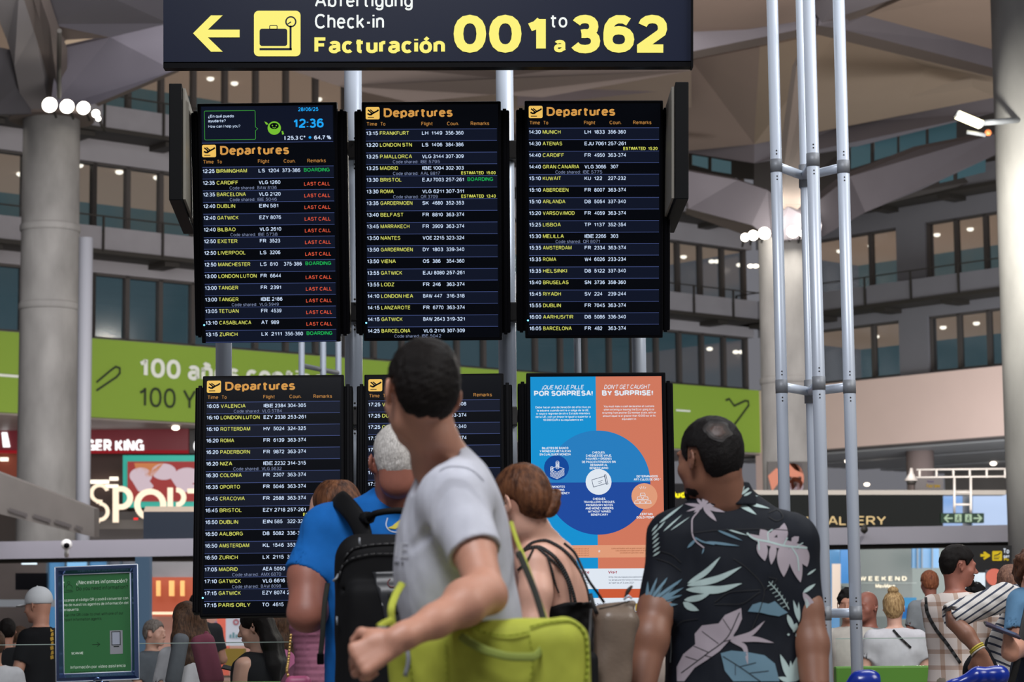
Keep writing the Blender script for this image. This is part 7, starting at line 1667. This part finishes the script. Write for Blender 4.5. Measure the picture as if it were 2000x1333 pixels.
# ---- right side
rt, HM, so = person('blond woman with a high bun in a white t-shirt with black cross strap', 1746, 1188, 15.5, -.25, W_tee, SK_pale, H_blond, 'bun', .86, width=1.08, trousers='#15161a', arms=[((.22, .0, -.30), (.2, .25, -.36)), ((-.25, .0, -.30), (-.16, .2, -.4))], tyaw=.05)
d = Drape(so, .006); d.strip(M_st, [(1722, 1202), (1740, 1226), (1760, 1248), (1779, 1266)], 4); d.build('cross_strap', so, .004)
person('curly dark haired woman in a cream top behind the pole tower', 1658, 1182, 16.9, math.pi*.9, cloth('top_cream', '#bdb7ae'), SK, H_black, 'curly', 1.0, width=.8)
person('bald man with grey beard between tower pole and blond woman', 1693, 1186, 18, 2.4, cloth('tee_ash', '#8b8f92'), SK_red, H_grey, 'bald', 1.0, width=.7)
person('reddish haired person just behind the plaid shirt man', 1815, 1140, 19, .2, cloth('tee_ash', '#8b8f92'), SK_red, hairmat('hair_red', '#6a3a28', '#a86848'), 'short', .85, seated=False)
person('person with black round hair between plaid man and striped sleeve', 1904, 1168, 18, .1, G_tee, SK_br, H_black, 'curly', .95, seated=False)
person('dark shirted man with shaved head behind the glass sign at right', 1974, 1142, 14, -.3, G_tee, SK_red, hairmat('hair_shaved', '#5a4038', '#8a6654'), 'short', .95, seated=False, width=1.1, sleeves='long', arms=[((.24, .0, -.30), (.16, .22, -.42)), ((-.28, -.04, -.22), (-.3, .22, -.36))])
# plaid man
M_plaid = bpy.data.materials.new('plaid_shirt'); M_plaid.use_nodes = True
def checks(m, base, line1, line2, sx, sz, wx, wz, rot=(0, 0, 0), rough=.85):
    nt = m.node_tree; N = nt.nodes; L = nt.links; b = N['Principled BSDF']; b.inputs['Roughness'].default_value = rough; b.inputs['Specular IOR Level'].default_value = .2
    tc = N.new('ShaderNodeTexCoord'); mp = N.new('ShaderNodeMapping'); mp.inputs['Rotation'].default_value = rot; L.new(tc.outputs['Object'], mp.inputs[0]); sp = N.new('ShaderNodeSeparateXYZ'); L.new(mp.outputs[0], sp.inputs[0])
    col = None
    for ax, sc, wd, c in (('X', sx, wx, line1), ('Z', sz, wz, line2)):
        if not wd: continue
        m1 = N.new('ShaderNodeMath'); m1.operation = 'MULTIPLY'; m1.inputs[1].default_value = sc; L.new(sp.outputs[ax], m1.inputs[0])
        m2 = N.new('ShaderNodeMath'); m2.operation = 'FRACT'; L.new(m1.outputs[0], m2.inputs[0]); m3 = N.new('ShaderNodeMath'); m3.operation = 'LESS_THAN'; m3.inputs[1].default_value = wd; L.new(m2.outputs[0], m3.inputs[0])
        mx = N.new('ShaderNodeMix'); mx.data_type = 'RGBA'; L.new(m3.outputs[0], mx.inputs[0]); mx.inputs[7].default_value = hx(c)
        if col is None: mx.inputs[6].default_value = hx(base)
        else: L.new(col, mx.inputs[6])
        mx.blend_type = 'MIX' if col is None else 'MULTIPLY'
        if col is not None:
            mx.inputs[0].default_value = 1; 
        col = mx.outputs[2]
    L.new(col, b.inputs['Base Color'])
checks(M_plaid, '#cbc0ba', '#b09a8c', '#dccdc4', 12, 12, .25, .28)
rt, HM, so = person('dark haired man with goatee in a beige plaid shirt, facing right, crossbody strap', 1872, 1106, 12.4, -R90*.93, M_plaid, SK_red, H_dark, 'short', .90, -.12, seated=False, h=.009, tyaw=-R90*.45, lean=.16, width=1.0, arms=[((.20, .12, -.27), (.10, .36, -.42)), ((-.22, .10, -.30), (-.10, .34, -.44))], trousers='#7c7468')
F = Field(P(1885, 1140, 12.4)-Vector((.1, .1, .1)), P(1885, 1140, 12.4)+Vector((.1, .1, .1)), .006); F.ell(hp(HM, 0, .085, -.098), (.024, .022, .024), k=.01); F.cap(hp(HM, -.022, .098, -.05), hp(HM, .022, .098, -.05), .006, .006, .01); F.build('goatee', H_dark, rt)
d = Drape(so, .006); d.strip(M_st, [(1815, 1142), (1808, 1165), (1810, 1190), (1826, 1226), (1850, 1258), (1876, 1296)], 6); d.build('cross_strap', so, .004)
# striped shirt person reaching for a trolley
M_str = bpy.data.materials.new('striped_shirt'); M_str.use_nodes = True; checks(M_str, '#c2beba', '#3a3f4e', '#3a3f4e', 0, 34, 0, .28, (0, .55, 0))
M_str2 = bpy.data.materials.new('striped_shirt_body'); M_str2.use_nodes = True; checks(M_str2, '#c2beba', '#3a3f4e', '#3a3f4e', 0, 30, 0, .3, (0, -.45, 0))
D = 11.2; sp_ = root('person', (P(1990, 1300, D).x, D+.1, 0), 'tanned person in black and white striped shirt leaning on a trolley at right', 'person')
F = Field((P(1835, 1300, D).x, D-.5, P(1900, 1345, D).z), (P(2130, 1000, D).x, D+.6, P(1900, 1050, D).z), .008)
HM = head_frame(P(2062, 1110, D), R90, -.3, 0, .95); add_head(F, HM); F.cap(P(2055, 1140, D), P(2025, 1180, D+.05), .055, .07, .03)
F.chain(PL([(2030, 1190, D+.1), (1990, 1260, D+.15), (1960, 1345, D+.2)]), [.13, .13, .12], .03)
F.chain(PL([(1958, 1165, D-.1), (1905, 1188, D-.16), (1862, 1208, D-.18)]), [.040, .040, .036], .01); F.chain(PL([(1858, 1210, D-.18), (1888, 1240, D-.22), (1912, 1272, D-.25)]), [.040, .040, .030], .015)
hw = P(1914, 1275, D-.25); add_hand(F, hw, P(1922, 1300, D-.25)-hw, Vector((.3, .8, -.3)), 1.15, 1.1, thumb_side=(-1, 0, 0), right=True)
F.build('body', SK_br, sp_, 1)
F = Field((P(1825, 1300, D).x, D-.5, P(1900, 1345, D).z), (P(2130, 1000, D).x, D+.6, P(1900, 1120, D).z), .008)
sleeve(F, P(1962, 1166, D-.1), P(1852, 1207, D-.18), .066, .064, .012, .03, .03); F.ell(P(1962, 1170, D-.08), (.06, .07, .06), k=.03); F.warp(lambda x, y, z: .006*vnoise(x, y, z, 60, 3)); F.build('sleeve', M_str, sp_, 1)
F = Field((P(1890, 1300, D).x, D-.3, P(1900, 1345, D).z), (P(2130, 1000, D).x, D+.6, P(1900, 1130, D).z), .009)
F.chain(PL([(2030, 1190, D+.1), (1992, 1262, D+.15), (1965, 1350, D+.2)]), [.145, .142, .14], .04); F.cap(P(1965, 1170, D-.02), P(2035, 1180, D+.1), .06, .12, .05); F.warp(lambda x, y, z: .006*vnoise(x, y, z, 30, 5)); F.build('shirt', M_str2, sp_, 1)
F = Field((P(2000, 1300, D).x, D-.2, P(1900, 1150, D).z), (P(2130, 1000, D).x, D+.3, P(1900, 1050, D).z), .009); F.ell(hp(HM, 0, -.014, .038), (.09, .11, .1), k=.01); F.build('hair', H_dark, sp_)
g = MB(); a = P(1907, 1266, D-.245)
for i, m_ in enumerate((0, 0, 1)):
    q = a+Vector((.004*i, 0, -.009*i)); ax = (P(1912, 1272, D-.25)-P(1888, 1240, D-.22)).normalized(); u = ax.orthogonal().normalized(); v = ax.cross(u)
    ringp = [q+(u*math.cos(t)+v*math.sin(t))*.036 for t in np.linspace(0, 2*math.pi, 19)]; g.tube(ringp, .0045, 6, m_, cap=False)
g.build('bracelet', [mat('bracelet_yellow', '#b8a83c', .5), mat('bracelet_pale', '#b8b0a4', .5)], sp_)
legs(sp_, P(1962, 1300, D).x, D+.2, .86, cloth('trouser_black', '#1c1d22'))
# blue t-shirt person at the edge with a phone
D = 9.8; bl = root('person', (P(2040, 1300, D).x, D, 0), 'person with curly brown hair in light blue t-shirt cut by the right picture edge', 'person')
F = Field((P(1925, 1300, D).x, D-.5, P(1900, 1345, D).z), (P(2180, 1000, D).x, D+.4, P(1900, 1050, D).z), .008)
HM = head_frame(P(2030, 1125, D), math.radians(150), -.35, 0, .95); add_head(F, HM); F.cap(P(2032, 1150, D), P(2040, 1185, D), .05, .07, .03)
F.chain(PL([(2048, 1200, D), (2048, 1345, D)]), [.13, .13], .03); F.chain(PL([(1995, 1180, D-.02), (1992, 1262, D-.12), (1975, 1278, D-.3)]), [.055, .045, .034], .02)
hw = P(1980, 1276, D-.3); add_hand(F, hw, P(1955, 1250, D-.34)-hw, Vector((-.2, .9, .4)), 1.1, [.5, .7, .8, .9], thumb_side=(-1, 0, .3), right=False); F.build('body', SK, bl, 1)
F = Field((P(1940, 1300, D).x, D-.4, P(1900, 1345, D).z), (P(2180, 1000, D).x, D+.4, P(1900, 1130, D).z), .009)
F.loft(rings([(1345, 1988, 2110, D, .14), (1240, 1990, 2110, D, .14), (1180, 1985, 2110, D, .13), (1160, 2000, 2090, D, .1), (1150, 2012, 2070, D, .07)]), .02); sleeve(F, P(1998, 1180, D-.02), P(1990, 1240, D-.09), .070, .064, .012, .04, .04); F.build('t_shirt', cloth('tee_sky', '#5f87a8'), bl, 1)
F = Field((P(1975, 1300, D).x, D-.25, P(1900, 1180, D).z), (P(2110, 1000, D).x, D+.25, P(1900, 1070, D).z), .008); F.ell(hp(HM, 0, -.02, .02), (.11, .12, .115), k=.01); F.ell(hp(HM, 0, .13, -.04), (.09, .09, .11), k=.01, op='sub'); F.warp(lambda x, y, z: .012*vnoise(x, y, z, 90, 77)); F.build('hair', hairmat('hair_chestnut', '#2e1c14', '#6a4632'), bl)
legs(bl, P(2048, 1300, D).x, D, .9, cloth('denim_dark', '#2c3240'))
strap([P(2012, 1165, D-.12), P(2000, 1220, D-.17), P(1985, 1300, D-.2), P(1972, 1345, D-.2)], .03, .006, M_st, 'bag_strap', bl, 12)
ph = root('phone', P(1950, 1262, D-.4), 'large dark phone held above the striped shirt', 'phone'); g = MB(); R_ = Euler((math.radians(12), math.radians(22), 0)).to_matrix(); g.box(P(1957, 1232, D-.37), (.15, .075, .009), R_); g.build('phone_body', mat('phone_plum', '#2a2430', .25), ph, bevel=.003); g = MB(); g.box(P(1957, 1232, D-.37)+R_@Vector((0, 0, .0055)), (.14, .066, .002), R_); g.build('screen', mat('phone_screen', '#4a4458', .15), ph)
# luggage trolleys: only their blue grips reach into the picture
def trolley(px, py, D, label, wd, tilt=0):
    t = root('luggage_trolley', (P(px, py, D).x, D, 0), label, 'trolley'); M_bp = mat('plastic_blue', '#0f2a8a', .22, spec=.6); c = P(px, py, D)
    F = Field(c-Vector((wd*.75, .12, .16)), c+Vector((wd*.75, .12, .12)), .006)
    F.chain([c+Vector((-wd*.5, 0, -.05-tilt)), c+Vector((-wd*.2, 0, -.035-tilt*.5)), c+Vector((wd*.15, 0, -.008)), c+Vector((wd*.45, 0, .0))], [.018, .022, .036, .034], .03); F.ell(c+Vector((wd*.42, 0, -.01)), (.05, .04, .04), k=.03)
    F.build('grip', M_bp, t, 1)
    g = MB(); zb = c.z-.08
    for q in (-.4, .4): g.tube([(c.x+wd*q, D, zb), (c.x+wd*q, D+.08, .12)], .014, 10)
    g.tube([(c.x-wd*.5, D, zb), (c.x+wd*.5, D, zb)], .014, 10); g.build('upright_frame', M_alu, t)
    g = MB(); g.tube([(c.x-wd*.4, D+.08, .12), (c.x-wd*.25, D+.8, .10)], .014, 8); g.tube([(c.x+wd*.4, D+.08, .12), (c.x+wd*.25, D+.8, .10)], .014, 8)
    for k in range(5): g.tube([(c.x-wd*.38, D+.1+.15*k, .12), (c.x+wd*.38, D+.1+.15*k, .12)], .008, 6)
    g.build('base_frame', M_alu, t)
    for q, y in ((-.4, .08), (.4, .08), (0, .8)): g = MB(); g.tube([(c.x+wd*q-.015, D+y, .055), (c.x+wd*q+.015, D+y, .055)], .055, 14); g.build('wheel', M_dark, t)
trolley(1668, 1330, 8.6, 'blue gripped luggage trolley in front of the tower poles', .13, .02)
trolley(1888, 1318, 10.4, 'blue gripped luggage trolley pushed by the striped shirt person', .33, .03)
